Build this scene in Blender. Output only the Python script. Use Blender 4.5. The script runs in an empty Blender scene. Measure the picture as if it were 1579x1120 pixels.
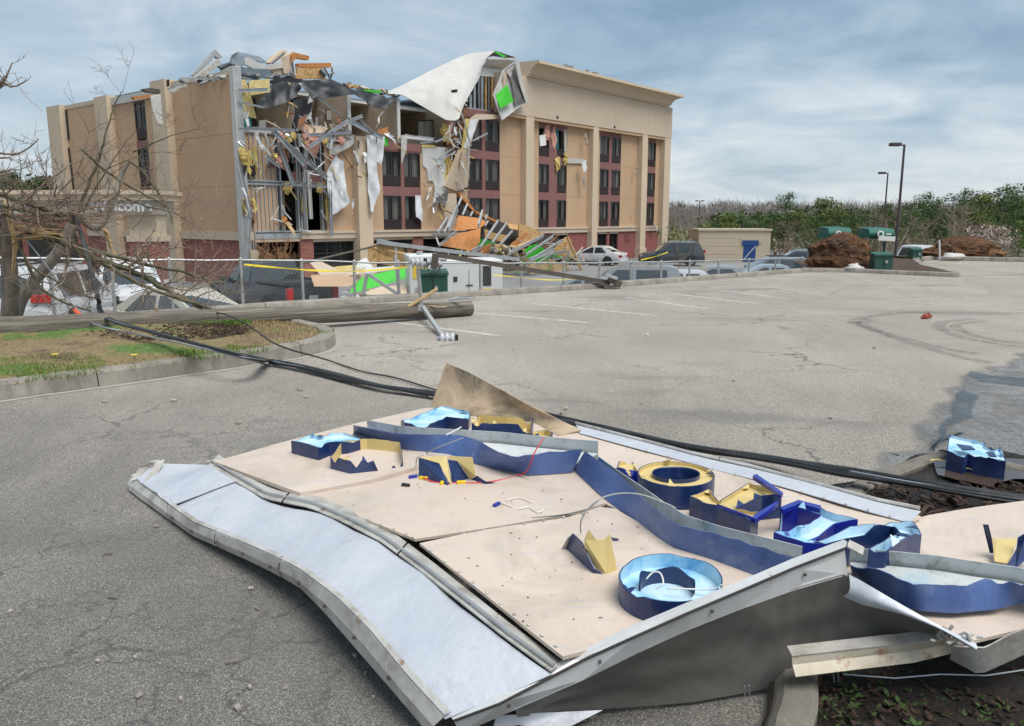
import bpy, math, random
from mathutils import Vector, Matrix, noise as mnoise
import numpy as np
PI = math.pi
RND = random.Random(11)
scene = bpy.context.scene
COL = scene.collection

# ---------------------------------------------------------------- camera
CAM_H = 1.6
FPX, CXP, CYP, HOR = 1245.0, 789.5, 560.0, 336.0
PITCH = math.atan((CYP - HOR) / FPX)
cam_data = bpy.data.cameras.new('camera')
cam_data.sensor_width = 36.0
cam_data.lens = FPX / 1579.0 * 36.0
cam_data.clip_start = 0.05
cam_data.clip_end = 6000.0
cam = bpy.data.objects.new('camera', cam_data)
COL.objects.link(cam)
cam.location = (0, 0, CAM_H)
cam.rotation_euler = (PI / 2 - PITCH, 0, 0)
scene.camera = cam

# ---------------------------------------------------------------- sky, sun, exposure
SUN_EL, SUN_AZ = math.radians(64), math.radians(135)      # azimuth clockwise from +Y
world = bpy.data.worlds.new('World')
scene.world = world
world.use_nodes = True
wn, wl = world.node_tree.nodes, world.node_tree.links
wn.clear()
def wnode(t, **kw):
    n = wn.new(t)
    for k, v in kw.items():
        setattr(n, k, v)
    return n
def wmath(op, a, b=None, clamp=False):
    n = wn.new('ShaderNodeMath'); n.operation = op; n.use_clamp = clamp
    for i, v in enumerate((a, b)):
        if v is None: continue
        if isinstance(v, (int, float)): n.inputs[i].default_value = v
        else: wl.new(v, n.inputs[i])
    return n.outputs[0]
w_out = wnode('ShaderNodeOutputWorld')
w_bg = wnode('ShaderNodeBackground')
w_bg.inputs['Strength'].default_value = 0.1
w_sky = wnode('ShaderNodeTexSky', sky_type='NISHITA', sun_disc=False, sun_elevation=SUN_EL, sun_rotation=SUN_AZ)
w_tc = wnode('ShaderNodeTexCoord')
w_sep = wnode('ShaderNodeSeparateXYZ')
wl.new(w_tc.outputs['Generated'], w_sep.inputs[0])
zc = wmath('MAXIMUM', w_sep.outputs['Z'], 0.0)
den = wmath('ADD', zc, 0.26)
w_comb = wnode('ShaderNodeCombineXYZ')
wl.new(wmath('DIVIDE', w_sep.outputs['X'], den), w_comb.inputs[0])
wl.new(wmath('DIVIDE', w_sep.outputs['Y'], den), w_comb.inputs[1])
def wnoise(scale, detail, rough, dist, off, sx=1.0, sy=1.0):
    mp = wnode('ShaderNodeMapping'); mp.inputs['Location'].default_value = off; mp.inputs['Scale'].default_value = (sx, sy, 1)
    mp.inputs['Rotation'].default_value = (0, 0, math.radians(-8))
    wl.new(w_comb.outputs[0], mp.inputs[0])
    n = wnode('ShaderNodeTexNoise'); n.inputs['Scale'].default_value = scale; n.inputs['Detail'].default_value = detail
    n.inputs['Roughness'].default_value = rough; n.inputs['Distortion'].default_value = dist
    wl.new(mp.outputs[0], n.inputs['Vector'])
    return n.outputs['Fac']
big = wnoise(0.95, 5, 0.55, 0.6, (5.2, 2.3, 0), 0.85, 1.0)
fine = wnoise(2.6, 6, 0.56, 0.8, (9.3, 4.0, 0), 0.75, 1.0)
mixd = wmath('ADD', wmath('MULTIPLY', big, 0.62), wmath('MULTIPLY', fine, 0.38))
w_ramp = wnode('ShaderNodeValToRGB')
wl.new(mixd, w_ramp.inputs[0])
cr = w_ramp.color_ramp
cr.elements[0].position = 0.37; cr.elements[0].color = (0.86, 1.30, 1.76, 1)
cr.elements[1].position = 0.60; cr.elements[1].color = (2.6, 2.8, 2.95, 1)
e = cr.elements.new(0.435); e.color = (1.20, 1.68, 2.12, 1)
e = cr.elements.new(0.51); e.color = (1.72, 2.12, 2.46, 1)
# pale band of cloud toward the horizon
hz = wmath('POWER', wmath('SUBTRACT', 1.0, wmath('MULTIPLY', zc, 4.2, True), True), 2.2)
w_hmix = wnode('ShaderNodeMixRGB')
wl.new(wmath('MULTIPLY', wmath('MULTIPLY', hz, 0.8), wmath('ADD', wmath('MULTIPLY', fine, 1.8), -0.05, True)), w_hmix.inputs[0])
wl.new(w_ramp.outputs[0], w_hmix.inputs[1])
w_hmix.inputs[2].default_value = (2.85, 3.0, 3.15, 1)
w_mix = wnode('ShaderNodeMixRGB'); w_mix.inputs[0].default_value = 0.92
wl.new(w_sky.outputs[0], w_mix.inputs[1]); wl.new(w_hmix.outputs[0], w_mix.inputs[2])
wl.new(w_mix.outputs[0], w_bg.inputs['Color'])
wl.new(w_bg.outputs[0], w_out.inputs['Surface'])

sun_data = bpy.data.lights.new('sun', 'SUN')
sun_data.energy = 1.5
sun_data.angle = math.radians(40)
sun_data.color = (1.0, 0.96, 0.9)
sun = bpy.data.objects.new('sun', sun_data)
COL.objects.link(sun)
sun.location = (0, 0, 60)
sd = Vector((math.sin(SUN_AZ) * math.cos(SUN_EL), math.cos(SUN_AZ) * math.cos(SUN_EL), math.sin(SUN_EL)))
sun.rotation_euler = (-sd).to_track_quat('-Z', 'Y').to_euler()

scene.render.engine = 'CYCLES'
scene.view_settings.view_transform = 'Standard'
scene.view_settings.look = 'None'
scene.view_settings.gamma = 1.0
scene.view_settings.use_curve_mapping = False
scene.view_settings.exposure = 1.38
scene.cycles.max_bounces = 4
scene.cycles.adaptive_threshold = 0.02
scene.cycles.transparent_max_bounces = 12

# ---------------------------------------------------------------- geometry helpers
_c, _s = math.cos(PITCH), math.sin(PITCH)
def ray(px, py):
    u = (px - CXP) / FPX; v = -(py - CYP) / FPX
    return Vector((u, _c + v * _s, -_s + v * _c))
def gz(px, py, z=0.0):                      # where a sight line meets height z
    d = ray(px, py); t = (z - CAM_H) / d.z
    return Vector((d.x * t, d.y * t, z))
def gy(px, py, Y):                          # where a sight line meets distance Y
    d = ray(px, py); t = Y / d.y
    return Vector((d.x * t, Y, CAM_H + d.z * t))
def V(*a): return Vector(a)

class MB:
    """collects faces for ONE mesh object"""
    def __init__(s): s.v = []; s.f = []; s.m = []
    def add(s, vs, fs, mi=0):
        o = len(s.v); s.v += [tuple(p) for p in vs]
        for f in fs: s.f.append(tuple(i + o for i in f)); s.m.append(mi)
        return s
    def box(s, c, size, rot=None, mi=0):
        x, y, z = (k * .5 for k in size)
        P = [Vector(p) for p in ((-x,-y,-z),(x,-y,-z),(x,y,-z),(-x,y,-z),(-x,-y,z),(x,-y,z),(x,y,z),(-x,y,z))]
        if rot is not None: P = [rot @ p for p in P]
        c = Vector(c)
        return s.add([p + c for p in P], [(0,3,2,1),(4,5,6,7),(0,1,5,4),(1,2,6,5),(2,3,7,6),(3,0,4,7)], mi)
    def b2(s, a, b, mi=0):
        a, b = Vector(a), Vector(b)
        return s.box((a + b) / 2, [abs(k) for k in (b - a)], None, mi)
    def bar(s, p, q, w, h, up=(0,0,1), mi=0):
        p, q = Vector(p), Vector(q); d = q - p; L = d.length
        if L < 1e-6: return s
        d /= L; up = Vector(up); sd = d.cross(up)
        if sd.length < 1e-3: sd = d.cross(Vector((1, .2, 0)))
        sd.normalize(); up = sd.cross(d)
        P = []
        for e in (p, q):
            for a, b in ((-1,-1),(1,-1),(1,1),(-1,1)): P.append(e + sd * a * w / 2 + up * b * h / 2)
        return s.add(P, [(0,1,2,3),(7,6,5,4),(0,4,5,1),(1,5,6,2),(2,6,7,3),(3,7,4,0)], mi)
    def tube(s, pts, r, n=6, cap=True, mi=0):
        pts = [Vector(p) for p in pts]
        rs = r if isinstance(r, (list, tuple)) else [r] * len(pts)
        o = len(s.v); prev = None
        for i, p in enumerate(pts):
            d = (pts[min(i+1, len(pts)-1)] - pts[max(i-1, 0)])
            if d.length < 1e-9: d = Vector((0,0,1))
            d.normalize()
            if prev is None:
                a = d.cross(Vector((0,0,1)));
                if a.length < .05: a = d.cross(Vector((1,0,0)))
            else: a = prev - d * prev.dot(d)
            a.normalize(); prev = a; b = d.cross(a)
            for k in range(n):
                t = 2 * PI * k / n
                s.v.append(tuple(p + (a * math.cos(t) + b * math.sin(t)) * rs[i]))
        for i in range(len(pts) - 1):
            for k in range(n):
                k2 = (k + 1) % n
                s.f.append((o+i*n+k, o+i*n+k2, o+(i+1)*n+k2, o+(i+1)*n+k)); s.m.append(mi)
        if cap:
            s.f.append(tuple(o + k for k in reversed(range(n)))); s.m.append(mi)
            s.f.append(tuple(o + (len(pts)-1)*n + k for k in range(n))); s.m.append(mi)
        return s
    def cyl(s, p, q, r, n=12, mi=0): return s.tube([p, q], r, n, True, mi)
    def prism(s, poly, d, mi=0, mi_side=None):            # poly: 3D loop, extruded by vector d
        d = Vector(d); n = len(poly); P = [Vector(p) for p in poly]
        o = len(s.v); s.v += [tuple(p) for p in P] + [tuple(p + d) for p in P]
        s.f += [tuple(o + i for i in reversed(range(n))), tuple(o + n + i for i in range(n))]; s.m += [mi, mi]
        for i in range(n):
            j = (i + 1) % n
            s.f.append((o+i, o+j, o+n+j, o+n+i)); s.m.append(mi if mi_side is None else mi_side)
        return s
    def grid(s, rows, mi=0):
        o = len(s.v); m = len(rows[0])
        for r in rows: s.v += [tuple(p) for p in r]
        for i in range(len(rows) - 1):
            for j in range(m - 1):
                s.f.append((o+i*m+j, o+i*m+j+1, o+(i+1)*m+j+1, o+(i+1)*m+j)); s.m.append(mi)
        return s
    def slab(s, rows, th, mi=0):                          # a grid given thickness downwards along its normal
        n = [[None]*len(r) for r in rows]
        A = [[Vector(p) for p in r] for r in rows]
        for i in range(len(A)):
            for j in range(len(A[0])):
                du = A[i][min(j+1, len(A[0])-1)] - A[i][max(j-1, 0)]
                dv = A[min(i+1, len(A)-1)][j] - A[max(i-1, 0)][j]
                k = du.cross(dv)
                n[i][j] = k.normalized() if k.length > 1e-9 else Vector((0,0,1))
        B = [[A[i][j] - n[i][j] * th for j in range(len(A[0]))] for i in range(len(A))]
        s.grid(A, mi); s.grid([list(reversed(r)) for r in B], mi)
        def strip(a, b):
            for i in range(len(a) - 1): s.add([a[i], b[i], b[i+1], a[i+1]], [(0,1,2,3)], mi)
        strip(A[0], B[0]); strip(list(reversed(A[-1])), list(reversed(B[-1])))
        strip([r[-1] for r in A], [r[-1] for r in B]); strip([r[0] for r in reversed(A)], [r[0] for r in reversed(B)])
        return s
    def lathe(s, prof, n=16, c=(0,0,0), axis='z', mi=0):
        o = len(s.v); c = Vector(c)
        for r, h in prof:
            for k in range(n):
                t = 2*PI*k/n; a, b = r*math.cos(t), r*math.sin(t)
                p = (a, b, h) if axis == 'z' else ((h, a, b) if axis == 'x' else (a, h, b))
                s.v.append(tuple(c + Vector(p)))
        for i in range(len(prof)-1):
            for k in range(n):
                k2 = (k+1) % n
                s.f.append((o+i*n+k, o+i*n+k2, o+(i+1)*n+k2, o+(i+1)*n+k)); s.m.append(mi)
        return s
    def build(s, name, mat, parent=None, smooth=False, label=None, cat=None, group=None, kind=None, world=False, bevel=0):
        me = bpy.data.meshes.new(name)
        vs = s.v; loc = None
        if parent is None:
            a = np.array(vs, dtype=float)
            loc = Vector(((a[:,0].min()+a[:,0].max())/2, (a[:,1].min()+a[:,1].max())/2, a[:,2].min()))
            if kind == 'structure': loc = Vector((0,0,0))
            vs = (a - np.array(loc)).tolist()
        elif world:
            Mi = root_matrix(parent).inverted(); vs = [tuple(Mi @ Vector(p)) for p in vs]
        me.from_pydata(vs, [], s.f)
        mats = mat if isinstance(mat, (list, tuple)) else [mat]
        for m in mats: me.materials.append(M(m))
        if len(mats) > 1: me.polygons.foreach_set('material_index', s.m)
        if smooth: me.polygons.foreach_set('use_smooth', [True] * len(me.polygons))
        me.update()
        o = bpy.data.objects.new(name, me); COL.objects.link(o)
        if parent is not None: o.parent = parent
        else: o.location = loc
        if bevel:
            b = o.modifiers.new('bevel', 'BEVEL'); b.width = bevel; b.segments = 2; b.limit_method = 'ANGLE'
        return tag(o, label, cat, group, kind)
def tag(o, label=None, cat=None, group=None, kind=None):
    if label: o['label'] = label
    if cat: o['category'] = cat
    if group: o['group'] = group
    if kind: o['kind'] = kind
    return o
_RM = {}
def root_matrix(o):
    while o.name not in _RM and o.parent: o = o.parent
    return _RM.get(o.name, Matrix.Translation(o.location))
def thing(name, label, cat, loc=(0,0,0), rz=0.0, group=None, rot=None):
    o = bpy.data.objects.new(name, None); COL.objects.link(o)
    o.empty_display_size = .2
    o.location = loc
    if rot is not None: o.rotation_euler = rot
    else: o.rotation_euler = (0, 0, rz)
    _RM[o.name] = Matrix.Translation(Vector(loc)) @ o.rotation_euler.to_matrix().to_4x4()
    return tag(o, label, cat, group)
def copy_tree(o, parent=None):
    c = o.copy(); COL.objects.link(c)
    if parent is not None: c.parent = parent
    for ch in o.children: copy_tree(ch, c)
    return c
def lerp(a, b, t): return a + (b - a) * t
def poly_at(P, t):                                       # point along a polyline, t 0..1 by length
    L = [(Vector(P[i+1]) - Vector(P[i])).length for i in range(len(P)-1)]
    S = sum(L) * t
    for i, l in enumerate(L):
        if S <= l or i == len(L)-1: return Vector(P[i]).lerp(Vector(P[i+1]), 0 if l == 0 else S / l)
        S -= l
def smooth_line(P, n):                                   # Catmull-Rom through points
    P = [Vector(p) for p in P]; out = []
    for i in range(len(P)-1):
        a, b, c, d = P[max(i-1,0)], P[i], P[i+1], P[min(i+2,len(P)-1)]
        for k in range(n):
            t = k / n
            out.append(.5*((2*b)+(c-a)*t+(2*a-5*b+4*c-d)*t*t+(3*b-a-3*c+d)*t**3))
    out.append(P[-1]); return out
def patch(a, b, nu, nv, bump=0.0, seed=0, sc=2.0):       # ruled surface between two polylines, with a little buckle
    rows = []
    for i in range(nv + 1):
        t = i / nv; row = []
        for j in range(nu + 1):
            p = poly_at(a, j/nu).lerp(poly_at(b, j/nu), t)
            if bump: p = p + Vector((0,0,bump * mnoise.noise(Vector((p.x*sc+seed, p.y*sc, p.z*sc+seed)))))
            row.append(p)
        rows.append(row)
    return rows
# ---------------------------------------------------------------- materials
_MATS = {}
class NT:
    def __init__(s, name):
        m = bpy.data.materials.new(name); m.use_nodes = True; s.dim = '3D'
        s.m = m; s.n = m.node_tree.nodes; s.l = m.node_tree.links; s.n.clear()
        s.out = s.n.new('ShaderNodeOutputMaterial'); s.p = s.n.new('ShaderNodeBsdfPrincipled')
        s.l.new(s.p.outputs[0], s.out.inputs[0])
        s.tc = s.n.new('ShaderNodeTexCoord'); s.geo = s.n.new('ShaderNodeNewGeometry')
        _MATS[name] = m
    def inp(s, k, v):
        i = s.p.inputs[k]
        if isinstance(v, bpy.types.NodeSocket): s.l.new(v, i)
        else: i.default_value = v
    def math(s, op, a, b=None, clamp=False, c=None):
        n = s.n.new('ShaderNodeMath'); n.operation = op; n.use_clamp = clamp
        for i, v in enumerate((a, b, c)):
            if v is None: continue
            if isinstance(v, (int, float)): n.inputs[i].default_value = v
            else: s.l.new(v, n.inputs[i])
        return n.outputs[0]
    def map(s, scale=(1,1,1), loc=(0,0,0), world=False, rot=(0,0,0)):
        mp = s.n.new('ShaderNodeMapping'); mp.inputs['Scale'].default_value = scale; mp.inputs['Location'].default_value = loc
        mp.inputs['Rotation'].default_value = rot
        s.l.new(s.geo.outputs['Position'] if world else s.tc.outputs['Object'], mp.inputs[0]); return mp.outputs[0]
    def noise(s, vec, scale, detail=4, rough=.55, dist=0.0, col=False):
        n = s.n.new('ShaderNodeTexNoise'); n.noise_dimensions = s.dim; s.l.new(vec, n.inputs['Vector'])
        n.inputs['Scale'].default_value = scale; n.inputs['Detail'].default_value = detail
        n.inputs['Roughness'].default_value = rough; n.inputs['Distortion'].default_value = dist
        return n.outputs['Color' if col else 'Fac']
    def voro(s, vec, scale, feat='F1', out='Distance', rand=1.0):
        n = s.n.new('ShaderNodeTexVoronoi'); n.feature = feat; n.voronoi_dimensions = s.dim; s.l.new(vec, n.inputs['Vector'])
        n.inputs['Scale'].default_value = scale; n.inputs['Randomness'].default_value = rand
        return n.outputs[out]
    def ramp(s, fac, *st):
        n = s.n.new('ShaderNodeValToRGB'); s.l.new(fac, n.inputs[0]); e = n.color_ramp.elements
        def c4(c): return (c, c, c, 1) if isinstance(c, (int, float)) else tuple(c) + (1,)
        e[0].position, e[0].color = st[0][0], c4(st[0][1]); e[1].position, e[1].color = st[-1][0], c4(st[-1][1])
        for p, c in st[1:-1]:
            k = e.new(p); k.color = c4(c)
        return n.outputs[0]
    def mix(s, fac, a, b, mode='MIX'):
        n = s.n.new('ShaderNodeMixRGB'); n.blend_type = mode
        for i, v in enumerate((fac, a, b)):
            if isinstance(v, bpy.types.NodeSocket): s.l.new(v, n.inputs[i])
            elif i == 0: n.inputs[0].default_value = v
            else: n.inputs[i].default_value = tuple(v) + (1,)
        return n.outputs[0]
    def bump(s, h, strength=.3, dist=.01):
        n = s.n.new('ShaderNodeBump'); n.inputs['Strength'].default_value = strength; n.inputs['Distance'].default_value = dist
        s.l.new(h, n.inputs['Height']); s.l.new(n.outputs[0], s.p.inputs['Normal'])
def M(m): return _MATS[m] if isinstance(m, str) else m

def plain(name, col, rough=.6, var=.12, scale=3.0, metal=0.0, dirt=None, dirt_amt=.35, bump=0.0, bscale=40, spec=.5, coat=0, dscale=2.2, lo=.5, hi=.75):
    """a painted or natural surface: slow tone drift, fine grain, optional patches of dirt or wear"""
    t = NT(name); v = t.map()
    f = t.noise(v, scale, 5, .6)
    c0 = [max(0, k*(1-var)) for k in col]; c1 = [min(1, k*(1+var)) for k in col]
    c = t.ramp(f, (.3, c0), (.7, c1))
    g = t.noise(v, scale*18, 3, .6)
    c = t.mix(.25*min(1, var*4), c, t.ramp(g, (.3, c0), (.7, c1)), 'MIX')
    r = t.math('ADD', t.math('MULTIPLY', f, .2), rough-.1)
    if dirt is not None:
        d = t.ramp(t.noise(v, dscale, 8, .68, .6), (lo, 0), (hi, 1))
        c = t.mix(t.math('MULTIPLY', d, dirt_amt), c, dirt)
        r = t.math('ADD', r, t.math('MULTIPLY', d, .15), True)
    t.inp('Base Color', c); t.inp('Roughness', r); t.inp('Metallic', metal); t.inp('Specular IOR Level', spec)
    if coat: t.inp('Coat Weight', coat); t.inp('Coat Roughness', .06)
    if bump: t.bump(t.noise(v, bscale, 4, .6), bump, .01)
    return t

def streaky(name, col, dark, rough=.8, amt=.3, sc=1.2):
    """stucco with faint rain streaks (long in z) and fine texture"""
    t = NT(name); v = t.map()
    f = t.noise(v, .35, 4, .6)
    st = t.ramp(t.noise(t.map((sc, sc, sc*.12)), 1.0, 6, .65), (.45, 0), (.8, 1))
    c = t.ramp(f, (.3, [k*.94 for k in col]), (.7, [min(1, k*1.05) for k in col]))
    c = t.mix(t.math('MULTIPLY', st, amt), c, dark)
    t.inp('Base Color', c); t.inp('Roughness', rough)
    t.bump(t.noise(v, 60, 3, .6), .15, .01)
    return t

def mk_materials():
    # --- asphalt of the lot
    t = NT('asphalt'); t.dim = '2D'; v = t.map(world=True)
    big = t.noise(v, .13, 5, .6, .4); mid = t.noise(t.map((1, .5, 1), world=True), .7, 6, .62, .3)
    ag = t.voro(v, 290, 'F1', 'Color'); agd = t.voro(v, 150, 'F1', 'Distance')
    sp = t.n.new('ShaderNodeSeparateColor'); t.l.new(ag, sp.inputs[0])
    stone = t.ramp(sp.outputs[0], (.0, (.10,.096,.09)), (.35, (.215,.207,.193)), (.8, (.315,.30,.277)), (1.0, (.62,.585,.535)))
    # asphalt darker near the viewer, paler farther back, with a noisy transition
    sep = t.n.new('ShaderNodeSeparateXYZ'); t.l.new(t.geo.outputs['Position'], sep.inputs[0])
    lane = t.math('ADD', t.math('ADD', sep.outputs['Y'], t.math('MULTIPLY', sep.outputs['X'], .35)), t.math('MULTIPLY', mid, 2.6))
    far_fac = t.ramp(t.math('DIVIDE', lane, 16.0), (.20, 0), (.62, 1))
    tone = t.mix(far_fac, (.47, .465, .455), (1.26, 1.195, 1.12))
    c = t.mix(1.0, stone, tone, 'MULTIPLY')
    c = t.mix(1.0, c, t.ramp(t.math('ADD', t.math('MULTIPLY', big, .5), t.math('MULTIPLY', mid, .5)), (.33, .80), (.66, 1.16)), 'MULTIPLY')
    wv = t.n.new('ShaderNodeVectorMath'); wv.operation = 'ADD'
    nz = t.n.new('ShaderNodeVectorMath'); nz.operation = 'SCALE'; nz.inputs['Scale'].default_value = .9
    t.l.new(t.noise(v, 1.4, 5, .65, 0, True), nz.inputs[0]); t.l.new(v, wv.inputs[0]); t.l.new(nz.outputs[0], wv.inputs[1])
    ck = t.ramp(t.voro(wv.outputs[0], .42, 'DISTANCE_TO_EDGE'), (.0, 1), (.012, 0))
    ck2 = t.math('MULTIPLY', t.ramp(t.voro(wv.outputs[0], 1.7, 'DISTANCE_TO_EDGE'), (.0, 1), (.03, 0)), t.ramp(big, (.52, 0), (.62, 1)))
    crack = t.math('MULTIPLY', t.math('MAXIMUM', ck, ck2), t.ramp(mid, (.40, .10), (.60, .8)))
    c = t.mix(crack, c, (.055, .05, .047))
    oil = t.ramp(t.noise(t.map((.35, 1, 1), world=True), .9, 3, .5), (.62, 0), (.76, .45))
    c = t.mix(oil, c, (.10, .10, .10))
    t.inp('Base Color', c); t.inp('Roughness', .86); t.inp('Specular IOR Level', .35)
    h = t.math('SUBTRACT', t.math('MULTIPLY', agd, .9), t.math('MULTIPLY', crack, .7))
    t.bump(h, .55, .006)
    # --- darker, damp patch
    t = NT('asphalt_damp'); t.dim = '2D'; v = t.map(world=True)
    ag = t.voro(v, 170, 'F1', 'Color'); sp = t.n.new('ShaderNodeSeparateColor'); t.l.new(ag, sp.inputs[0])
    c = t.ramp(sp.outputs[0], (0, (.06,.06,.06)), (.6, (.145,.143,.14)), (1, (.33,.32,.31)))
    f = t.noise(v, .9, 6, .6, .5)
    c = t.mix(1.0, c, t.ramp(f, (.3, .75), (.7, 1.5)), 'MULTIPLY')
    at = t.n.new('ShaderNodeAttribute'); at.attribute_name = 'soft'; t.inp('Alpha', t.math('MULTIPLY', at.outputs['Fac'], t.ramp(t.noise(v, 2.2, 6, .65), (.36, .35), (.52, .95)))); t.inp('Base Color', c); t.inp('Roughness', t.ramp(f, (.42, .3), (.6, .75))); t.bump(t.voro(v, 95), .5, .006)
    t = NT('puddle'); v = t.map(world=True); at = t.n.new('ShaderNodeAttribute'); at.attribute_name = 'soft'; t.inp('Alpha', t.math('MULTIPLY', at.outputs['Fac'], t.ramp(t.noise(v, 3, 4, .6), (.35, .3), (.6, .85))))
    t.inp('Base Color', (.045, .045, .043, 1)); t.inp('Roughness', .04); t.inp('Specular IOR Level', .6); t.bump(t.noise(v, 6, 2), .02, .01)
    t = NT('puddle_muddy'); t.inp('Base Color', (.07, .05, .038, 1)); t.inp('Roughness', .05); t.inp('Specular IOR Level', .6)
    # --- worn line paint and tyre marks (transparent where worn through)
    for nm, col, lo, hi, a in (('line_paint', (.78,.77,.74), .34, .56, .55), ('tyre_mark', (.10,.098,.095), .38, .68, .42)):
        t = NT(nm); v = t.map(world=True)
        t.inp('Base Color', col + (1,)); t.inp('Roughness', .8)
        f = t.math('MULTIPLY', t.ramp(t.noise(v, 7, 7, .75), (lo, 0), (hi, 1)), a)
        t.inp('Alpha', f)
    # --- concrete
    t = NT('concrete'); v = t.map(world=True)
    f = t.noise(v, 2.2, 7, .65); g = t.noise(v, 90, 3, .6)
    c = t.ramp(f, (.3, (.20,.18,.15)), (.55, (.31,.282,.24)), (.75, (.41,.38,.335)))
    st = t.ramp(t.noise(t.map((3, 3, .8), world=True), 1.6, 6, .7), (.50, 0), (.72, .75))
    c = t.mix(st, c, (.11,.10,.085)); c = t.mix(.35, c, t.ramp(g, (.3, .12), (.7, .55)), 'OVERLAY')
    t.inp('Base Color', c); t.inp('Roughness', .9); t.bump(g, .35, .004)
    plain('concrete_shaded_dirty', (.17,.155,.13), .92, .3, 5, dirt=(.05,.045,.035), dirt_amt=.8, dscale=5, bump=.5)  # bed kerb: shade under the sign put into the base colour, plus dirt patches
    plain('concrete_pale', (.34,.315,.28), .9, .12, 4, dirt=(.25,.22,.19), dirt_amt=.5, bump=.3)
    # --- ground of the island: grass, straw, bark
    t = NT('island_soil'); v = t.map(world=True)
    f = t.noise(v, .85, 6, .65, .4); g = t.noise(v, 26, 5, .7)
    c = t.ramp(f, (.34, (.10,.062,.038)), (.44, (.22,.16,.085)), (.54, (.20,.16,.07)), (.60, (.10,.16,.035)), (.70, (.07,.15,.025)))
    c = t.mix(.6, c, t.ramp(g, (.3, .05), (.7, .95)), 'OVERLAY')
    t.inp('Base Color', c); t.inp('Roughness', .95); t.bump(g, .8, .03)
    t = NT('mulch'); v = t.map(world=True)
    f = t.noise(v, 3.0, 6, .7); g = t.noise(t.map((1, 2.5, 1), world=True), 34, 5, .75)
    c = t.ramp(f, (.3, (.035,.022,.016)), (.55, (.085,.048,.033)), (.75, (.15,.10,.07)))
    c = t.mix(.6, c, t.ramp(g, (.3, .05), (.7, .95)), 'OVERLAY')
    t.inp('Base Color', c); t.inp('Roughness', .95); t.bump(g, 1.0, .03)
    t = NT('wet_shaded_soil'); v = t.map(world=True); g = t.noise(v, 30, 6, .75)
    t.inp('Base Color', t.ramp(g, (.3, (.006,.004,.003)), (.7, (.03,.019,.013)))); t.inp('Roughness', t.ramp(t.noise(v, 5, 3), (.4, .35), (.6, .9))); t.bump(g, 1.0, .03)  # wet soil, its colour darkened further to stand for the sign's shade
    t = NT('bank'); v = t.map(world=True)
    f = t.noise(v, .9, 6, .65); g = t.noise(v, 14, 5, .7)
    c = t.ramp(f, (.35, (.12,.09,.055)), (.5, (.20,.16,.09)), (.65, (.11,.12,.05)))
    c = t.mix(.5, c, t.ramp(g, (.3, .1), (.7, .9)), 'OVERLAY')
    t.inp('Base Color', c); t.inp('Roughness', .95); t.bump(g, .8, .05)
    t = NT('lower_asphalt'); t.dim = '2D'; v = t.map(world=True)
    f = t.noise(v, .12, 6, .6); g = t.noise(v, 14, 4, .7)
    c = t.ramp(f, (.3, (.15,.15,.155)), (.7, (.25,.25,.25))); c = t.mix(.3, c, t.ramp(g, (.3, .2), (.7, .8)), 'OVERLAY')
    t.inp('Base Color', c); t.inp('Roughness', .85)
    t = NT('root_soil'); v = t.map()
    f = t.noise(v, 1.1, 7, .68, .6); g = t.noise(t.map((1,1,3)), 9, 6, .75)
    c = t.ramp(f, (.32, (.055,.025,.013)), (.5, (.16,.075,.032)), (.68, (.30,.155,.065)))
    c = t.mix(.5, c, t.ramp(g, (.3, .08), (.7, .9)), 'OVERLAY')
    t.inp('Base Color', c); t.inp('Roughness', .95); t.bump(g, 1.0, .12)
    # --- wood
    t = NT('pole_wood')
    f = t.noise(t.map((1.2, 22, 22)), 1.0, 7, .68, .25); k = t.ramp(t.noise(t.map((.6, 46, 46)), 1.0, 5, .7), (.60, 0), (.72, 1))
    c = t.ramp(f, (.3, (.07,.060,.048)), (.52, (.175,.152,.122)), (.72, (.32,.285,.235))); c = t.mix(k, c, (.035,.03,.025))
    t.inp('Base Color', c); t.inp('Roughness', .9); t.bump(f, 1.0, .05)
    for nm, a, b in (('split_wood', (.42,.25,.10), (.68,.50,.27)), ('lumber', (.42,.27,.12), (.62,.45,.24))):
        t = NT(nm); f = t.noise(t.map((2, 22, 22)), 1.0, 5, .65)
        t.inp('Base Color', t.ramp(f, (.3, a), (.7, b))); t.inp('Roughness', .8); t.bump(f, .4, .01)
    for nm, a, b, c2 in (('osb', (.30,.165,.06), (.50,.30,.125), (.60,.42,.22)), ('osb_orange', (.34,.125,.032), (.46,.185,.055), (.52,.25,.09)), ('osb_yellow', (.46,.36,.13), (.60,.49,.21), (.70,.60,.32))):
        t = NT(nm); v = t.map(); f = t.voro(v, 13, 'F1', 'Color'); sp = t.n.new('ShaderNodeSeparateColor'); t.l.new(f, sp.inputs[0])
        g = t.noise(v, 1.0, 5, .6)
        c = t.ramp(t.math('ADD', t.math('MULTIPLY', sp.outputs[0], .4), t.math('MULTIPLY', g, .6)), (.25, a), (.5, b), (.8, c2))
        t.inp('Base Color', c); t.inp('Roughness', .8); t.bump(sp.outputs[1], .3, .01)
    for nm, a, b, c2 in (('bark', (.085,.07,.055), (.17,.145,.115), (.27,.24,.20)), ('bark_pale', (.17,.15,.125), (.28,.25,.215), (.38,.35,.31)), ('far_twig', (.15,.135,.13), (.21,.19,.18), (.28,.25,.24)), ('twig', (.13,.092,.066), (.21,.155,.115), (.29,.23,.175)), ('bark_moss', (.05,.048,.026), (.10,.092,.052), (.18,.16,.11))):
        t = NT(nm); v = t.map((1,1,.35)); f = t.noise(v, 9, 6, .7)
        t.inp('Base Color', t.ramp(f, (.3, a), (.5, b), (.7, c2))); t.inp('Roughness', .92); t.bump(f, .8, .02)
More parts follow.
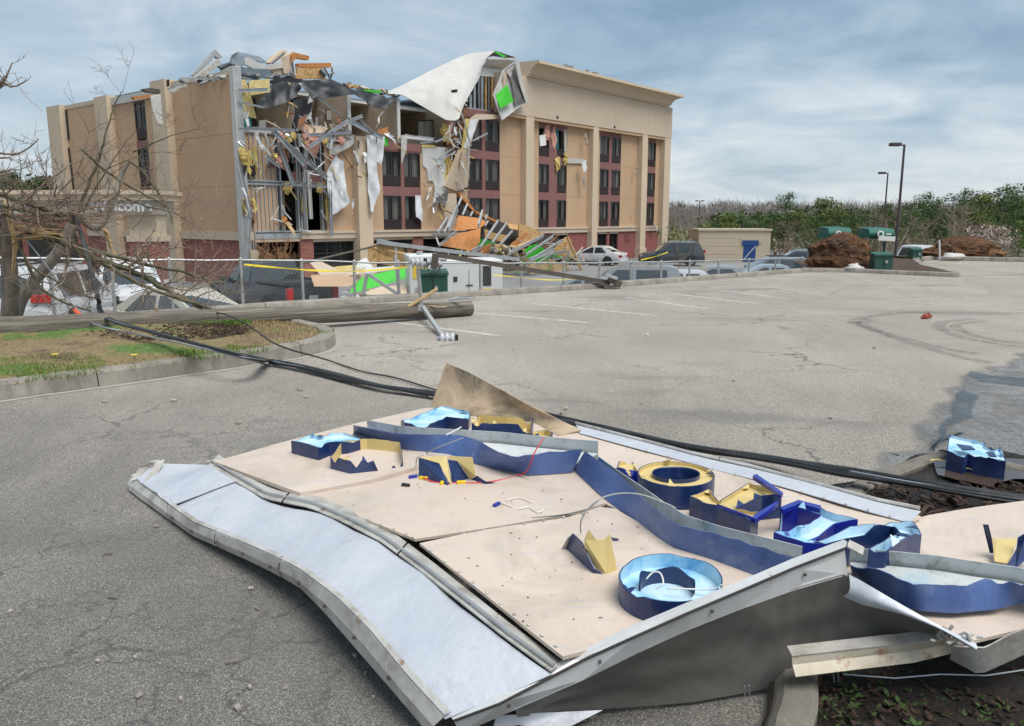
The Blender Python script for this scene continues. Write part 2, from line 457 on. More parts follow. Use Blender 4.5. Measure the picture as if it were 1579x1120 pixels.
    # --- foliage: tone per face via a position noise
    for nm, a, b, c2 in (('pine_leaf', (.030,.065,.018), (.065,.115,.028), (.125,.17,.05)), ('dark_leaf', (.016,.036,.013), (.036,.066,.022), (.065,.10,.034)),
                         ('yellow_leaf', (.05,.075,.018), (.11,.14,.032), (.18,.19,.06)), ('brush_leaf', (.15,.14,.085), (.26,.245,.16), (.40,.38,.27)), ('weed_leaf', (.016,.035,.010), (.035,.07,.018), (.06,.10,.03)),
                         ('grass_blade', (.06,.13,.018), (.11,.21,.03), (.22,.24,.08)), ('straw', (.20,.14,.07), (.30,.22,.12), (.42,.33,.20)), ('blossom', (.34,.25,.22), (.44,.35,.31), (.52,.44,.40))):
        t = NT(nm); v = t.map(world=True); f = t.noise(v, 1.3, 4, .7); g = t.noise(v, 17, 2, .6)
        t.inp('Base Color', t.ramp(t.math('ADD', t.math('MULTIPLY', f, .55), t.math('MULTIPLY', g, .45)), (.36, a), (.5, b), (.64, c2))); t.inp('Roughness', .75); t.inp('Specular IOR Level', .25)
    # --- hotel
    streaky('stucco_tan', (.50,.335,.21), (.36,.245,.16), .85, .25)
    streaky('stucco_cream', (.58,.465,.335), (.40,.32,.235), .85, .35)
    plain('stucco_joint', (.34,.225,.145), .9, .1, 3)
    streaky('stucco_pale', (.545,.44,.335), (.43,.34,.25), .85, .3)
    streaky('stucco_mauve', (.225,.105,.095), (.165,.075,.07), .85, .3)
    streaky('canopy_grey', (.45,.41,.35), (.33,.30,.25), .85, .3)
    t = NT('brick'); v = t.map(); n = t.n.new('ShaderNodeTexBrick')
    cb = t.n.new('ShaderNodeCombineXYZ'); sx = t.n.new('ShaderNodeSeparateXYZ'); t.l.new(v, sx.inputs[0])
    t.l.new(t.math('ADD', sx.outputs[0], sx.outputs[1]), cb.inputs[0]); t.l.new(sx.outputs[2], cb.inputs[1]); t.l.new(cb.outputs[0], n.inputs['Vector'])
    n.inputs['Scale'].default_value = 1.0; n.inputs['Brick Width'].default_value = .22; n.inputs['Row Height'].default_value = .075; n.inputs['Mortar Size'].default_value = .008
    n.inputs['Color1'].default_value = (.20,.045,.035,1); n.inputs['Color2'].default_value = (.31,.075,.055,1); n.inputs['Mortar'].default_value = (.34,.25,.21,1)
    t.inp('Base Color', t.mix(1, n.outputs[0], t.ramp(t.noise(v, .8, 5, .6), (.3, .8), (.7, 1.15)), 'MULTIPLY')); t.inp('Roughness', .85); t.bump(n.outputs['Fac'], -.4, .01)
    t = NT('glass_dark'); v = t.map(); t.inp('Base Color', (.022,.024,.026,1)); t.inp('Roughness', .06); t.inp('Specular IOR Level', .6); t.bump(t.noise(v, .8, 2), .04, .05)
    t = NT('window_glass'); t.inp('Base Color', (.85,.9,.9,1)); t.inp('Roughness', .02); t.inp('Transmission Weight', 1.0); t.inp('IOR', 1.03); t.inp('Specular IOR Level', .55)
    t = NT('tint_glass'); t.inp('Base Color', (.02,.022,.024,1)); t.inp('Roughness', .05); t.inp('Alpha', .28); t.inp('Specular IOR Level', .7)
    t = NT('car_glass'); t.inp('Base Color', (.03,.038,.042,1)); t.inp('Roughness', .04); t.inp('Specular IOR Level', .75); t.inp('Coat Weight', .6); t.inp('Coat Roughness', .03)
    plain('frame_dark', (.045,.036,.034), .45, .2, 2)
    plain('grille_dark', (.055,.036,.036), .6, .25, 3)
    t = NT('curtain'); f = t.noise(t.map((9, 9, .15)), 1.0, 3, .5)
    t.inp('Base Color', t.ramp(f, (.35, (.24,.225,.195)), (.65, (.52,.49,.44)))); t.inp('Roughness', .9)
    plain('room_wall', (.50,.385,.27), .85, .06, 1, dirt=(.36,.27,.19), dirt_amt=.3)
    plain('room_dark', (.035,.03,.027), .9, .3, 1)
    plain('ceiling_white', (.62,.60,.56), .9, .06, 1)
    plain('drywall', (.56,.56,.54), .85, .05, 1.5, dirt=(.45,.42,.37), dirt_amt=.4)
    plain('sheet_white', (.50,.49,.465), .6, .08, .8, dirt=(.40,.38,.34), dirt_amt=.6, bump=.9, bscale=2.2)
    plain('house_wrap', (.64,.65,.66), .5, .1, 1.5, dirt=(.36,.36,.36), dirt_amt=.6, bump=1.0, bscale=4)
    plain('membrane_black', (.022,.024,.028), .5, .3, 1.2, dirt=(.06,.065,.07), dirt_amt=.4, bump=.4, bscale=3)
    plain('roof_slate', (.13,.165,.19), .55, .2, 1, dirt=(.30,.31,.32), dirt_amt=.5)
    plain('green_board', (.05,.52,.03), .7, .12, 2, dirt=(.10,.34,.06), dirt_amt=.5)
    plain('green_board_dark', (.03,.26,.035), .7, .12, 2)
    plain('insulation_pink', (.60,.32,.25), .95, .2, 4, bump=.9, bscale=14)
    plain('insulation_yellow', (.55,.42,.14), .95, .25, 4, bump=.9, bscale=14)
    plain('insulation_brown', (.22,.10,.055), .95, .3, 3, bump=.9, bscale=12)
    plain('steel_stud', (.46,.48,.50), .42, .12, 2, metal=.55, dirt=(.25,.24,.23), dirt_amt=.4)
    plain('chain_wire', (.30,.31,.31), .55, .1, 3, metal=.4)
    plain('galv', (.46,.47,.47), .5, .12, 3, metal=.5, dirt=(.30,.27,.23), dirt_amt=.5)
    plain('teal_cloth', (.015,.12,.135), .85, .2, 5)
    plain('bed_white', (.70,.70,.72), .85, .05, 4)
    plain('tape_yellow', (.72,.56,.02), .6, .06, 3)
    plain('fallen_brown', (.095,.078,.062), .6, .2, 2, dirt=(.2,.17,.14))
    plain('rubble', (.34,.30,.26), .95, .35, 3, bump=.8, bscale=15)
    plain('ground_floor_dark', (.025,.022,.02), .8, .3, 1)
    plain('ivory_block', (.50,.42,.31), .85, .06, 1, dirt=(.36,.29,.2), dirt_amt=.35)
    plain('door_blue', (.012,.055,.20), .55, .15, 2)
    plain('letter_white', (.78,.77,.74), .6, .03, 3)
    plain('brown_stub', (.14,.10,.08), .9, .3, 4)
    # --- vehicles
    for nm, c in (('paint_white', (.58,.59,.60)), ('paint_black', (.032,.037,.046)), ('paint_silver', (.24,.255,.27)), ('paint_bluegrey', (.14,.175,.20)), ('paint_champagne', (.44,.41,.35)), ('paint_darkgrey', (.05,.055,.062)), ('paint_skyblue', (.23,.29,.33))):
        plain(nm, c, .34, .05, 1.5, metal=.0, dirt=[k*.8+.03 for k in c], dirt_amt=.5, coat=.7)
    plain('rubber', (.02,.02,.021), .85, .2, 6)
    plain('rim', (.36,.37,.38), .35, .1, 6, metal=.8)
    plain('trim_black', (.018,.018,.019), .6, .15, 5)
    plain('lamp_red', (.45,.012,.012), .2, .1, 5, coat=.8)
    plain('lamp_clear', (.70,.72,.74), .1, .05, 5, coat=1)
    plain('chrome', (.65,.66,.68), .12, .05, 5, metal=1.0)
    plain('plate_white', (.62,.63,.66), .5, .04, 3)
    # --- utilities
    plain('transformer_green', (.022,.085,.062), .55, .12, 1.5, dirt=(.06,.11,.085), dirt_amt=.5)
    plain('canvas_green', (.014,.115,.085), .65, .2, 1.5, dirt=(.04,.16,.13), dirt_amt=.5, bump=.4, bscale=4)
    plain('enamel_white', (.66,.67,.66), .45, .04, 1.5, dirt=(.50,.47,.42), dirt_amt=.35)
    plain('label_yellow', (.78,.52,.015), .55, .05, 5)
    plain('porcelain', (.46,.47,.50), .2, .12, 6, coat=.8)
    plain('lamp_pole', (.060,.042,.048), .5, .2, 2)
    plain('cable_black', (.016,.017,.019), .42, .25, 3, dirt=(.07,.07,.075), dirt_amt=.5, dscale=8)
    plain('wire_steel', (.30,.33,.36), .45, .15, 5, metal=.5)
    plain('orange_tip', (.75,.12,.035), .6, .1, 5)
    plain('brick_lump', (.30,.075,.045), .9, .2, 6)
    plain('petal_yellow', (.80,.58,.02), .7, .05, 6)
    # --- the wrecked sign
    t = NT('panel_beige'); v = t.map()
    f = t.noise(v, .9, 5, .6); c = t.ramp(f, (.3, (.53,.435,.36)), (.7, (.61,.51,.43)))
    d = t.ramp(t.noise(v, 2.6, 8, .7, .8), (.47, 0), (.70, .75)); c = t.mix(d, c, (.41,.34,.27))
    scu = t.ramp(t.noise(t.map((1.5, 12, 1), rot=(0,0,.6)), 2.2, 5, .7, .4), (.57, 0), (.68, .7)); c = t.mix(scu, c, (.40,.42,.45))
    sk = t.ramp(t.noise(v, 60, 2, .6), (.70, 0), (.74, .5)); c = t.mix(sk, c, (.25,.2,.16))
    t.inp('Base Color', c); t.inp('Roughness', .5); t.inp('Specular IOR Level', .4); t.bump(t.noise(v, 1.6, 3), .12, .06)
    t = NT('panel_stained'); v = t.map()
    f = t.noise(v, 3.2, 7, .7, .5); c = t.ramp(f, (.32, (.10,.085,.06)), (.48, (.36,.27,.175)), (.66, (.50,.39,.275)))
    t.inp('Base Color', c); t.inp('Roughness', .6)
    t = NT('sheet_metal_white'); v = t.map()
    f = t.noise(v, 1.4, 6, .6); c = t.ramp(f, (.3, (.44,.465,.52)), (.7, (.58,.60,.645)))
    d = t.ramp(t.noise(v, 9, 7, .7), (.58, 0), (.75, .4)); c = t.mix(d, c, (.32,.32,.34))
    t.inp('Base Color', c); t.inp('Roughness', .5); t.inp('Metallic', .2); t.bump(t.noise(v, 2.6, 5, .55), .6, .06)
    t = NT('frame_weathered'); v = t.map()
    f = t.noise(t.map((2,2,2)), 3, 7, .7); c = t.ramp(f, (.32, (.30,.27,.23)), (.5, (.50,.48,.44)), (.7, (.64,.63,.60)))
    rs = t.ramp(t.noise(v, 7, 6, .7), (.63, 0), (.70, .85)); c = t.mix(rs, c, (.24,.115,.045))
    t.inp('Base Color', c); t.inp('Roughness', .5); t.inp('Metallic', .3); t.bump(f, .2, .01)
    t = NT('bar_rust'); v = t.map()
    f = t.noise(v, 4, 7, .7); c = t.ramp(f, (.3, (.34,.28,.20)), (.55, (.52,.46,.36)), (.7, (.58,.53,.44)))
    c = t.mix(t.ramp(t.noise(v, 11, 6, .7), (.55, 0), (.66, .85)), c, (.26,.13,.05)); t.inp('Base Color', c); t.inp('Roughness', .65); t.bump(f, .3, .02)
    t = NT('frame_white'); v = t.map()
    f = t.noise(v, 2.5, 6, .65); c = t.ramp(f, (.3, (.46,.46,.45)), (.65, (.62,.625,.63)))
    rs = t.ramp(t.noise(v, 9, 6, .7), (.66, 0), (.71, .9)); c = t.mix(rs, c, (.26,.12,.045))
    t.inp('Base Color', c); t.inp('Roughness', .42); t.inp('Metallic', .2); t.bump(f, .2, .02)
    t = NT('sheet_back'); v = t.map()
    f = t.noise(v, 1.7, 7, .65, .8); c = t.ramp(f, (.3, (.09,.085,.077)), (.5, (.165,.155,.142)), (.72, (.26,.247,.23)))
    d = t.ramp(t.noise(v, 6, 6, .7), (.60, 0), (.74, .8)); c = t.mix(d, c, (.14,.12,.10))
    sc = t.ramp(t.noise(t.map((1, 14, 3), rot=(0, 0, .5)), 2.0, 4, .7, .3), (.67, 0), (.70, .5)); c = t.mix(sc, c, (.12,.12,.12))
    t.inp('Base Color', c); t.inp('Roughness', .42); t.inp('Metallic', .35); t.bump(f, .15, .05)
    plain('letter_navy', (.008,.026,.105), .38, .25, 4, dirt=(.07,.11,.24), dirt_amt=.6, dscale=7, coat=.2)
    plain('letter_cobalt', (.010,.022,.28), .35, .2, 4, coat=.3)
    plain('band_blue', (.075,.13,.32), .42, .35, 3, metal=.1, dirt=(.26,.33,.46), dirt_amt=.8, dscale=4, coat=.15)
    plain('letter_yellow', (.60,.47,.20), .55, .12, 5, dirt=(.42,.30,.12), dirt_amt=.5, dscale=6)
    t = NT('letter_sky'); v = t.map()
    f = t.noise(v, 4.5, 5, .6, .6); t.inp('Base Color', t.ramp(f, (.30, (.03,.25,.52)), (.42, (.30,.56,.74)), (.55, (.52,.69,.79)))); t.inp('Roughness', .4)
    t = NT('band_inside'); v = t.map()
    f = t.noise(v, 2.2, 7, .65, .5); g = t.noise(v, 11, 6, .75)
    c = t.ramp(f, (.32, (.05,.27,.48)), (.38, (.33,.44,.50)), (.46, (.46,.49,.49)), (.7, (.60,.61,.60)))
    c = t.mix(t.ramp(g, (.52, 0), (.70, .75)), c, (.17,.15,.09)); t.inp('Base Color', c); t.inp('Roughness', .5)
    plain('wire_grey', (.33,.33,.32), .5, .1, 8)
    plain('wire_red', (.60,.03,.05), .5, .1, 8)
    plain('wire_white', (.68,.67,.62), .5, .1, 8)
mk_materials()
# ---------------------------------------------------------------- ground, lot, kerbs, beds
LOW = -2.0
def sheet(name, pts, z, mat, parent=None, kind='structure', label=None):
    mb = MB(); mb.add([(p[0], p[1], z if len(p) < 3 else p[2]) for p in pts], [tuple(range(len(pts)))])
    return mb.build(name, mat, parent, kind=kind if parent is None else None, label=label)
# country around, down to the horizon, with a low rise behind the trees
g = MB(); rows = []
for j in range(41):
    y = -60 + (j/40)**2.2 * 3060
    row = []
    for i in range(41):
        x = -1500 + 75*i if j > 0 else -1500 + 75*i
        x = math.copysign(abs((i-20)/20)**1.8, i-20) * 1800
        z = LOW - .04
        r = math.hypot(x, y)
        if y > 120: z += min(9, (y-120)*.012) * (0.6 + .6*mnoise.noise(V(x*.004, y*.004, 3)))
        row.append((x, y, z))
    rows.append(row)
g.grid(rows); g.build('ground', 'bank', kind='structure')
sheet('hotel_lot', [(-60,10),(-22,2),(-8,14),(2,23),(9,28),(14,33),(20,40),(60,44),(60,92),(-60,92)], LOW, 'lower_asphalt')

KF = [V(-22,-.2,0), gz(440,476), gz(880,448.5), gz(1245,420), V(10.0,24.1,0), V(11.9,22.3,0), V(12.25,22.2,0), V(12.45,22.5,0), V(13.3,26.0,0), V(15,30,0), V(16.2,31.2,0), V(18.7,29.8,0), V(45,18,0)]
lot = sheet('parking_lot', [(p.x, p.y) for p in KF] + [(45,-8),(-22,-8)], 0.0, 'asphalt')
# bank between the upper lot and the hotel's lower lot
bk = MB(); rows = [[], [], [], []]
for i, p in enumerate(KF[:4] + [V(10.5,26.5,0), V(13,31,0), V(16,34,0), V(30,30,0), V(45,24,0)]):
    for r, (o, z) in enumerate(((.1,.02),(.7,-.15),(2.4,-1.3),(4.2,LOW-.02))):
        rows[r].append((p.x - .62*o if i < 4 else p.x + .2*o, p.y + .78*o, z))
bk.grid(rows); bk.build('grass_bank', 'bank', kind='structure')

def kerb_run(name, pts, side, label=None, h=.15, w=.16, seg=2.4, gutter=0.0, gap=.012, root=None, kmat='concrete'):
    """concrete kerb along pts, cast in lengths; side=+1: body lies left of the walking direction"""
    pts = [Vector(p) for p in pts]
    if root is None:
        root = bpy.data.objects.new(name, None); COL.objects.link(root); root['kind'] = 'structure'
    prof = [(0,-.03),(.0,.02),(.022,h-.03),(.045,h-.004),(.07,h),(w-.02,h),(w,h-.015),(w,-.03)]
    # resample
    fine = []
    for i in range(len(pts)-1):
        n = max(1, int((pts[i+1]-pts[i]).length / .12))
        fine += [pts[i].lerp(pts[i+1], k/n) for k in range(n)]
    fine.append(pts[-1])
    def normal(i):
        d = fine[min(i+1,len(fine)-1)] - fine[max(i-1,0)]; d.normalize(); return V(-d.y, d.x, 0) * side
    cut = [0]; acc = 0
    for i in range(1, len(fine)):
        acc += (fine[i]-fine[i-1]).length
        if acc > seg: cut.append(i); acc = 0
    if len(fine)-1 - cut[-1] < 4 and len(cut) > 1: cut.pop()
    cut.append(len(fine)-1)
    for a, b in zip(cut, cut[1:]):
        mb = MB(); rows = []; ids = list(range(a, b+1)); dz = RND.uniform(-.006,.006)
        for i in ids:
            p = fine[i].copy()
            if i == a and b-a > 0: p = p.lerp(fine[i+1], min(.45, gap/max(.01,(fine[i+1]-p).length)))
            nn = normal(i); wob = .006*mnoise.noise(V(p.x*3, p.y*3, 1))
            rows.append([p + nn*(o+wob) + V(0,0,z+dz+(.005*mnoise.noise(V(p.x*6,p.y*6,o*9)) if z > .1 else 0)) for o, z in prof])
        mb.grid(rows); mb.add(rows[0], [tuple(range(len(prof)))]); mb.add(rows[-1], [tuple(reversed(range(len(prof))))])
        mb.build('kerb_length', kmat, root)
    if gutter:
        mb = MB(); mb.grid([[fine[i] - normal(i)*gutter*(.75+.35*mnoise.noise(V(fine[i].x*2,fine[i].y*2,7))) + V(0,0,.004) for i in range(len(fine))], [fine[i] + normal(i)*.02 + V(0,0,.006) for i in range(len(fine))]])
        mb.build('gutter_strip', 'concrete_pale', root)
    return root
kerb_run('far_kerb', KF[:4] + [V(10.0,24.1,0), V(11.9,22.3,0), V(12.25,22.2,0), V(12.45,22.5,0), V(13.3,26.0,0), V(15,30,0)], 1, h=.12, w=.2, seg=3.2)
kerb_run('back_kerb', KF[9:], 1, h=.15, w=.2, seg=4)

# grass island on the left
ISL = smooth_line([gz(-330,672), gz(0,619), gz(200,591), gz(400,562), gz(490,546), gz(517,533), gz(512,522), gz(480,513), gz(430,506), V(-5.2,11.2,0), V(-7.5,9.9,0), V(-12,7.2,0)], 8)
kerb_run('island_kerb', ISL, 1, seg=2.2, gutter=.10, h=.17, w=.2)
isl = MB(); N = len(ISL)
top = [p + V(0,0,.13) for p in ISL]
cen = V(-6.2, 8.8, .2)
for k in range(4):
    pass
rows = [[top[i].lerp(cen, .0+.999*t) + V(0,0,.09*math.sin(PI*min(1,t*.9)) + .03*t*mnoise.noise(V(top[i].x*1.5+t*3, top[i].y*1.5, t*4))) for i in range(N)] for t in (0.02,.12,.3,.55,.8,.999)]
isl.grid(rows); isl.build('island_turf', 'island_soil', kind='structure', smooth=True)
# blades of grass, and dead straw, on the island
def in_poly(x, y, P):
    c = False; j = len(P)-1
    for i in range(len(P)):
        if (P[i].y > y) != (P[j].y > y) and x < (P[j].x-P[i].x)*(y-P[i].y)/(P[j].y-P[i].y)+P[i].x: c = not c
        j = i
    return c
def blades(name, mat, n, test, h, seed, label, box, z0=.16, cat='grass', w=.006):
    r = random.Random(seed); mb = MB(); k = 0
    while k < n:
        x, y = r.uniform(box[0], box[1]), r.uniform(box[2], box[3]); n -= .02
        if not test(x, y): continue
        k += 1
        a = r.uniform(0, 2*PI); hh = h * r.uniform(.5, 1.3); lx, ly = r.uniform(-.6,.6)*hh, r.uniform(-.6,.6)*hh
        o = len(mb.v); ca, sa = math.cos(a)*w, math.sin(a)*w; z = z0(x, y) if callable(z0) else z0
        mb.v += [(x-ca, y-sa, z), (x+ca, y+sa, z), (x+lx, y+ly, z+hh)]; mb.f.append((o,o+1,o+2)); mb.m.append(0)
    return mb.build(name, mat, label=label, cat=cat, kind='stuff')
def isl_z(x, y):
    t = 0.0
    d = min((V(x, y, 0) - p).length for p in ISL[::3])
    return .13 + min(.085, d*.08)
def gtest(x, y): return in_poly(x, y, ISL) and mnoise.noise(V(x*.8, y*.8, 2)) > .06 and not (-4.9 < x < -3.2 and 8.7 < y < 10.4)
def stest(x, y): return in_poly(x, y, ISL) and mnoise.noise(V(x*.8, y*.8, 2)) < .3
blades('island_grass', 'grass_blade', 26000, gtest, .05, 3, 'short green grass growing on the kerbed island', (-9,-2.3,5,11.3), isl_z)
blades('island_straw', 'straw', 20000, stest, .034, 4, 'dead straw coloured grass and bark litter on the kerbed island', (-9,-2.3,5,11.3), isl_z)
mu = MB(); P = [(.55*math.cos(a)*(1+.25*mnoise.noise(V(math.cos(a)*2, math.sin(a)*2, 5)))*1.6, .75*math.sin(a)*(1+.2*mnoise.noise(V(math.cos(a)*3, math.sin(a)*3, 8)))) for a in [k*PI/18 for k in range(36)]]
mu.add([(-4.15+x, 9.75+y*1.05, .222) for x, y in P], [tuple(range(36))]); mu.build('bark_patch', 'mulch', kind='structure')
def chips(name, n, cx, cy, rx, ry, z, seed, label, mats='mulch', sz=(.02,.07)):
    r = random.Random(seed); mb = MB()
    for _ in range(n):
        a, d = r.uniform(0, 2*PI), math.sqrt(r.random())
        p = V(cx + math.cos(a)*d*rx, cy + math.sin(a)*d*ry, z + r.uniform(0, .02))
        if name == 'bed_bark' and p.y > 4.5 - max(0, 2.0-p.x)*.95: continue
        L = r.uniform(*sz); b = r.uniform(0, 2*PI); q = p + V(math.cos(b)*L, math.sin(b)*L, r.uniform(-.01,.025))
        mb.bar(p, q, L*.3, L*.14)
    return mb.build(name, mats, label=label, cat='bark litter', kind='stuff')
chips('bark_chips', 900, -4.15, 9.75, .95, .75, .232, 5, 'dark brown bark chips on the bare patch of the island')
# bed under the trees beyond the pole
sheet('tree_bed', [(-14,5.6),(-6.6,11.6),(-6.3,12.2),(-6.9,12.75),(-14,7.2)], .05, 'mulch')
# kerbed bed at the lower right, reaching under the sign
BED = smooth_line([gz(1150,1240), gz(1172,1140), gz(1186,1085), V(1.06,3.1,0), V(1.18,3.5,0), gz(1290,772), gz(1370,733), gz(1435,712), gz(1500,702), V(3.4,4.75,0), V(6,4.9,0)], 8)
kerb_run('bed_kerb', BED, -1, seg=1.3, h=.09, w=.15, gap=.02, kmat='concrete_shaded_dirty')
bd = MB(); far = [V(.9,.0,.03), V(1.5,.4,.05), V(6,.5,.05)]
rows = [[p.lerp(V(lerp(1.4,6.4,i/(len(BED)-1)), lerp(.2,3.6,i/(len(BED)-1)), 0), t) + V(0,0,.05 + .05*mnoise.noise(V(p.x*4+t*5, p.y*4, t*7)) - .02*t) for i, p in enumerate(BED)] for t in (.0,.08,.2,.35,.5,.7,1)]
bd.grid(rows); bd.build('planting_bed', 'wet_shaded_soil', kind='structure', smooth=True)
chips('bed_bark', 1700, 2.75, 3.95, 1.5, .62, .06, 15, 'reddish brown bark mulch in the bed beside the sign')
# damp dark asphalt with ragged edge, puddles
DAMP = [gz(*p, .004) for p in ((1360,700),(1395,690),(1418,668),(1420,648),(1440,628),(1456,600),(1480,588),(1488,572),(1520,566),(1556,556),(1566,545),(1600,538),(1720,540),(1760,700))] + [V(3.5,4.9,.004), V(2.3,4.68,.004), V(1.9,4.5,.004)]
def ragged(P, n=6, amp=.05, sc=3):
    out = []
    for i in range(len(P)):
        a, b = P[i], P[(i+1) % len(P)]
        for k in range(n):
            p = a.lerp(b, k/n); out.append(p + V(amp*mnoise.noise(V(p.x*sc, p.y*sc, 1)), amp*mnoise.noise(V(p.x*sc, p.y*sc, 9)), 0))
    return out
def soft_sheet(name, pts, mat, d):
    '''a stain or film of water that thins out over its last d metres'''
    n = len(pts); area = sum(pts[i].x*pts[(i+1)%n].y - pts[(i+1)%n].x*pts[i].y for i in range(n)); sg = 1 if area > 0 else -1
    inn = []
    for i in range(n):
        e = pts[(i+2)%n] - pts[i-2]; e.z = 0; e.normalize(); inn.append(pts[i] + V(-e.y, e.x, 0)*d*sg)
    mb = MB(); mb.add(pts + inn, [(i, (i+1)%n, n+(i+1)%n, n+i) for i in range(n)] + [tuple(n+i for i in range(n))])
    o = mb.build(name, mat, kind='structure'); a = o.data.attributes.new('soft', 'FLOAT', 'POINT'); a.data.foreach_set('value', [0.0]*n + [1.0]*n); return o
soft_sheet('damp_asphalt', ragged(DAMP, 8, .16), 'asphalt_damp', .13)
for pts in ([(1490,572),(1530,578),(1600,583),(1660,590),(1600,598),(1540,592),(1500,588)], [(1478,600),(1510,610),(1500,640),(1470,660),(1462,668),(1490,668),(1450,690),(1425,694),(1440,670),(1462,640)]):
    soft_sheet('rain_puddle', ragged([gz(*p, .008) for p in pts], 5, .06, 4), 'puddle', .035)
sheet('muddy_puddle', ragged([gz(x, y, .085) for x, y in ((1445,712),(1475,705),(1600,708),(1640,745),(1560,738),(1530,752),(1480,742),(1440,730))], 4, .05, 5), None, 'puddle_muddy')
# painted bays
for k, (a, b) in enumerate((((572,493),(770,518)), ((735,483),(910,498)), ((868,473),(1013,487)), ((1000,464),(1095,477)), ((1078,458),(1170,469)), ((1145,452),(1216,461)), ((1215,447),(1262,453)))):
    A, B = gz(*a, .005), gz(*b, .005); d = (B-A).normalized(); n = V(-d.y, d.x, 0)*.05
    A = A - d*.8
    mb = MB(); m = 14
    mb.grid([[A.lerp(B, i/m) + n for i in range(m+1)], [A.lerp(B, i/m) - n for i in range(m+1)]]); mb.build('bay_line', 'line_paint', kind='structure')
# curved tyre marks
for pts, w in (([(1312,497),(1345,508),(1400,528),(1470,548),(1530,560)], .16), ([(1345,492),(1330,500),(1370,515),(1440,534),(1505,546)], .2), ([(1500,492),(1455,497),(1450,506),(1490,522),(1579,536)], .18), ([(1520,495),(1478,500),(1478,508),(1520,522),(1600,533)], .16), ([(1315,500),(1330,490),(1380,484),(1440,481)], .2)):
    L = smooth_line([gz(*p, .006) for p in pts], 8); mb = MB(); A, B = [], []
    for i in range(len(L)):
        d = (L[min(i+1,len(L)-1)] - L[max(i-1,0)]).normalized(); n = V(-d.y, d.x, 0)*w/2; A.append(L[i]+n); B.append(L[i]-n)
    mb.grid([A, B]); mb.build('tyre_mark', 'tyre_mark', kind='structure')
# ---------------------------------------------------------------- the wrecked hotel
HA = V(-14.1, 43.0, LOW)
HU = V(27.85, 34.0, 0).normalized()                 # along the front, to the right and back
HANG = math.atan2(HU.y, HU.x)
HW = V(-HU.y, HU.x, 0)                              # into the building
HLEN = 43.95
hotel = thing('hotel_building', 'four storey tan hotel with its roof and upper floor torn open by a storm', 'hotel', HA, HANG)
def fp(px, py, off=0.0):                            # sight line meets the plane parallel to the front, off metres behind it (local coords)
    d = ray(px, py); o = V(0, 0, CAM_H)
    t = (off - (o - HA).dot(HW)) / d.dot(HW)
    p = o + d*t - HA
    return V(p.dot(HU), p.dot(HW), p.z)
def ep(px, py, off=0.0):                            # same for the left end wall (plane x = off)
    d = ray(px, py); o = V(0, 0, CAM_H)
    t = (off - (o - HA).dot(HU)) / d.dot(HU)
    p = o + d*t - HA
    return V(p.dot(HU), p.dot(HW), p.z)
def h2w(p): return HA + HU*p.x + HW*p.y + V(0,0,p.z)
def U(px): return fp(px, 352).x
def W(px): return ep(px, 350).y
def zf(n): return 2.85 + 2.67*n
ROOF = zf(3)
def hpart(name, mat, a, b, parent=None): return MB().b2(a, b).build(name, mat, parent or hotel)

# -- window: frame > pane, curtain; grille of the room's heater below
def window(u0, u1, z0, face, broken=False, x_axis=True, gh=.6, gl=1.5, off=0.0, curtain=True, seed=0):
    r = random.Random(seed)
    def P(u, y, z): return (u, off+y, z) if x_axis else (off+y, u, z)
    def bx(mb, u0, y0, z0, u1, y1, z1): return mb.b2(P(u0,y0,z0), P(u1,y1,z1))
    f = MB(); ft = .055
    bx(f, u0, -.02, z0+gh, u0+ft, .08, z0+gh+gl); bx(f, u1-ft, -.02, z0+gh, u1, .08, z0+gh+gl)
    bx(f, u0+ft, -.02, z0+gh+gl-ft, u1-ft, .08, z0+gh+gl); bx(f, u0+ft, -.02, z0+gh, u1-ft, .08, z0+gh+ft)
    um = lerp(u0, u1, .5)
    bx(f, um-.02, -.01, z0+gh+ft, um+.02, .07, z0+gh+gl-ft)
    w = f.build('window', 'frame_dark', hotel)
    if not broken:
        for a, b in ((u0+ft, um-.02), (um+.02, u1-ft)): bx(MB(), a, .03, z0+gh+ft, b, .036, z0+gh+gl-ft).build('pane', 'tint_glass', w)
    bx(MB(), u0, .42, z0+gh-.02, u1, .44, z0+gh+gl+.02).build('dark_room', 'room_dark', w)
    if curtain:
        for a, b in ((u0+.03, lerp(u0,u1,r.uniform(.3,.5))), (lerp(u0,u1,r.uniform(.52,.78)), u1-.03)):
            rows = [[], []]; n = 14
            for k in range(n+1):
                u = lerp(a, b, k/n); y = .22 + .035*math.sin(k*2.1+seed)
                rows[0].append(P(u, y, z0+gh)); rows[1].append(P(u, y, z0+gh+gl))
            MB().grid(rows).build('curtain', 'curtain', w, smooth=True)
    g = MB(); bx(g, u0, .03, z0+.03, u1, .08, z0+gh-.01)
    for k in range(9): zz = z0+.08+k*.055; bx(g, u0+.04, .0, zz, u1-.04, .032, zz+.028)
    g.build('heater_grille', 'grille_dark', w)

uPil = [(U(546), U(567)), (U(803), U(815)), (U(905), U(913)), (U(980), U(988)), (U(1014), U(1023))]
uCol = [(U(592), U(620), U(625), U(650)), (U(722), U(744), U(749), U(771)), (U(830), U(846), U(858), U(873)), (U(923), U(937), U(941), U(955))]
uOne = (U(996), U(1008))
U_TORN = U(722)
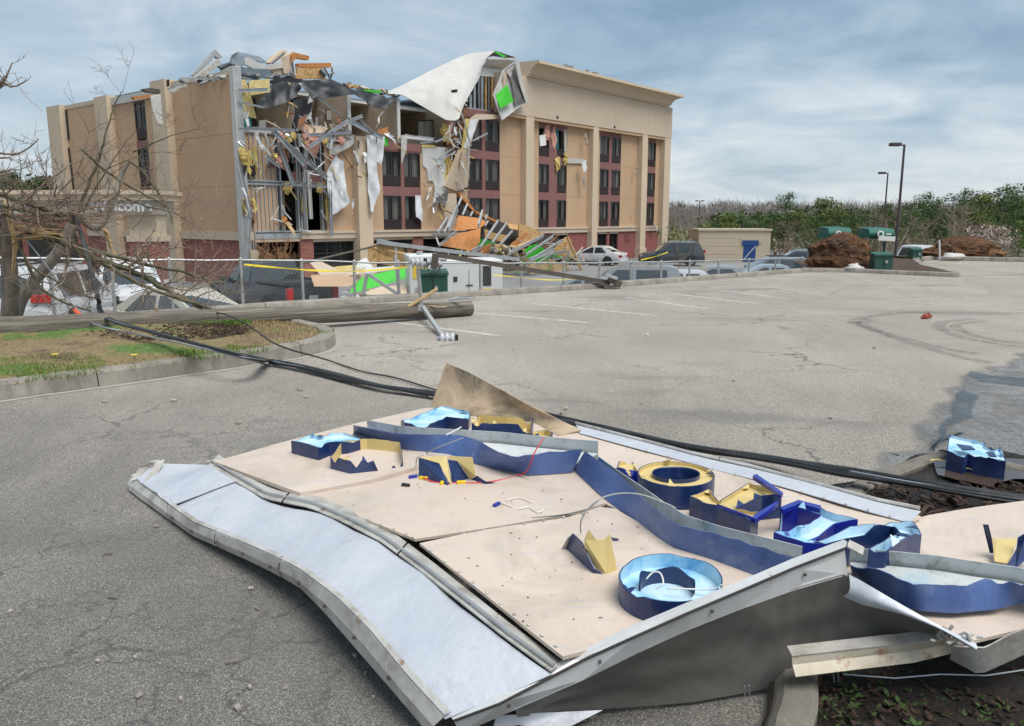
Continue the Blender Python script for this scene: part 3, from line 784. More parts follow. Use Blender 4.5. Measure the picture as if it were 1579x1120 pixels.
# storeys two to four: tan panels, mauve window bays
def panel(u0, u1, z0, z1, mat='stucco_tan', y=0.0, name='wall_panel'): return hpart(name, mat, (u0, y, z0), (u1, y+.22, z1))
edges = [uPil[0][1]-.05, uCol[0][0]], [uCol[0][3], U_TORN-.6], [uCol[1][3], uPil[1][0]+.05], [uPil[1][1]-.05, uCol[2][0]], [uCol[2][3], uPil[2][0]+.05], [uPil[2][1]-.05, uCol[3][0]], [uCol[3][3], uPil[3][0]+.05], [uPil[3][1]-.05, uOne[0]], [uOne[1], uPil[4][0]+.05]
for a, b in edges: panel(a, b, zf(0), zf(2)-.02 if b < U_TORN else ROOF)
panel(U(505), uPil[0][0]+.05, zf(0), zf(2)-.4)
for a, b in edges:
    for n in (1, 2):
        if b > U_TORN or n == 1: hpart('control_joint', 'stucco_joint', (a+.06, -.004, zf(n)-.3), (b-.06, .002, zf(n)-.27))
for c, tag4 in zip(uCol, (False, True, True, True)):
    top = 3 if tag4 else 2
    for n in range(top):
        z0 = zf(n)
        panel(c[0], c[3], z0+2.1, zf(n+1)-.0, 'stucco_mauve', .0, 'spandrel')
        panel(c[1], c[2], z0, z0+2.1, 'stucco_mauve', .0, 'mullion_wall')
        for q, (a, b) in enumerate(((c[0], c[1]), (c[2], c[3]))):
            br = c is uCol[2] and n == 2
            window(a, b, z0, 0, broken=br, seed=n*7+q+int(a*3), curtain=not br, off=.04)
for n in range(3):
    panel(uOne[0], uOne[1], zf(n)+2.1, zf(n+1), 'stucco_mauve', .0, 'spandrel')
    window(uOne[0], uOne[1], zf(n), 0, seed=50+n, off=.04)
# exposed storey edge over the torn left half
panel(uPil[0][1]+.3, U_TORN-1.6, zf(2)-.48, zf(2)-.02, 'stucco_mauve', -.03, 'spandrel')
# pilasters
for k, (a, b) in enumerate(uPil):
    zt = zf(2)+.1 if k == 0 else ROOF
    m = MB().b2((a, -.5, 0), (b, .2, zt)); m.b2((a-.12, -.58, 0), (b+.12, .2, .9)); m.build('pilaster', 'stucco_cream', hotel)
# belt course in lengths between the pilasters
cuts = [U(462)] + [x for p in uPil for x in p]
for a, b in zip(cuts[0::2], cuts[1::2]):
    MB().b2((a, -.14, 2.42), (b, .2, 2.80)).b2((a, -.2, 2.72), (b, .2, 2.86)).build('belt_course', 'stucco_pale', hotel)
MB().b2((0, -.14, 2.42), (.5, .2, 2.86)).build('belt_course', 'stucco_pale', hotel)
# ground storey: brick piers, glazed openings
def gwin(u0, u1, z0=.45, z1=2.25, n=3):
    f = MB()
    for k in range(n+1): u = lerp(u0, u1-.06, k/n); f.b2((u, .1, z0), (u+.06, .2, z1))
    f.b2((u0, .105, z1-.06), (u1, .195, z1)); f.b2((u0, .105, z0), (u1, .195, z0+.06)); f.b2((u0, .11, z0+1.1), (u1, .19, z0+1.15))
    w = f.build('window', 'frame_dark', hotel)
    MB().b2((u0, .15, z0), (u1, .156, z1)).build('pane', 'tint_glass', w)
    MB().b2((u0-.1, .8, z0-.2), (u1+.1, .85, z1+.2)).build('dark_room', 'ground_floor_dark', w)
    if z0 > .1: hpart('brick_sill', 'brick', (u0, 0, 0), (u1, .22, z0))
    hpart('window_head', 'stucco_pale', (u0, -.02, z1), (u1, .22, 2.42))
gsegs = [(U(462), U(482), 'b'), (U(482), U(546), 'w'), (uPil[0][1], U(636), 'w'), (U(636), U(652), 'b'), (U(652), U(720), 'w'), (U(720), U(731), 'b'), (U(731), uPil[1][0], 'w'), (uPil[1][1], U(852), 'm'), (U(852), U(876), 'w'), (U(876), uPil[2][0], 'm'), (uPil[2][1], U(922), 'm'), (U(922), U(936), 'w'), (U(936), U(940), 'm'), (U(940), U(953), 'w'), (U(953), uPil[3][0], 'm'), (uPil[3][1], uPil[4][0], 'm')]
plain('brick_mauve', (.25,.085,.075), .85, .12, 3)
for a, b, k in gsegs:
    if k == 'w': gwin(a, b, .45 if b < U(800) else .05, 2.25, 3 if b-a > 2.5 else 2)
    else: hpart('brick_pier', 'brick' if k == 'b' else 'brick_mauve', (a, -.01, 0), (b, .22, 2.43))
# louvre on the far bay
lv = MB(); a, b = U(963), U(972)
for k in range(6): lv.b2((a, -.05, 1.5+k*.13), (b, -.012, 1.58+k*.13))
lv.build('louvre', 'brick_mauve', hotel)

# -- entablature and concave cornice over the surviving right half
E0 = U(768)
MB().b2((E0, -.52, ROOF), (uPil[4][1]+.06, .4, ROOF+2.72)).build('entablature', 'stucco_pale', hotel)
for a, b in (((uPil[1][1]), uPil[2][0]), (uPil[2][1], uPil[3][0]), (uPil[3][1], uPil[4][0]), (E0, uPil[1][0])):
    hpart('soffit_band', 'stucco_mauve' if False else 'stucco_tan', (a, -.46, ROOF-.22), (b, .2, ROOF-.01))
prof = [(-.52, 2.72), (-.72, 2.74), (-.72, 2.86), (-.80, 2.86), (-.84, 3.0), (-.93, 3.16), (-1.06, 3.30), (-1.24, 3.42), (-1.46, 3.50), (-1.62, 3.53), (-1.62, 3.72), (.4, 3.78)]
cn = MB(); rows = []
cs = U(803)
for y, z in prof: rows.append([V(cs, y, ROOF+z), V(HLEN - y - .5, y, ROOF+z), V(HLEN - y - .5, 8 + 0*y, ROOF+z)])
cn.grid(rows); cn.add([r[0] for r in rows] + [V(cs,.4,ROOF+2.72)], [tuple(range(len(rows)+1))]); cn.build('cornice', 'stucco_cream', hotel)
for px, py in ((860,181), (948,196)):
    p = fp(px, py, -.56); MB().cyl(p, p+V(0,.06,0), .11, 10).cyl(p-V(0,.05,0), p, .05, 8).build('anchor_hole', 'room_dark', hotel)
# broken capping along the cornice
cap = MB()
for px in (872, 880, 905, 918): p = fp(px, 110, -1.4); p.z = ROOF+3.82; cap.box(p, (.5,.3,.16), Matrix.Rotation(.3*(px%3),3,'Z'))
cap.build('loose_capping', 'rubble', hotel)
# mass of the building behind: roof deck, back and side walls, floors
hpart('roof_deck', 'roof_slate', (E0+.3, .4, ROOF+1.6), (HLEN, 22, ROOF+1.75))
hpart('back_wall', 'stucco_tan', (0, 22.4, 0), (HLEN, 22.6, ROOF))
hpart('side_wall', 'stucco_tan', (HLEN-.2, .22, 0), (HLEN, 22.4, ROOF+2.7))
for n in range(1, 3): hpart('floor_slab', 'drywall', (.25, .23, zf(n)-.26), (HLEN-.25, 22, zf(n)-.02))
hpart('floor_slab', 'drywall', (.25, .23, zf(0)-.3), (HLEN-.25, 22, zf(0)-.03))
hpart('corridor_wall', 'room_wall', (.3, 6.0, zf(2)), (U(760), 6.15, ROOF))
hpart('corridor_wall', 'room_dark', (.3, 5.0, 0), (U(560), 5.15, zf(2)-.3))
# -- rooms laid open on the top storey
PT = [U(460), U(547), U(621), U(705)]
for k, u in enumerate(PT):
    w = hpart('room_partition', 'room_wall', (u-.16, .12, zf(2)), (u, 5.98, ROOF-.05))
    if k: hpart('partition_edge', 'drywall', (u-.2, .02, zf(2)), (u+.03, .115, ROOF-.03), w)
for a, b in zip([.4]+PT[:-1], [p-.2 for p in PT]):
    hpart('carpet', 'fallen_brown', (a, .3, zf(2)-.018), (b, 5.98, zf(2)+.01))
    if a > 1: hpart('ceiling_panel', 'ceiling_white', (a, 2.6, ROOF-.2), (b, 5.98, ROOF-.06))
    d = hpart('door_leaf', 'room_dark', (lerp(a,b,.62), 5.93, zf(2)), (lerp(a,b,.62)+.95, 5.985, zf(2)+2.05))
hpart('roof_deck', 'roof_slate', (.4, 3.2, ROOF), (E0+.3, 22.4, ROOF+.16))
# -- left corner: cladding gone, steel studs over tan board, tall steel corner angle
US = U(433)
for n in (0, 1):
    z0, z1 = zf(n), zf(n+1)-.15
    hpart('gypsum_board', 'stucco_tan', (.34, .17, z0), (US, .20, z1))
    for k in range(8):
        u = .42 + (US-.5)*k/7
        hpart('wall_stud', 'steel_stud', (u, .09, z0+.05), (u+.038, .168, z1-.05))
    hpart('stud_track', 'steel_stud', (.3, .04, z0-.02), (U(505), .298, z0+.05)); hpart('stud_track', 'steel_stud', (.3, .04, z1-.05), (U(505), .298, z1+.03))
    for px in (436, 462, 466, 474, 499):
        hpart('wall_stud', 'steel_stud', (U(px), .05, z0+.06), (U(px)+.09, .296, z1-.06))
hpart('gypsum_board', 'room_wall', (U(448), 1.2, zf(0)), (U(461), 1.25, zf(1)-.2))
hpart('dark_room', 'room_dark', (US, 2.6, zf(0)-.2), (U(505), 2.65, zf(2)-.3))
for k in range(3): hpart('wall_stud', 'steel_stud', (.34+.12*k, -.05-.03*k, .2), (.40+.12*k, .2, 2.9))
MB().b2((-.14, -.12, -.0), (.30, .16, ROOF+.25)).build('corner_angle', 'galv', hotel)
MB().b2((-.19, -.17, -.0), (-.145, .2, ROOF+.3)).build('corner_trim', 'sheet_white', hotel)
hpart('stub_wall', 'ivory_block', (.02, -.5, 0), (.5, -.15, 1.9))
hpart('lintel', 'room_wall', (.42, -.02, 2.3), (U(462), .2, 2.44)); hpart('lintel', 'steel_stud', (.42, -.03, 2.46), (U(462), .2, 2.75))
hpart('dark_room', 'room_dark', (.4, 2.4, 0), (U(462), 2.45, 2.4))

# -- left end wall (local x = 0 face, running back along +y)
ELEN = W(99)
def epart(name, mat, y0, y1, z0, z1, x0=0.0, x1=.22, parent=None): return hpart(name, mat, (x0, y0, z0), (x1, y1, z1), parent)
yA = W(280); yB = W(258); yC = W(191); yD = W(172); yE = W(118); yW0, yW1 = W(238), W(221)
TOPE = ROOF - .05
for a, b in ((.18, yA), (yB, yW0), (yW1, yC), (yD, yE)):
    epart('wall_panel', 'stucco_tan', a, b, zf(0), TOPE - (.0 if a < 1 else .15))
for a, b in ((yA, yB), (yC, yD), (yE, ELEN)):
    MB().b2((-.42, a, 0), (.22, b, TOPE + (.35 if a < yB else .12))).build('pilaster', 'stucco_cream', hotel)
epart('belt_course', 'stucco_pale', .2, yA, 2.42, 2.86, -.1, .2); epart('belt_course', 'stucco_pale', yB, yC, 2.42, 2.86, -.1, .2); epart('belt_course', 'stucco_pale', yD, yE, 2.42, 2.86, -.1, .2)
epart('brick_wall', 'brick', .2, yA, 0, 2.43, .0, .2); epart('brick_wall', 'brick', yB, yC, 0, 2.43, .0, .2); epart('brick_wall', 'brick', yD, yE, 0, 2.43, 0, .2)
for a, b in ((.18, yA), (yB, yW0), (yW1, yC), (yD, yE)):
    for n in (1, 2): epart('control_joint', 'stucco_joint', a+.08, b-.08, zf(n)-.3, zf(n)-.27, -.004, .002)
epart('parapet_cap', 'stucco_pale', .4, yA, TOPE, TOPE+.22, -.03, .3)
epart('parapet_cap', 'stucco_pale', yD, yE, TOPE-.15, TOPE+.1, -.04, .3)
for n in range(3):
    window(yW1+(yW0-yW1), yW1, zf(n), 0, seed=80+n, x_axis=False, off=.04) if yW0 < yW1 else window(yW1, yW0, zf(n), 0, seed=80+n, x_axis=False, off=.04)
    epart('spandrel', 'stucco_mauve', min(yW0,yW1), max(yW0,yW1), zf(n)+2.1, zf(n+1)-.1, .0, .2)
epart('torn_fascia', 'sheet_white', yB, yC, TOPE-.45, TOPE-.02, -.16, .1)
epart('dark_joint', 'room_dark', yE-.25, yE-.05, TOPE-2.1, TOPE-.2, -.06, .02)
cr_ = MB(); cr_.tube([ep(106,228,-.03), ep(109,250,-.03), ep(112,275,-.03), ep(114,296,-.03)], .07, 5); cr_.build('wall_crack', 'room_dark', hotel)
# ---------------------------------------------------------------- the blown-down roof sign
SG = [(330,712,.17),(465,762,.21),(640,835,.26),(870,1010,.28),(545,655,.24),(670,625,.26),(900,660,.26),(1150,725,.26),(1410,790,.27),(800,740,.25),(720,880,.27),(1000,820,.27),(990,950,.27),(1150,900,.265),(1285,855,.26),(1250,790,.265),(1400,860,.30),(1600,800,.30),(1600,960,.30),(1480,985,.30)]
def zs(px, py):
    a = b = 0.0
    for x, y, z in SG:
        w = 1.0 / (((px-x)/1.0)**2 + ((py-y)*1.6)**2 + 900.0)**1.6
        a += w*z; b += w
    return a / b
def S(px, py, dz=0.0): return gz(px, py, zs(px, py) + dz)
def ZM(x0, y0, k): return lambda x, y: (x0 + x/k, y0 + y/k)
Z3, Z4, Z5, Z6, ZL = ZM(430,540,3.096), ZM(820,640,3.111), ZM(1060,640,3.042), ZM(900,820,2.325), ZM(180,680,2.546)
sign = thing('fallen_roof_sign', 'big buckled hotel sign lying face up on the asphalt, beige panels and blue channel letters', 'sign', gz(760, 860))
def sp(mb, name, mat, parent=None, **k): return mb.build(name, mat, parent or sign, world=True, **k)
def pline(P, n):                                     # resample a pixel polyline
    out = []
    L = [math.hypot(P[i+1][0]-P[i][0], P[i+1][1]-P[i][1]) for i in range(len(P)-1)]; T = sum(L)
    for k in range(n+1):
        s_ = T*k/n
        for i, l in enumerate(L):
            if s_ <= l + 1e-6 or i == len(L)-1:
                t = s_/l if l else 0; t = min(1, t)
                out.append((lerp(P[i][0], P[i+1][0], t), lerp(P[i][1], P[i+1][1], t))); break
            s_ -= l
    return out
def spanel(name, mat, top, bot, nu=24, nv=10, dz=0.0, th=.012, wob=.006, seed=0, parent=None):
    a, b = pline(top, nu), pline(bot, nu); rows = []
    for i in range(nv+1):
        t = i/nv; r = []
        for j in range(nu+1):
            x, y = lerp(a[j][0], b[j][0], t), lerp(a[j][1], b[j][1], t)
            p = S(x, y, dz); p.z += wob*mnoise.noise(V(p.x*2.2+seed, p.y*2.2, seed)); r.append(p)
        rows.append(r)
    rows.reverse()
    return sp(MB().slab(rows, th), name, mat, parent, smooth=False)
spanel('face_panel', 'panel_beige', [(545,654),(668,627),(895,663),(1150,722),(1420,797)], [(690,710),(800,735),(930,774),(1020,828),(1240,886)], dz=.0)
spanel('face_panel', 'panel_beige', [(330,712),(430,684),(546,654)], [(463,760),(567,741),(702,704)], 16, 8, dz=.026, seed=3, th=.02)
spanel('face_panel', 'panel_beige', [(470,764),(590,738),(702,709),(932,772)], [(640,831),(760,812),(870,793),(934,776)], 18, 10, dz=.006, seed=5)
spanel('face_panel', 'panel_beige', [(647,838),(770,814),(880,796),(936,778),(1020,826),(1240,884)], [(868,1012),(900,1004),(965,988),(1060,960),(1150,922),(1220,898),(1292,872)], 24, 10, dz=.014, seed=7)
spanel('face_panel', 'panel_beige', [(1236,872),(1420,796),(1640,762)], [(1312,898),(1482,992),(1660,948)], 20, 10, dz=-.02, seed=9, wob=.012)
# the corner of the far panel, bent up and stained
fb = [Z3(728,270), Z3(900,314), Z3(1200,338), Z3(1330,414)]; ft = [Z3(803,60), Z3(905,105), Z3(1200,262), Z3(1442,385)]
fz = [.57,.52,.38,.27]
A = [gz(*p, zs(*p)-.005) for p in fb]; B = [gz(*p, z) for p, z in zip(ft, fz)]
rows = patch(A, B, 20, 8)
for i, r in enumerate(rows):
    for j, p in enumerate(r): p.y += .05*math.sin(i/8*PI)*math.sin(j/20*PI) + .02*mnoise.noise(p*3)
rows.reverse(); sp(MB().slab(rows, .008), 'bent_panel_corner', 'panel_stained', smooth=True).__setitem__('label', 'stained beige panel corner bent upright')

# white returns: along the left, along the far side
OUT_T = [(203,737,.06),(221,751,.065),(298,808,.085),(384,843,.14),(423,861,.165),(461,880,.185),(518,923,.205),(573,978,.20),(624,1041,.17),(686,1108,.12)]
OUT_B = [(200,756,.012),(215,768,.012),(298,826,.02),(380,862,.062),(423,883,.085),(463,905,.105),(500,942,.115),(573,1026,.10),(625,1086,.08),(660,1128,.05)]
INN = [(250,718,.13),(321,721,.155),(408,772,.20),(478,786,.225),(533,810,.24),(588,839,.25),(643,880,.262),(700,925,.27),(774,984,.272),(850,1040,.25)]
G3 = lambda P: [gz(*p) for p in P]
def sub(P, a, b, n):
    Q = [Vector(p) for p in P]; return [Q and poly_at(Q, lerp(a, b, k/n)) for k in range(n+1)]
def whites(a0, a1, b0, b1, seed, dz):
    rows = patch(sub(G3(OUT_T), a0, a1, 30), sub(G3(INN), b0, b1, 30), 26, 8, .016, seed, 3.0)
    for i, r in enumerate(rows):
        for j, p in enumerate(r):
            p.z += dz
            for c0, sl, am in ((9,.6,-.012),(15,-.5,.014),(21,.3,-.010)): p.z += am*max(0, 1-abs(j-c0-sl*(i-4))/1.6)*math.sin(PI*(.15+.85*i/8))
    rows = [list(r) for r in rows]
    sp(MB().slab(rows, .004), 'side_sheet', 'sheet_metal_white', smooth=True)
whites(.0, .225, .0, .235, 2, .016)
whites(.20, 1.0, .22, 1.0, 6, -.003)
# outer edge channel of that return: face, lip, each in lengths
segs = [(0, .205), (.21, .40), (.405, .60), (.605, 1.0)]
Tw, Bw = G3(OUT_T), G3(OUT_B)
for k, (a, b) in enumerate(segs):
    t, u = sub(Tw, a, b, 14), sub(Bw, a, b, 14)
    rows = [[p + V(0,0,.006) for p in t], [p.lerp(q,.45) + V(-.008,-.008,0) for p, q in zip(t, u)], [q for q in u]]
    sp(MB().slab(rows, .004), 'edge_channel', 'frame_weathered', smooth=False)
    inn = [p.lerp(q, .06) + V(0,0,.012) for p, q in zip(t, sub(G3(INN), a, b, 14))]
    rows = [[p + V(0,0,.010) for p in t], inn]; rows.reverse()
    sp(MB().slab(rows, .004), 'edge_lip', 'frame_weathered')
for k in range(9):
    t = .24 + k*.085; p = poly_at(Tw, t).lerp(poly_at(Bw, t), .5) + V(-.012,-.012,0)
    sp(MB().lathe([(.0,-.006),(.008,-.006),(.008,.002),(0,.002)], 8, p, 'y'), 'screw_head', 'fallen_brown')
# inner rail between white return and panels
ri = [p + V(0,0,.012) for p in G3(INN)[1:]]
off = [gz(p[0]+9, p[1]-13, p[2]+.012) for p in INN[1:]]
off2 = [gz(p[0]+16, p[1]-20, p[2]-.005) for p in INN[1:]]
for a, b in ((0,.33),(.335,.66),(.665,1)):
    sp(MB().slab([sub(off2,a,b,12), sub(off,a,b,12), sub(ri,a,b,12)][::-1], .006), 'inner_rail', 'frame_weathered')
    sp(MB().tube([p+V(0,0,.012) for p in sub([x.lerp(y,.5) for x, y in zip(ri, off)],a,b,14)], .006, 5), 'rail_bead', 'galv')
# torn ends at the far left corner
for pts in ([(205,742,.07),(218,722,.12),(232,712,.16),(240,713,.16)], [(222,748,.07),(236,728,.12),(244,712,.17)], [(300,716,.16),(318,712,.17),(334,713,.17)]):
    L = [gz(*p) for p in pts]; mb = MB()
    mb.slab([[p + V(-.012,0,0) for p in L], [p + V(.035,.012,.008) for p in L]], .003); sp(mb, 'torn_strip', 'frame_weathered')
# far return, white, with a beige bead
fu = [(888,655),(1000,684),(1060,700),(1159,722),(1270,752),(1356,775),(1420,788)]; fl = [(894,668),(1000,697),(1060,712),(1165,740),(1250,764),(1340,790),(1402,806)]
a = [S(*p, .012) for p in fu]; b = [S(*p, .008) for p in fl]
sp(MB().slab(patch(b, a, 24, 3, .01, 4), .004), 'side_sheet', 'sheet_metal_white', smooth=True)
for x, y in ((0,.5),(.505,1)):
    sp(MB().tube([p + V(0,.012,.008) for p in sub(a, x, y, 12)], .010, 6), 'rail_bead', 'frame_weathered')
    sp(MB().slab([[p+V(0,.02,0) for p in sub(a,x,y,12)], [p+V(.01,.03,-.10) for p in sub(a,x,y,12)]][::-1], .004), 'edge_channel', 'frame_weathered')

# front edge frame rising to the peak, and the grey back sheet below it
FT = [(694,1104,.12),(762,1078,.18),(884,1018,.27),(965,976,.34),(1060,936,.40),(1141,903,.44),(1225,867,.48),(1307,836,.52)]
FG = [(700,1112,.12),(770,1086,.18),(900,1018,.27),(975,984,.335),(1065,944,.395),(1141,912,.435),(1225,876,.475),(1303,846,.51)]
FB = [(712,1128,.07),(785,1096,.12),(900,1046,.21),(985,1004,.275),(1065,968,.335),(1141,938,.37),(1225,908,.40),(1307,884,.43)]
ft_, fg_, fb_ = G3(FT), G3(FG), G3(FB)
back = [p + V(-.006,.018,.002) for p in ft_]
sp(MB().tube([p + V(0,-.004,.003) for p in fg_], .0045, 5), 'frame_groove', 'room_dark')
sp(MB().slab([fg_, ft_, back], .004), 'frame_flange', 'frame_white')
sp(MB().slab([[p + V(0,0,-.006) for p in fb_], [p + V(0,0,-.004) for p in fg_]], .004), 'frame_face', 'frame_white')
for t in (.12,.34,.62,.88):
    p = poly_at(fg_, t).lerp(poly_at(fb_, t), .45) + V(0,-.004,.0)
    sp(MB().lathe([(.0,-.007),(.005,-.006),(.0065,.0),(0,.003)], 8, p, 'y'), 'bolt', 'fallen_brown')
BT = [fb_[1], fb_[2], fb_[3], fb_[4], fb_[5], fb_[6], fb_[7], gz(1400,940,.37), gz(1470,978,.33)]
BB = [gz(*p) for p in ((799,1106,.06),(890,1096,.035),(985,1090,.02),(1070,1083,.015),(1159,1067,.02),(1240,1046,.05),(1330,1030,.10),(1420,1015,.15),(1480,1000,.22))]
rows = patch(BB, BT, 30, 12)
for i, r in enumerate(rows):
    for j, p in enumerate(r):
        s_ = math.sin(i/12*PI); p.y += .03*s_ + .02*s_*mnoise.noise(V(j*.4, i*.3, 2)); p.x += .0
sp(MB().slab(rows, .003), 'back_sheet', 'sheet_back', smooth=True)
for pts in ([(980,1075,.09),(1000,1055,.10),(1060,1020,.17),(1075,1012,.19)], [(992,1000,.22),(1010,1012,.2),(1025,1003,.22),(1035,1005,.22)], [(1120,1040,.12),(1085,1070,.08)]):
    pass
# white sheet tongue poking out below the front corner
sp(MB().slab(patch([gz(760,1126,.03), gz(800,1118,.03), gz(860,1130,.02)], [gz(765,1104,.07), gz(860,1098,.055), gz(930,1094,.05)], 10, 4, .01, 3), .004), 'side_sheet', 'sheet_metal_white', smooth=True)
# rusty cap at the peak, twisted white strip, lower bar and hooked end
pk = ft_[-1]
sp(MB().slab([[fg_[-1]+V(.004,-.004,.004), pk+V(.004,0,.004)], [gz(1330,858,.50), gz(1332,846,.51)]], .006), 'peak_bracket', 'frame_weathered')
tw_u = [gz(*p) for p in ((1309,886,.43),(1345,906,.42),(1400,938,.39),(1455,968,.35),(1505,992,.30))]
tw_l = [gz(*p) for p in ((1300,920,.36),(1330,933,.355),(1385,946,.36),(1440,964,.335),(1490,996,.29))]
rows = patch(tw_l, tw_u, 18, 5)
for i, r in enumerate(rows):
    for p in r: p.y -= .03*math.sin(i/5*PI)
sp(MB().slab(rows, .003), 'twisted_strip', 'sheet_metal_white', smooth=True)
b0 = [gz(*p) for p in ((1221,1013,.20),(1300,1004,.215),(1400,993,.24),(1475,984,.27))]; b1 = [gz(*p) for p in ((1227,1044,.145),(1310,1034,.16),(1410,1022,.18),(1500,1000,.23))]
sp(MB().slab([b1, [p.lerp(q,.5)+V(0,.012,0) for p, q in zip(b0,b1)], b0], .005), 'lower_bar', 'bar_rust')
sp(MB().slab([[p+V(0,-.002,.004) for p in b0], [p+V(0,.05,.01) for p in b0]], .004), 'bar_flange', 'frame_weathered')
h0 = [gz(*p) for p in ((1470,998,.28),(1520,1000,.26),(1560,978,.29),(1640,948,.31))]; h1 = [gz(*p) for p in ((1465,1016,.20),(1510,1040,.15),(1560,1018,.19),(1650,975,.23))]
sp(MB().slab(patch(h1, h0, 16, 5, .015, 8), .005), 'hooked_end', 'frame_weathered', smooth=True)
tn = MB()
for k in range(14):
    x = 1440+k*5; p = gz(x, 985+RND.uniform(-5,5), .31); tn.bar(p, p+V(RND.uniform(-.03,.03), RND.uniform(-.02,.02), RND.uniform(-.01,.04)), .012, .004)
sp(tn, 'torn_shreds', 'frame_weathered')
sp(MB().tube([gz(1300,1040,.12), gz(1380,1046,.1), gz(1450,1040,.11), gz(1520,1042,.12), gz(1600,1030,.13)], .003, 5), 'drop_wire', 'wire_steel')
for x in (1148, 1155, 1285, 1292): sp(MB().cyl(gz(x, 1058-(x-1148)*.16, .10), gz(x+1, 1074-(x-1148)*.16, .06), .003, 5), 'anchor_rod', 'wire_steel')

# swoosh border: open trough, dark outside, pale inside
def trough(top, bot, far, label, hw=.125, n=36, far_h=.95, jag=0.0, z_add=0.0):
    wt = [S(*p, hw+z_add) for p in pline(top, n)]; wb = [S(*p, .004+z_add) for p in pline(bot, n)]
    fa = [S(*p, hw*far_h+z_add) for p in pline(far, n)]
    for j, p in enumerate(wt): p.z += .006*mnoise.noise(V(j*.5, 2, 1)) - jag*max(0, mnoise.noise(V(j*.33, 7, 3)))
    root = sp(MB().slab([wb, [p.lerp(q,.5)+V(0,-.004,0) for p,q in zip(wb,wt)], wt], .003), 'border_wall', 'band_blue', smooth=True)
    fl0 = [p.lerp(b_,.62) + (q-p).normalized()*.016 for p, q, b_ in zip(wt, fa, wb)]
    fl1 = [q + V(0,-.004,-hw*.50) for q in fa]
    mid = [p.lerp(q,.5) + V(0,0,-.006) for p, q in zip(fl0, fl1)]
    sp(MB().slab([fl0, mid, fl1], .003), 'border_inside', 'band_inside', root, smooth=True)
    fb = [q + V(.004,.02,-hw*far_h*.9) for q in fa]
    sp(MB().slab([[q+V(0,.004,.006) for q in fa], fb], .003), 'border_wall', 'band_inside', root)
    return root
trough([Z3(355,360),Z3(560,400),Z3(860,405),Z3(950,430),Z3(1050,490),Z3(1140,512),Z3(1250,492),Z3(1450,475)], [Z3(357,402),Z3(595,490),Z3(750,510),Z3(900,532),Z3(1050,570),Z3(1190,600),Z3(1300,592),Z3(1400,585)],
       [Z3(420,338),Z3(580,368),Z3(800,382),Z3(920,388),Z3(1060,396),Z3(1210,412),Z3(1400,430),Z3(1525,440)], None)
trough([Z4(255,175),Z4(410,280),Z4(480,345),Z4(560,430),Z4(700,530),Z4(900,575),Z4(1080,630),Z4(1275,690)], [Z4(195,262),Z4(330,385),Z4(450,480),Z4(600,600),Z4(680,650),Z4(860,705),Z4(1060,780),Z4(1260,860)],
       [Z4(320,205),Z4(440,290),Z4(530,350),Z4(645,432),Z4(745,490),Z4(900,540),Z4(1100,590),Z4(1300,640)], None)
trough([(1311,872),(1356,878),(1380,890),(1408,901),(1481,903),(1520,893),(1545,896),(1640,912)], [(1313,886),(1339,903),(1389,934),(1422,943),(1471,946),(1537,940),(1579,930),(1650,925)],
       [(1312,847),(1400,855),(1450,860),(1500,868),(1560,876),(1600,884),(1640,890),(1670,896)], None, hw=.10, jag=.02, far_h=.85)

# channel letters
def ell(cx, cy, rx, ry, n=28, rot=0.0):
    return [(cx + rx*math.cos(t)*math.cos(rot) - ry*math.sin(t)*math.sin(rot), cy + rx*math.cos(t)*math.sin(rot) + ry*math.sin(t)*math.cos(rot)) for t in [2*PI*k/n for k in range(n)]]
def dens(P, m=4):
    out = []
    for i in range(len(P)):
        a, b = P[i], P[(i+1) % len(P)]
        out += [(lerp(a[0],b[0],k/m), lerp(a[1],b[1],k/m)) for k in range(m)]
    return out
def inset(P, d):
    n = len(P); c = sum(P, V(0,0,0))/n; out = []
    area = sum(P[i].x*P[(i+1)%n].y - P[(i+1)%n].x*P[i].y for i in range(n)); sg = 1 if area > 0 else -1
    for i in range(n):
        e = (P[(i+1)%n]-P[i-1]); e.z = 0
        if e.length < 1e-9: e = V(1,0,0)
        e.normalize(); out.append(P[i] + V(-e.y, e.x, 0)*d*sg)
    return out
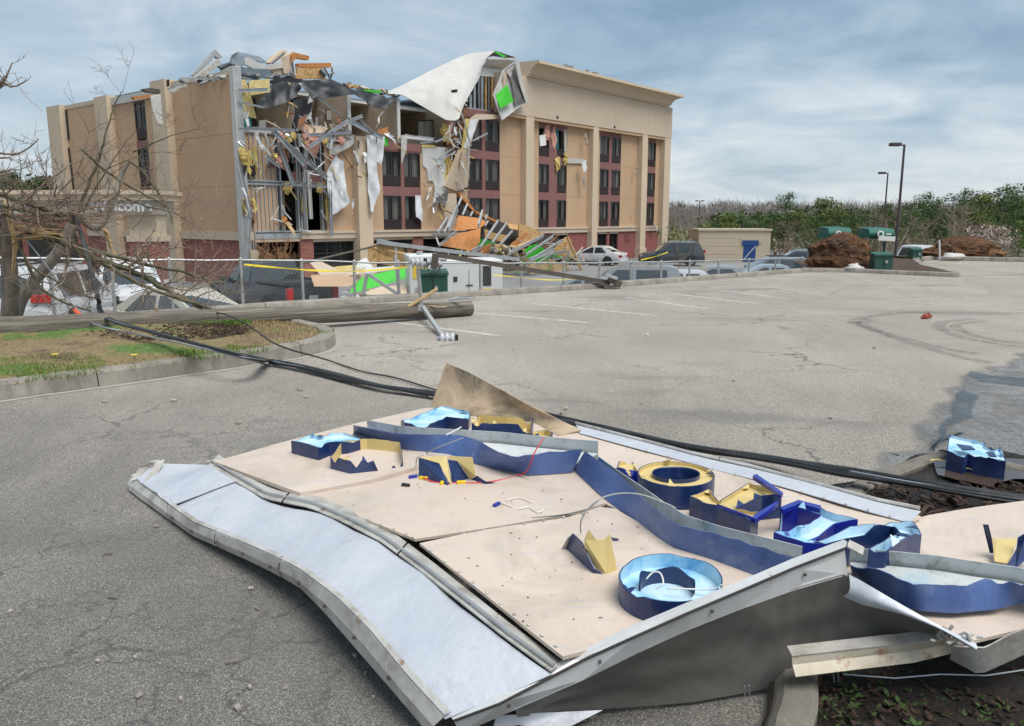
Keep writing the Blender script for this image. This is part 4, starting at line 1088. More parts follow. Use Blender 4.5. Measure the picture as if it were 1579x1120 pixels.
def letter(zm, outer, inside, side='letter_navy', h=.115, hole=None, floor=.35, jag=0.0, seed=0, root=None, label=None, jagdir=None, base=None, m=4, lip=None, cut=False):
    O = [gz(*zm(*p), (zs(*zm(*p)) if base is None else base) + h) for p in outer]
    zb = (lambda p: p.z - h)
    def jg(i, p):
        if not jag: return 0
        v = max(0, mnoise.noise(V(i*.31+seed, seed*1.7, 4)) + .7*mnoise.noise(V(i*1.37, seed, 9)) + .12)
        if jagdir is not None: v *= max(0, min(1, jagdir(p)))
        return -jag*v*1.4
    top = [p + V(0,0,jg(i,p)) for i, p in enumerate(O)]; bot = [V(p.x,p.y,p.z-h+.002) for p in O]
    n = len(O); it = [q + V(0,0,jg(i,O[i])) for i, q in enumerate(inset(O, .005))]; ib = [V(q.x,q.y,O[i].z-h+.002) for i, q in enumerate(inset(O,.005))]
    rf = random.Random(seed*13+5)
    def ring(mb, a, b): 
        for i in range(n):
            j = (i+1) % n; mb.add([a[i], a[j], b[j], b[i]], [(0,1,2,3)])
        return mb
    par = root or sign
    L = ring(ring(MB(), top, bot), it, top).build('channel_letter', side, par, world=True)
    if label: L['label'] = label
    ring(MB(), it, ib).build('letter_inside', inside, L, world=True)
    for k in range(rf.randint(4,7)):
        i = rf.randrange(n); j = (i+1) % n; e_ = (O[j]-O[i]); nn = inset(O, .02)[i] - O[i]; nn.z = 0; nn.normalize()
        q = top[i].lerp(top[j],rf.uniform(.2,.8)) + nn*rf.uniform(.006,.05) + V(rf.uniform(-.01,.01),0,rf.uniform(-.015,.03))
        MB().prism([top[i], top[j], top[j].lerp(q,.6)+V(0,0,.004), q], V(0,0,-.003)).build('face_remnant', rf.choice([inside, inside, side]), L, world=True)
    fz_ = h*floor
    if hole is None:
        mb = MB(); mb.add([V(p.x,p.y,p.z+fz_) for p in ib], [tuple(range(n))]); mb.build('letter_floor', inside, L, world=True)
    else:
        Hh = [gz(*zm(*p), (zs(*zm(*p)) if base is None else base) + h) for p in hole]
        ht = [p + V(0,0,-.004) for p in Hh]; hb = [V(p.x,p.y,p.z-h+.004) for p in Hh]
        mb = MB()
        for i in range(n):
            j = (i+1)%n; mb.add([ib[i]+V(0,0,fz_), ib[j]+V(0,0,fz_), V(Hh[j].x,Hh[j].y,Hh[j].z-h+fz_), V(Hh[i].x,Hh[i].y,Hh[i].z-h+fz_)], [(0,1,2,3)])
        mb.build('letter_floor', inside, L, world=True)
        hi = [V(p.x,p.y,p.z) for p in inset(Hh,-.004)]
        if cut:
            cyv = sum(p.y for p in Hh)/n; sel = [i for i in range(n) if Hh[i].y > cyv - .015]
            w = MB()
            for i in sel:
                j = (i+1) % n; f0 = .9 + .45*mnoise.noise(V(i*.23,3,seed)); f1 = .9 + .45*mnoise.noise(V(j*.23,3,seed)); up = lambda p, f: V(p.x, p.y, p.z-h+h*f*.98)
                w.add([up(Hh[i],f0), up(Hh[j],f1), hb[j], hb[i]], [(0,1,2,3)]); w.add([up(hi[i],f0), up(hi[j],f1), V(hi[j].x,hi[j].y,hb[j].z), V(hi[i].x,hi[i].y,hb[i].z)], [(3,2,1,0)]); w.add([up(Hh[i],f0), up(Hh[j],f1), up(hi[j],f1), up(hi[i],f0)], [(0,1,2,3)])
            w.build('counter_wall', side, L, world=True)
            MB().add([V(p.x,p.y,p.z+fz_*.6) for p in hb], [tuple(range(n))]).build('counter_floor', 'letter_sky', L, world=True)
        else:
            w = ring(MB(), ht, hb); ring(w, ht, hi); ring(w, hi, [V(p.x,p.y,p.z-h+fz_) for p in hi]); w.build('counter_wall', side, L, world=True)
            MB().add([V(p.x,p.y,p.z+.002) for p in hb], [tuple(range(n))]).build('counter_floor', side, L, world=True)
    return L
nearY = lambda y0, y1: (lambda p: (y1-p.y)/(y1-y0))
letter(Z3, dens([(58,430),(150,400),(215,408),(245,394),(310,388),(408,412),(330,432),(240,440),(188,458)],3), 'letter_sky', h=.10, jag=.02, seed=1, floor=.75)
letter(Z3, dens([(245,505),(300,435),(420,420),(580,432),(592,500),(480,520),(340,530)],5), 'letter_yellow', h=.09, jag=.09, seed=4, jagdir=lambda p: 1.0 if p.y < 4.25 else .12, floor=.08)
letter(Z3, dens([(582,330),(640,322),(705,290),(780,262),(915,300),(905,330),(800,318),(745,345),(690,362),(600,346)],3), 'letter_sky', h=.08, jag=.02, seed=6, floor=.8)
letter(Z3, dens([(920,322),(960,306),(1090,318),(1215,318),(1205,360),(1100,352),(1000,350),(920,348)],5), 'letter_yellow', h=.12, jag=.075, seed=9, floor=.15)
letter(Z3, dens([(1205,392),(1268,380),(1308,392),(1295,404),(1215,406)],3), 'letter_yellow', h=.05, jag=.03, seed=12, floor=.3)
letter(Z4, dens([(392,238),(432,214),(486,208),(510,256),(470,268)],3), 'letter_yellow', side='letter_cobalt', h=.10, jag=.05, seed=14, floor=.7)
letter(Z4, ell(693,283,186,60,32,.06), 'letter_yellow', h=.118, hole=ell(692,278,112,30,32,.03), floor=.82)
letter(Z4, dens([(758,388),(848,355),(880,394),(905,408),(1040,325),(1120,345),(1200,378),(1105,388),(980,438),(1090,462),(1050,505),(960,465),(890,432),(820,415)],3), 'letter_yellow', h=.118, floor=.80, jag=.015, seed=17)
letter(Z5, dens([(436,436),(530,402),(625,428),(700,455),(800,490),(690,505),(600,578),(650,606),(550,600),(405,548),(470,532),(570,510),(628,462),(520,432)],3), 'letter_sky', side='letter_cobalt', h=.11, floor=.6, jag=.02, seed=21)
letter(Z5, dens([(590,592),(760,522),(850,508),(960,488),(1060,500),(1100,548),(1030,575),(930,628),(850,628),(940,575),(990,545),(960,508),(880,520),(750,580),(650,606)],3), 'letter_sky', side='letter_navy', h=.11, floor=.6, jag=.02, seed=23)
letter(Z6, ell(312,165,187,87,36,.06), 'letter_sky', h=.10, hole=ell(300,163,97,42,36,.08), floor=.45, jag=.012, cut=True, seed=25)
mb = MB(); L2 = dens([(1040,325),(1078,284),(1085,286),(1205,372),(1195,380)],1); P0 = [S(*Z4(*p), .15) for p in ((1060,290),(1078,283),(1206,372),(1196,382))]
sp(MB().prism(P0, (0,0,-.02)), 'letter_trim', 'letter_cobalt')
sp(MB().prism([S(*Z4(*p), .125) for p in ((888,425),(1060,488),(1082,470),(1180,410),(1182,422),(1075,500))], (0,0,-.02)), 'letter_trim', 'letter_cobalt')
sp(MB().prism([S(*Z5(*p), .12) for p in ((436,432),(520,398),(628,425),(622,440),(525,415),(448,446))], (0,0,-.02)), 'letter_trim', 'letter_cobalt')
# wiring left inside the sign
for nm, mat, r, pts in (('loose_wire', 'wire_red', .0035, [Z3(1265,420)+(.13,), Z3(1220,490)+(.14,), Z3(1185,575)+(.04,), Z3(1130,602)+(.006,), Z3(1000,630)+(.008,), Z3(880,634)+(.008,), Z3(750,632)+(.008,), Z3(690,608)+(.02,)]),
                        ('loose_wire', 'wire_grey', .0035, [Z4(235,565)+(.02,), Z4(240,500)+(.10,), Z4(300,420)+(.17,), Z4(400,380)+(.19,), Z4(520,382)+(.19,), Z4(640,424)+(.16,), Z4(690,447)+(.14,)]),
                        ('loose_wire', 'wire_grey', .003, [Z4(0,492)+(.004,), Z4(110,482)+(.008,), Z4(200,468)+(.01,), Z4(270,450)+(.05,), Z4(320,410)+(.13,)]),
                        ('loose_wire', 'wire_white', .003, [Z6(225,170)+(.11,), Z6(250,145)+(.13,), Z6(275,150)+(.13,), Z6(285,185)+(.11,), Z6(260,205)+(.09,)]),
                        ('loose_wire', 'wire_white', .003, [Z6(300,205)+(.06,), Z6(360,205)+(.07,), Z6(420,207)+(.07,), Z6(470,205)+(.08,), Z6(495,190)+(.10,)]),
                        ('loose_wire', 'wire_grey', .003, [Z3(690,500)+(.01,), Z3(760,465)+(.08,), Z3(880,420)+(.14,)]),
                        ('loose_wire', 'wire_grey', .003, [Z3(655,550)+(.03,), Z3(660,515)+(.09,), Z3(690,500)+(.10,)]),
                        ('loose_wire', 'wire_white', .004, [Z3(870,368)+(.14,), Z3(840,385)+(.14,), Z3(800,405)+(.135,)])):
    sp(MB().tube(smooth_line([S(p[0], p[1], p[2]) for p in pts], 6), r, 5), nm, mat, smooth=True)
for zx, zy, mat in ((606,645,'trim_black'), (640,605,'letter_cobalt'), (1040,738,'letter_cobalt'), (690,612,'label_yellow'), (780,634,'label_yellow'), (870,632,'label_yellow')):
    p = S(*Z3(zx,zy), .012); sp(MB().box(p, (.045,.018,.018), Matrix.Rotation(zx*.3,3,'Z')), 'wire_connector', mat, bevel=.003)
for pts in ([(758,780),(770,775),(790,782)], [(800,785),(815,782),(830,790),(838,786)], [(780,772),(800,768),(820,775)]):
    sp(MB().tube(smooth_line([S(x, y, .012) for x, y in pts], 5), .0028, 4), 'loose_wire', RND.choice(['wire_white','letter_cobalt','label_yellow']))

# shards of letters lying loose on the panels, each its own thing
def shard(label, pieces):
    allp = [gz(px, py, zs(px,py)+dz) for _, P, _ in pieces for px, py, dz in P]
    c = sum(allp, V(0,0,0))/len(allp); c.z = min(p.z for p in allp)
    t = thing('letter_shard', label, 'sign shard', c)
    for nm, P, mat in pieces:
        Q = [gz(px, py, zs(px,py)+dz) for px, py, dz in P]
        n = (Q[1]-Q[0]).cross(Q[2]-Q[0]); n = n.normalized() if n.length > 1e-9 else V(0,1,0)
        if n.y < 0: n = -n
        MB().prism(Q, n*.004).build(nm, mat, t, world=True)
def zz(zm, x, y, dz): a = zm(x, y); return (a[0], a[1], dz)
shard('torn blue and yellow letter shard on the beige panel in front of the swoosh border', [
    ('side_plate', [zz(Z3,667,515,.10), zz(Z3,762,525,.10), zz(Z3,780,575,.06), zz(Z3,815,655,.0), zz(Z3,668,612,.0)], 'letter_navy'),
    ('face_strip', [zz(Z3,668,512,.102), zz(Z3,800,505,.12), zz(Z3,812,580,.06), zz(Z3,826,652,.0), zz(Z3,795,575,.05), zz(Z3,765,540,.09)], 'letter_yellow'),
    ('side_plate', [zz(Z3,806,525,.10), zz(Z3,850,530,.10), zz(Z3,910,620,.0), zz(Z3,832,640,.0)], 'letter_navy'),
    ('face_strip', [zz(Z3,800,505,.12), zz(Z3,922,512,.13), zz(Z3,940,600,.04), zz(Z3,912,618,.005), zz(Z3,855,532,.10)], 'letter_yellow'),
    ('curled_tip', [zz(Z3,910,620,.0), zz(Z3,945,600,.035), zz(Z3,985,628,.02), zz(Z3,1035,632,.012), zz(Z3,960,642,.0)], 'letter_navy')])
shard('jagged navy and yellow letter shard lying left of the light blue letter o', [
    ('side_plate', [zz(Z4,195,568,.09), zz(Z4,240,612,.10), zz(Z4,262,662,.08), zz(Z4,300,740,.03), zz(Z4,365,780,.0), zz(Z4,288,770,.0), zz(Z4,160,650,.0)], 'letter_navy'),
    ('face_strip', [zz(Z4,258,660,.07), zz(Z4,255,600,.13), zz(Z4,275,552,.17), zz(Z4,310,600,.13), zz(Z4,350,600,.13), zz(Z4,375,575,.15), zz(Z4,412,752,.005), zz(Z4,365,778,.0), zz(Z4,295,722,.03)], 'letter_yellow'),
    ('curled_tip', [zz(Z4,140,652,.0), zz(Z4,175,590,.07), zz(Z4,195,572,.085), zz(Z4,162,650,.0)], 'frame_weathered'),
    ('curled_tip', [zz(Z4,380,590,.12), zz(Z4,418,598,.10), zz(Z4,415,606,.09), zz(Z4,388,606,.10)], 'letter_navy')])
shard('torn letter shard standing like a V on the beige panel at the right edge', [
    ('side_plate', [zz(Z5,1385,513,.12), zz(Z5,1412,515,.12), zz(Z5,1428,580,.07), zz(Z5,1436,648,.0), zz(Z5,1418,648,.0)], 'letter_navy'),
    ('face_strip', [zz(Z5,1430,580,.05), zz(Z5,1450,585,.05), zz(Z5,1545,585,.05), zz(Z5,1530,640,.03), zz(Z5,1500,700,.0), zz(Z5,1440,690,.0)], 'letter_yellow'),
    ('side_plate', [zz(Z5,1550,575,.09), zz(Z5,1590,552,.11), zz(Z5,1640,640,.05), zz(Z5,1540,718,.0), zz(Z5,1498,710,.0), zz(Z5,1545,625,.05)], 'letter_navy')])
# the letter thrown into the puddle beyond the kerb
lroot = thing('thrown_sign_letter', 'light blue channel letter standing in the muddy puddle behind the kerb', 'sign letter', gz(1505,722,.07))
letter(Z5, dens([(1228,92),(1310,112),(1395,130),(1400,148),(1440,165),(1468,152),(1495,212),(1420,200),(1400,196),(1320,178),(1300,188),(1218,165)],3), 'letter_sky', h=.135, floor=.86, jag=.02, seed=31, root=lroot, base=.07)
MB().prism([gz(*Z5(*p), .225) for p in ((1262,140),(1330,150),(1350,165),(1290,168))], (0,0,.006)).build('letter_recess', 'letter_navy', lroot, world=True)
MB().prism([gz(*Z5(*p), .225) for p in ((1400,178),(1440,180),(1450,200),(1415,196))], (0,0,.006)).build('letter_recess', 'letter_navy', lroot, world=True)
for x, y in ((1140,215), (1278,255)):
    p = gz(*Z5(x, y), .1); 
    MB().slab([[p, p+V(.04,-.02,.012), p+V(.10,-.06,.0)], [p+V(.01,.02,.004), p+V(.05,.0,.014), p+V(.11,-.045,0)]], .003).build('paper_scrap', 'letter_yellow', label='pale curled scrap of plastic by the muddy puddle, ' + ('on the kerb end' if x < 1200 else 'touching the thrown letter'), cat='scrap')

# rivets along the panel seams, grit blown over the faces
for k, (a, b, n) in enumerate((((480,768),(636,828),8), ((655,842),(868,1004),10), ((345,712),(455,756),6), ((700,826),(915,790),7), ((980,690),(1390,800),12), ((500,745),(690,708),7))):
    for i in range(n):
        q = S(lerp(a[0],b[0],(i+.5)/n), lerp(a[1],b[1],(i+.5)/n), .016)
        sp(MB().lathe([(.007,0),(.006,.003),(.003,.0045),(0,.005)], 8, q), 'rivet', 'frame_weathered')
gr = random.Random(8); gm = MB()
for k in range(260):
    x, y = gr.uniform(380,1560), gr.uniform(640,1000)
    if x > 860 and y > 1005 - (x-872)*.414 or x > 1290 and y > 955: continue
    if y > 712 + (x-330)*.56 or y < 650 + max(0, x-560)*.16: continue
    q = S(x, y, .016); s_ = gr.uniform(.0015,.005); gm.box(q, (s_*gr.uniform(1,3), s_, s_*.6), Matrix.Rotation(gr.uniform(0,3),3,'Z'))
gm.build('blown_grit', 'brown_stub', label='dark grit and leaf crumbs blown over the fallen sign faces', cat='grit', kind='stuff')
# ---------------------------------------------------------------- storm damage on the hotel
R1, R2, R3, R4, R5, R6, R8 = ZM(0,60,3.9425), ZM(360,60,5.6), ZM(360,220,5.6), ZM(600,60,5.6), ZM(600,220,5.6), ZM(800,80,3.293), ZM(440,330,3.59)
def fpts(zm, pts, off):
    offs = off if isinstance(off, (list, tuple)) else [off]*len(pts)
    return [fp(*zm(*p), o) for p, o in zip(pts, offs)]
def fslab(name, mat, zm, pts, off=0.0, th=.05, parent=None):                 # flat piece, part of the hotel
    return MB().prism(fpts(zm, pts, off), (0, th, 0)).build(name, mat, parent or hotel)
def fthing(name, mat, zm, pts, off, th, label, cat, group=None):             # flat loose piece, its own thing
    P = [h2w(p) for p in fpts(zm, pts, off)]
    return MB().prism(P, HW*th).build(name, mat, label=label, cat=cat, group=group)
def fbar(name, mat, zm, a, b, oa=0.0, ob=None, w=.12, h=.1, parent=None):
    p, q = fp(*zm(*a), oa), fp(*zm(*b), oa if ob is None else ob)
    d = (q-p).normalized(); mb = MB()
    sdv = d.cross(V(0,-1,0)).normalized()
    # light-gauge channel: web and two lips
    mb.bar(p, q, .012, w, (0,-1,0).__class__((sdv.x, sdv.y, sdv.z))); up = sdv
    mb.bar(p + up*(w/2) + V(0,-h/2+.006,0), q + up*(w/2) + V(0,-h/2+.006,0), h, .012, up); mb.bar(p - up*(w/2) + V(0,-h/2+.006,0), q - up*(w/2) + V(0,-h/2+.006,0), h, .012, up)
    return mb.build(name, mat, parent or hotel)
def fcloth(name, mat, zm, left, right, off, label=None, cat=None, amp=.12, nu=16, nv=8, seed=0, th=.02, sc=1.1, group=None, off2=None, parent=None):
    a, b = fpts(zm, left, off), fpts(zm, right, off if off2 is None else off2)
    rows = []
    for i in range(nv+1):
        t = i/nv; r = []
        for j in range(nu+1):
            p = poly_at(a, j/nu).lerp(poly_at(b, j/nu), t)
            k = mnoise.noise(V(p.x*sc*2+seed, seed, p.z*sc*.8)) + .5*mnoise.noise(V(p.x*sc*5+seed, seed, p.z*sc*2))
            r.append(p + V(.15*amp*k, amp*k, 0))
        rows.append(r)
    if label: return MB().slab([[h2w(p) for p in r] for r in rows], th).build(name, mat, smooth=True, label=label, cat=cat, group=group)
    return MB().slab(rows, th).build(name, mat, parent or hotel, smooth=True)
def lump_mb(c, r, seed=0, n=9, m=12, rough=.6):
    mb = MB(); rows = []
    for i in range(n+1):
        th = PI*i/n; row = []
        for j in range(m):
            ph = 2*PI*j/m; d = V(math.sin(th)*math.cos(ph), math.sin(th)*math.sin(ph), math.cos(th))
            k = 1 + rough*(mnoise.noise(d*1.7 + V(seed,0,0)) + 1.1*mnoise.noise(d*4.1 + V(0,seed,0)))
            row.append(Vector(c) + V(d.x*r[0], d.y*r[1], d.z*r[2])*k)
        row.append(row[0]); rows.append(row)
    return mb.grid(rows)
def flump(name, mat, zm, p, off, r, seed): return lump_mb(fp(*zm(*p), off), r, seed).build(name, mat, hotel, smooth=False)

# white roof membrane peeled over the edge
bl = fpts(R4, [(-10,472),(110,480),(300,590),(500,705),(600,705),(640,580),(690,490),(780,330),(792,240)], [-.2,-.3,-.4,-.5,-.6,-.55,-.5,-.5,-.3])
tp = fpts(R4, [(-10,452),(100,408),(350,278),(600,160),(680,130),(750,120),(820,112),(870,106),(915,104)], [1.2,1.4,1.8,2.0,1.8,1.5,1.0,.6,.2])
rows = []
for i in range(13):
    t = i/12; rows.append([poly_at(bl, j/26).lerp(poly_at(tp, j/26), t) for j in range(27)])
for i, r in enumerate(rows):
    for j, p in enumerate(r):
        e = math.sin(PI*i/12)*math.sin(PI*j/26); p.y += e*(.35*mnoise.noise(V(j*.35, i*.3, 1)) + .16*mnoise.noise(V(j*.9+i*.5, i*.2, 4)) - .3); p.z += e*.12*mnoise.noise(V(j*.3,i*.25,8))
MB().slab(rows, .03).build('roof_membrane', 'sheet_white', hotel, smooth=True)
q = fp(*R4(487,462), .2); MB().cyl(q + V(0,-1.0,0), q + V(0,-.6,0), .10, 8).build('roof_vent', 'room_dark', hotel)
# torn end of the parapet box: lining, studs, swinging end panel
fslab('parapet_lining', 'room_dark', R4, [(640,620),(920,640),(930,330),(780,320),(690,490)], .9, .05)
fslab('parapet_soffit', 'ceiling_white', R4, [(848,162),(1090,190),(985,270),(795,246)], [-.2,-.4,.6,.5], .04)
fslab('parapet_lining', 'drywall', R4, [(790,240),(985,268),(955,332),(780,322)], .3, .05)
for k, x in enumerate((700,735,775,800,830,858,885,905)):
    y0 = 330 if x > 770 else 330 + (775-x)*2.0
    fslab('parapet_stud', 'steel_stud' if k not in (4,6) else 'osb', R4, [(x,y0),(x+14,y0),(x+14,615),(x,612)], .25+.1*(k%3), .07)
fslab('stud_track', 'steel_stud', R4, [(660,590),(890,620),(890,634),(655,606)], .1, .2)
fslab('end_panel', 'drywall', R4, [(965,330),(985,270),(1100,200),(1152,400),(1195,540),(1080,625),(982,700),(900,492)], [-.3,-.2,-.7,-.9,-1.0,-.9,-.8,-.5], .06)
fslab('end_panel', 'sheet_back', R4, [(1000,268),(1095,208),(1140,400),(1180,540),(1085,580),(1065,400),(1050,340)], [-.42,-.75,-.95,-1.05,-1.0,-.9,-.8], .03)
fslab('green_sheathing', 'green_board', R4, [(918,492),(1020,395),(1076,540),(962,602)], [-.70,-.95,-1.10,-.95], .03)
fslab('green_sheathing', 'green_board', R4, [(905,112),(925,108),(1015,150),(985,160)], -.6, .03)
for pts in ([(1085,185),(1120,180),(1155,390),(1210,540),(1180,548),(1130,395)], [(845,165),(1100,165),(1112,182),(860,178)], [(895,490),(960,330),(980,270),(995,272),(975,340),(915,485)], [(900,492),(915,485),(985,695),(972,705)]):
    fslab('panel_edge', 'sheet_white', R4, pts, -1.12 if pts[0][0] > 1000 else -.78, .05)
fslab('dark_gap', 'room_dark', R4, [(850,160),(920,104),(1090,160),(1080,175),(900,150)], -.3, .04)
# leaning slab of the destroyed pilaster and the torn skin round it
fslab('leaning_pilaster', 'stucco_cream', R5, [(485,378),(560,210),(622,60),(660,62),(600,230),(530,400)], [-.3,-.5,-.7,-.7,-.5,-.3], .3)
fslab('leaning_pilaster', 'stucco_pale', R5, [(530,400),(600,230),(660,62),(692,62),(690,200),(682,385),(590,418)], [-.28,-.48,-.68,-.6,-.4,-.2,-.2], .25)
fslab('leaning_pilaster', 'stucco_tan', R5, [(470,600),(515,440),(692,400),(694,740),(436,745)], .02, .18)
fslab('leaning_pilaster', 'stucco_cream', R5, [(516,440),(600,438),(582,560),(505,690),(480,700),(480,560)], -.25, .3)
fslab('torn_skin', 'stucco_pale', R4, [(640,1020),(642,880),(690,700),(760,650),(960,655),(950,690),(775,700),(740,800),(700,930),(690,1040)], [-.45]*10, .1)
fcloth('torn_skin', 'insulation_yellow', R4, [(655,690),(640,850),(625,960)], [(700,690),(662,850),(690,960)], -.55, amp=.08, th=.05, nu=8, nv=3)
fcloth('torn_skin', 'house_wrap', R4, [(700,700),(680,830),(640,940)], [(770,690),(720,830),(690,950)], -.6, amp=.1, th=.03, nu=8, nv=3, seed=4)
fslab('wall_core', 'insulation_brown', R4, [(470,740),(640,620),(720,640),(660,800),(630,960),(560,1120),(480,1100)], .35, .1)
for x, y, r, m, s_ in ((520,760,.42,'insulation_pink',1),(560,840,.5,'insulation_brown',2),(600,720,.45,'insulation_brown',3),(500,860,.3,'insulation_yellow',4),(530,960,.42,'insulation_brown',5),(590,900,.4,'insulation_brown',6),(500,1060,.34,'insulation_yellow',7),(480,780,.3,'insulation_yellow',8),(640,650,.4,'insulation_brown',9)):
    flump('insulation_batt', m, R4, (x,y), .05, (r,r*.6,r*1.2), s_)
for x, y, r, m, s_ in ((500,170,.3,'insulation_yellow',11),(505,240,.28,'insulation_yellow',12),(480,300,.25,'insulation_yellow',13),(540,150,.3,'insulation_brown',14)):
    flump('insulation_batt', m, R5, (x,y), .02, (r*.8,r*.5,r*1.7), s_)
fslab('bare_sheathing', 'drywall', R5, [(285,32),(490,42),(492,330),(482,470),(392,492),(386,340),(336,330),(326,230),(292,200)], -.06, .05)
fslab('sheathing_edge', 'insulation_yellow', R5, [(283,18),(400,24),(402,44),(284,40)], -.09, .06)
fcloth('curled_skin', 'sheet_back', R5, [(388,490),(440,530),(482,560)], [(500,428),(512,460),(512,492)], -.25, amp=.1, nu=8, nv=5, th=.03)
for a, b in (((270,900),(430,880)), ((400,1055),(650,870)), ((400,890),(640,790)), ((500,880),(680,850)), ((720,880),(850,815)), ((430,1050),(600,960))):
    fbar('bent_channel', 'steel_stud', R4, a, b, -.5, -.2, .09, .06)
fbar('bent_channel', 'sheet_white', R4, (625,640), (705,930), -.8, -.8, .10, .06)
fbar('bent_channel', 'sheet_white', R5, (690,30), (685,215), -.75, -.7, .09, .05)
# broken window of the top storey: hangers of cloth and a blind
fslab('hanging_blind', 'letter_white', R6, [(105,425),(135,420),(140,475),(108,480)], -.05, .04)
fslab('hanging_blind', 'teal_cloth', R6, [(186,395),(200,395),(203,495),(190,495)], -.02, .05)
fslab('hanging_blind', 'curtain', R6, [(228,395),(243,395),(243,525),(232,525)], -.02, .05)
flump('insulation_batt', 'insulation_pink', R6, (142,405), .0, (.35,.15,.5), 20); flump('insulation_batt', 'insulation_pink', R6, (175,430), .0, (.25,.15,.7), 21)
flump('insulation_batt', 'insulation_yellow', R6, (197,570), -.1, (.28,.15,.45), 22); flump('insulation_batt', 'insulation_yellow', R6, (237,548), -.1, (.22,.15,.4), 23)
fslab('torn_skin', 'sheet_white', R6, [(236,540),(328,545),(332,568),(238,566)], -.12, .06)
fcloth('torn_skin', 'house_wrap', R6, [(318,560),(320,590),(330,612)], [(342,548),(342,590),(340,610)], -.62, amp=.1, nu=6, nv=4)
for x, y in ((340,430),(345,460),(330,650),(332,670),(598,610),(605,580),(592,800),(690,890),(700,905)):
    q = fp(*R6(x,y), -.52); lump_mb(q, (.14,.05,.24), x).build('chipped_spot', 'rubble', hotel)

# left half: black roofing felt sagging over the open rooms
fcloth('roofing_felt', 'membrane_black', R2, [(560,362),(850,350),(1035,445),(1200,465),(1330,515),(1455,480)], [(690,530),(950,490),(1050,482),(1200,590),(1300,612),(1440,500)], -.25, amp=.3, nu=30, nv=8, off2=-.6)
fcloth('roofing_felt', 'membrane_black', R2, [(310,400),(420,372),(545,380),(580,420)], [(185,595),(300,602),(430,560),(545,505)], .2, amp=.3, nu=16, nv=8, off2=-.3, seed=3)
fcloth('roofing_felt', 'membrane_black', R2, [(510,530),(530,640),(512,780)], [(650,500),(662,620),(560,790)], -.35, amp=.2, nu=12, nv=8, seed=6)
fcloth('torn_skin', 'insulation_brown', R2, [(560,690),(545,770)], [(635,650),(600,760)], -.75, amp=.15, nu=6, nv=5, seed=7)
fcloth('torn_skin', 'sheet_white', R2, [(560,380),(640,470),(690,540)], [(600,380),(660,480),(640,560)], -.7, amp=.05, nu=8, nv=3)
fbar('bent_channel', 'sheet_white', R2, (670,640), (545,800), -.7, -.5, .08, .05)
fbar('bent_channel', 'steel_stud', R2, (590,390), (930,672), -.8, -.4, .10, .08)
for a, b, w in (((650,935),(980,712),.16), ((965,725),(1112,665),.16), ((980,700),(1290,860),.26), ((335,790),(612,1095),.24), ((430,880),(600,1050),.14), ((1090,700),(1210,820),.07), ((860,790),(830,950),.16), ((560,820),(575,930),.10), ((50,780),(520,790),.12), ((160,770),(530,795),.10), ((650,830),(1010,810),.14), ((40,890),(85,930),.16)):
    fbar('bent_channel', 'steel_stud', R2, a, b, -.7, -.9, w, .12)
for a, b, w in (((440,0),(805,312),.22), ((625,50),(600,350),.13), ((640,170),(790,285),.16), ((380,0),(508,360),.20), ((828,330),(840,810),.16), ((46,225),(150,650),.20), ((135,650),(110,1000),.16), ((640,240),(665,660),.18), ((270,120),(400,215),.14), ((600,340),(612,745),.10), ((650,370),(810,385),.12), ((415,360),(580,370),.10)):
    fbar('bent_channel', 'steel_stud' if w != .18 else 'sheet_white', R3, a, b, -.45, -.5, w, .12)
for x, y, r, m, s_ in ((620,800,.42,'insulation_pink',31),(680,900,.6,'insulation_pink',32),(650,930,.4,'insulation_pink',33),(420,890,.45,'insulation_pink',34),(430,1000,.42,'insulation_pink',35),(400,1060,.35,'insulation_pink',36),(470,860,.3,'insulation_yellow',37),(80,990,.35,'insulation_yellow',38),(520,840,.28,'insulation_yellow',39),(790,890,.3,'insulation_yellow',40),(930,880,.32,'insulation_pink',41),(990,830,.4,'rubble',42)):
    flump('insulation_batt', m, R2, (x,y), -.35, (r*.62,r*.3,r*.8), s_)
for x, y, rx, rz, m, s_ in ((90,130,.3,.7,'insulation_yellow',50),(130,180,.28,.8,'insulation_yellow',51),(185,160,.25,.8,'insulation_yellow',52),(160,230,.3,.5,'room_dark',53),(100,550,.25,.5,'insulation_yellow',54),(175,545,.2,.4,'insulation_yellow',55),(165,620,.16,.6,'insulation_brown',56),(470,395,.3,.4,'insulation_yellow',57),(740,395,.25,.35,'insulation_yellow',58),(612,550,.22,.7,'insulation_yellow',59),(445,170,.35,.4,'insulation_pink',60),(690,40,.45,.5,'insulation_pink',61),(850,480,.2,.8,'insulation_pink',62),(810,560,.12,.8,'insulation_yellow',63),(330,190,.3,.25,'fallen_brown',64),(440,680,.25,.25,'osb_orange',65)):
    flump('insulation_batt', m, R3, (x,y), -.12, (rx*.72,.12,rz*.8), s_)
# dark glazing left over in the bay beside the studs
fslab('broken_window', 'glass_dark', R3, [(455,30),(600,20),(790,20),(790,240),(600,250),(460,150)], .12, .02)
fslab('spandrel', 'stucco_mauve', R3, [(505,250),(790,245),(800,355),(520,350)], .10, .1)
fslab('bay_wall', 'stucco_tan', R2, [(820,1000),(1030,905),(1040,870),(1040,1120),(800,1120)], .02, .15)
# rolled-up wall edge and torn stucco above the wall panel
fcloth('torn_skin', 'sheet_white', R2, [(820,1005),(850,940),(950,900),(1040,845)], [(822,1010),(900,985),(980,950),(1035,905)], -.35, amp=.12, nu=12, nv=4, seed=9)
fslab('room_floor_edge', 'room_wall', R2, [(640,735),(820,770),(760,830),(640,820)], [-.2,-.2,-.5,-.5], .1)
fslab('room_floor_edge', 'osb_orange', R2, [(1240,790),(1340,760),(1330,820),(1260,830)], -.3, .05)
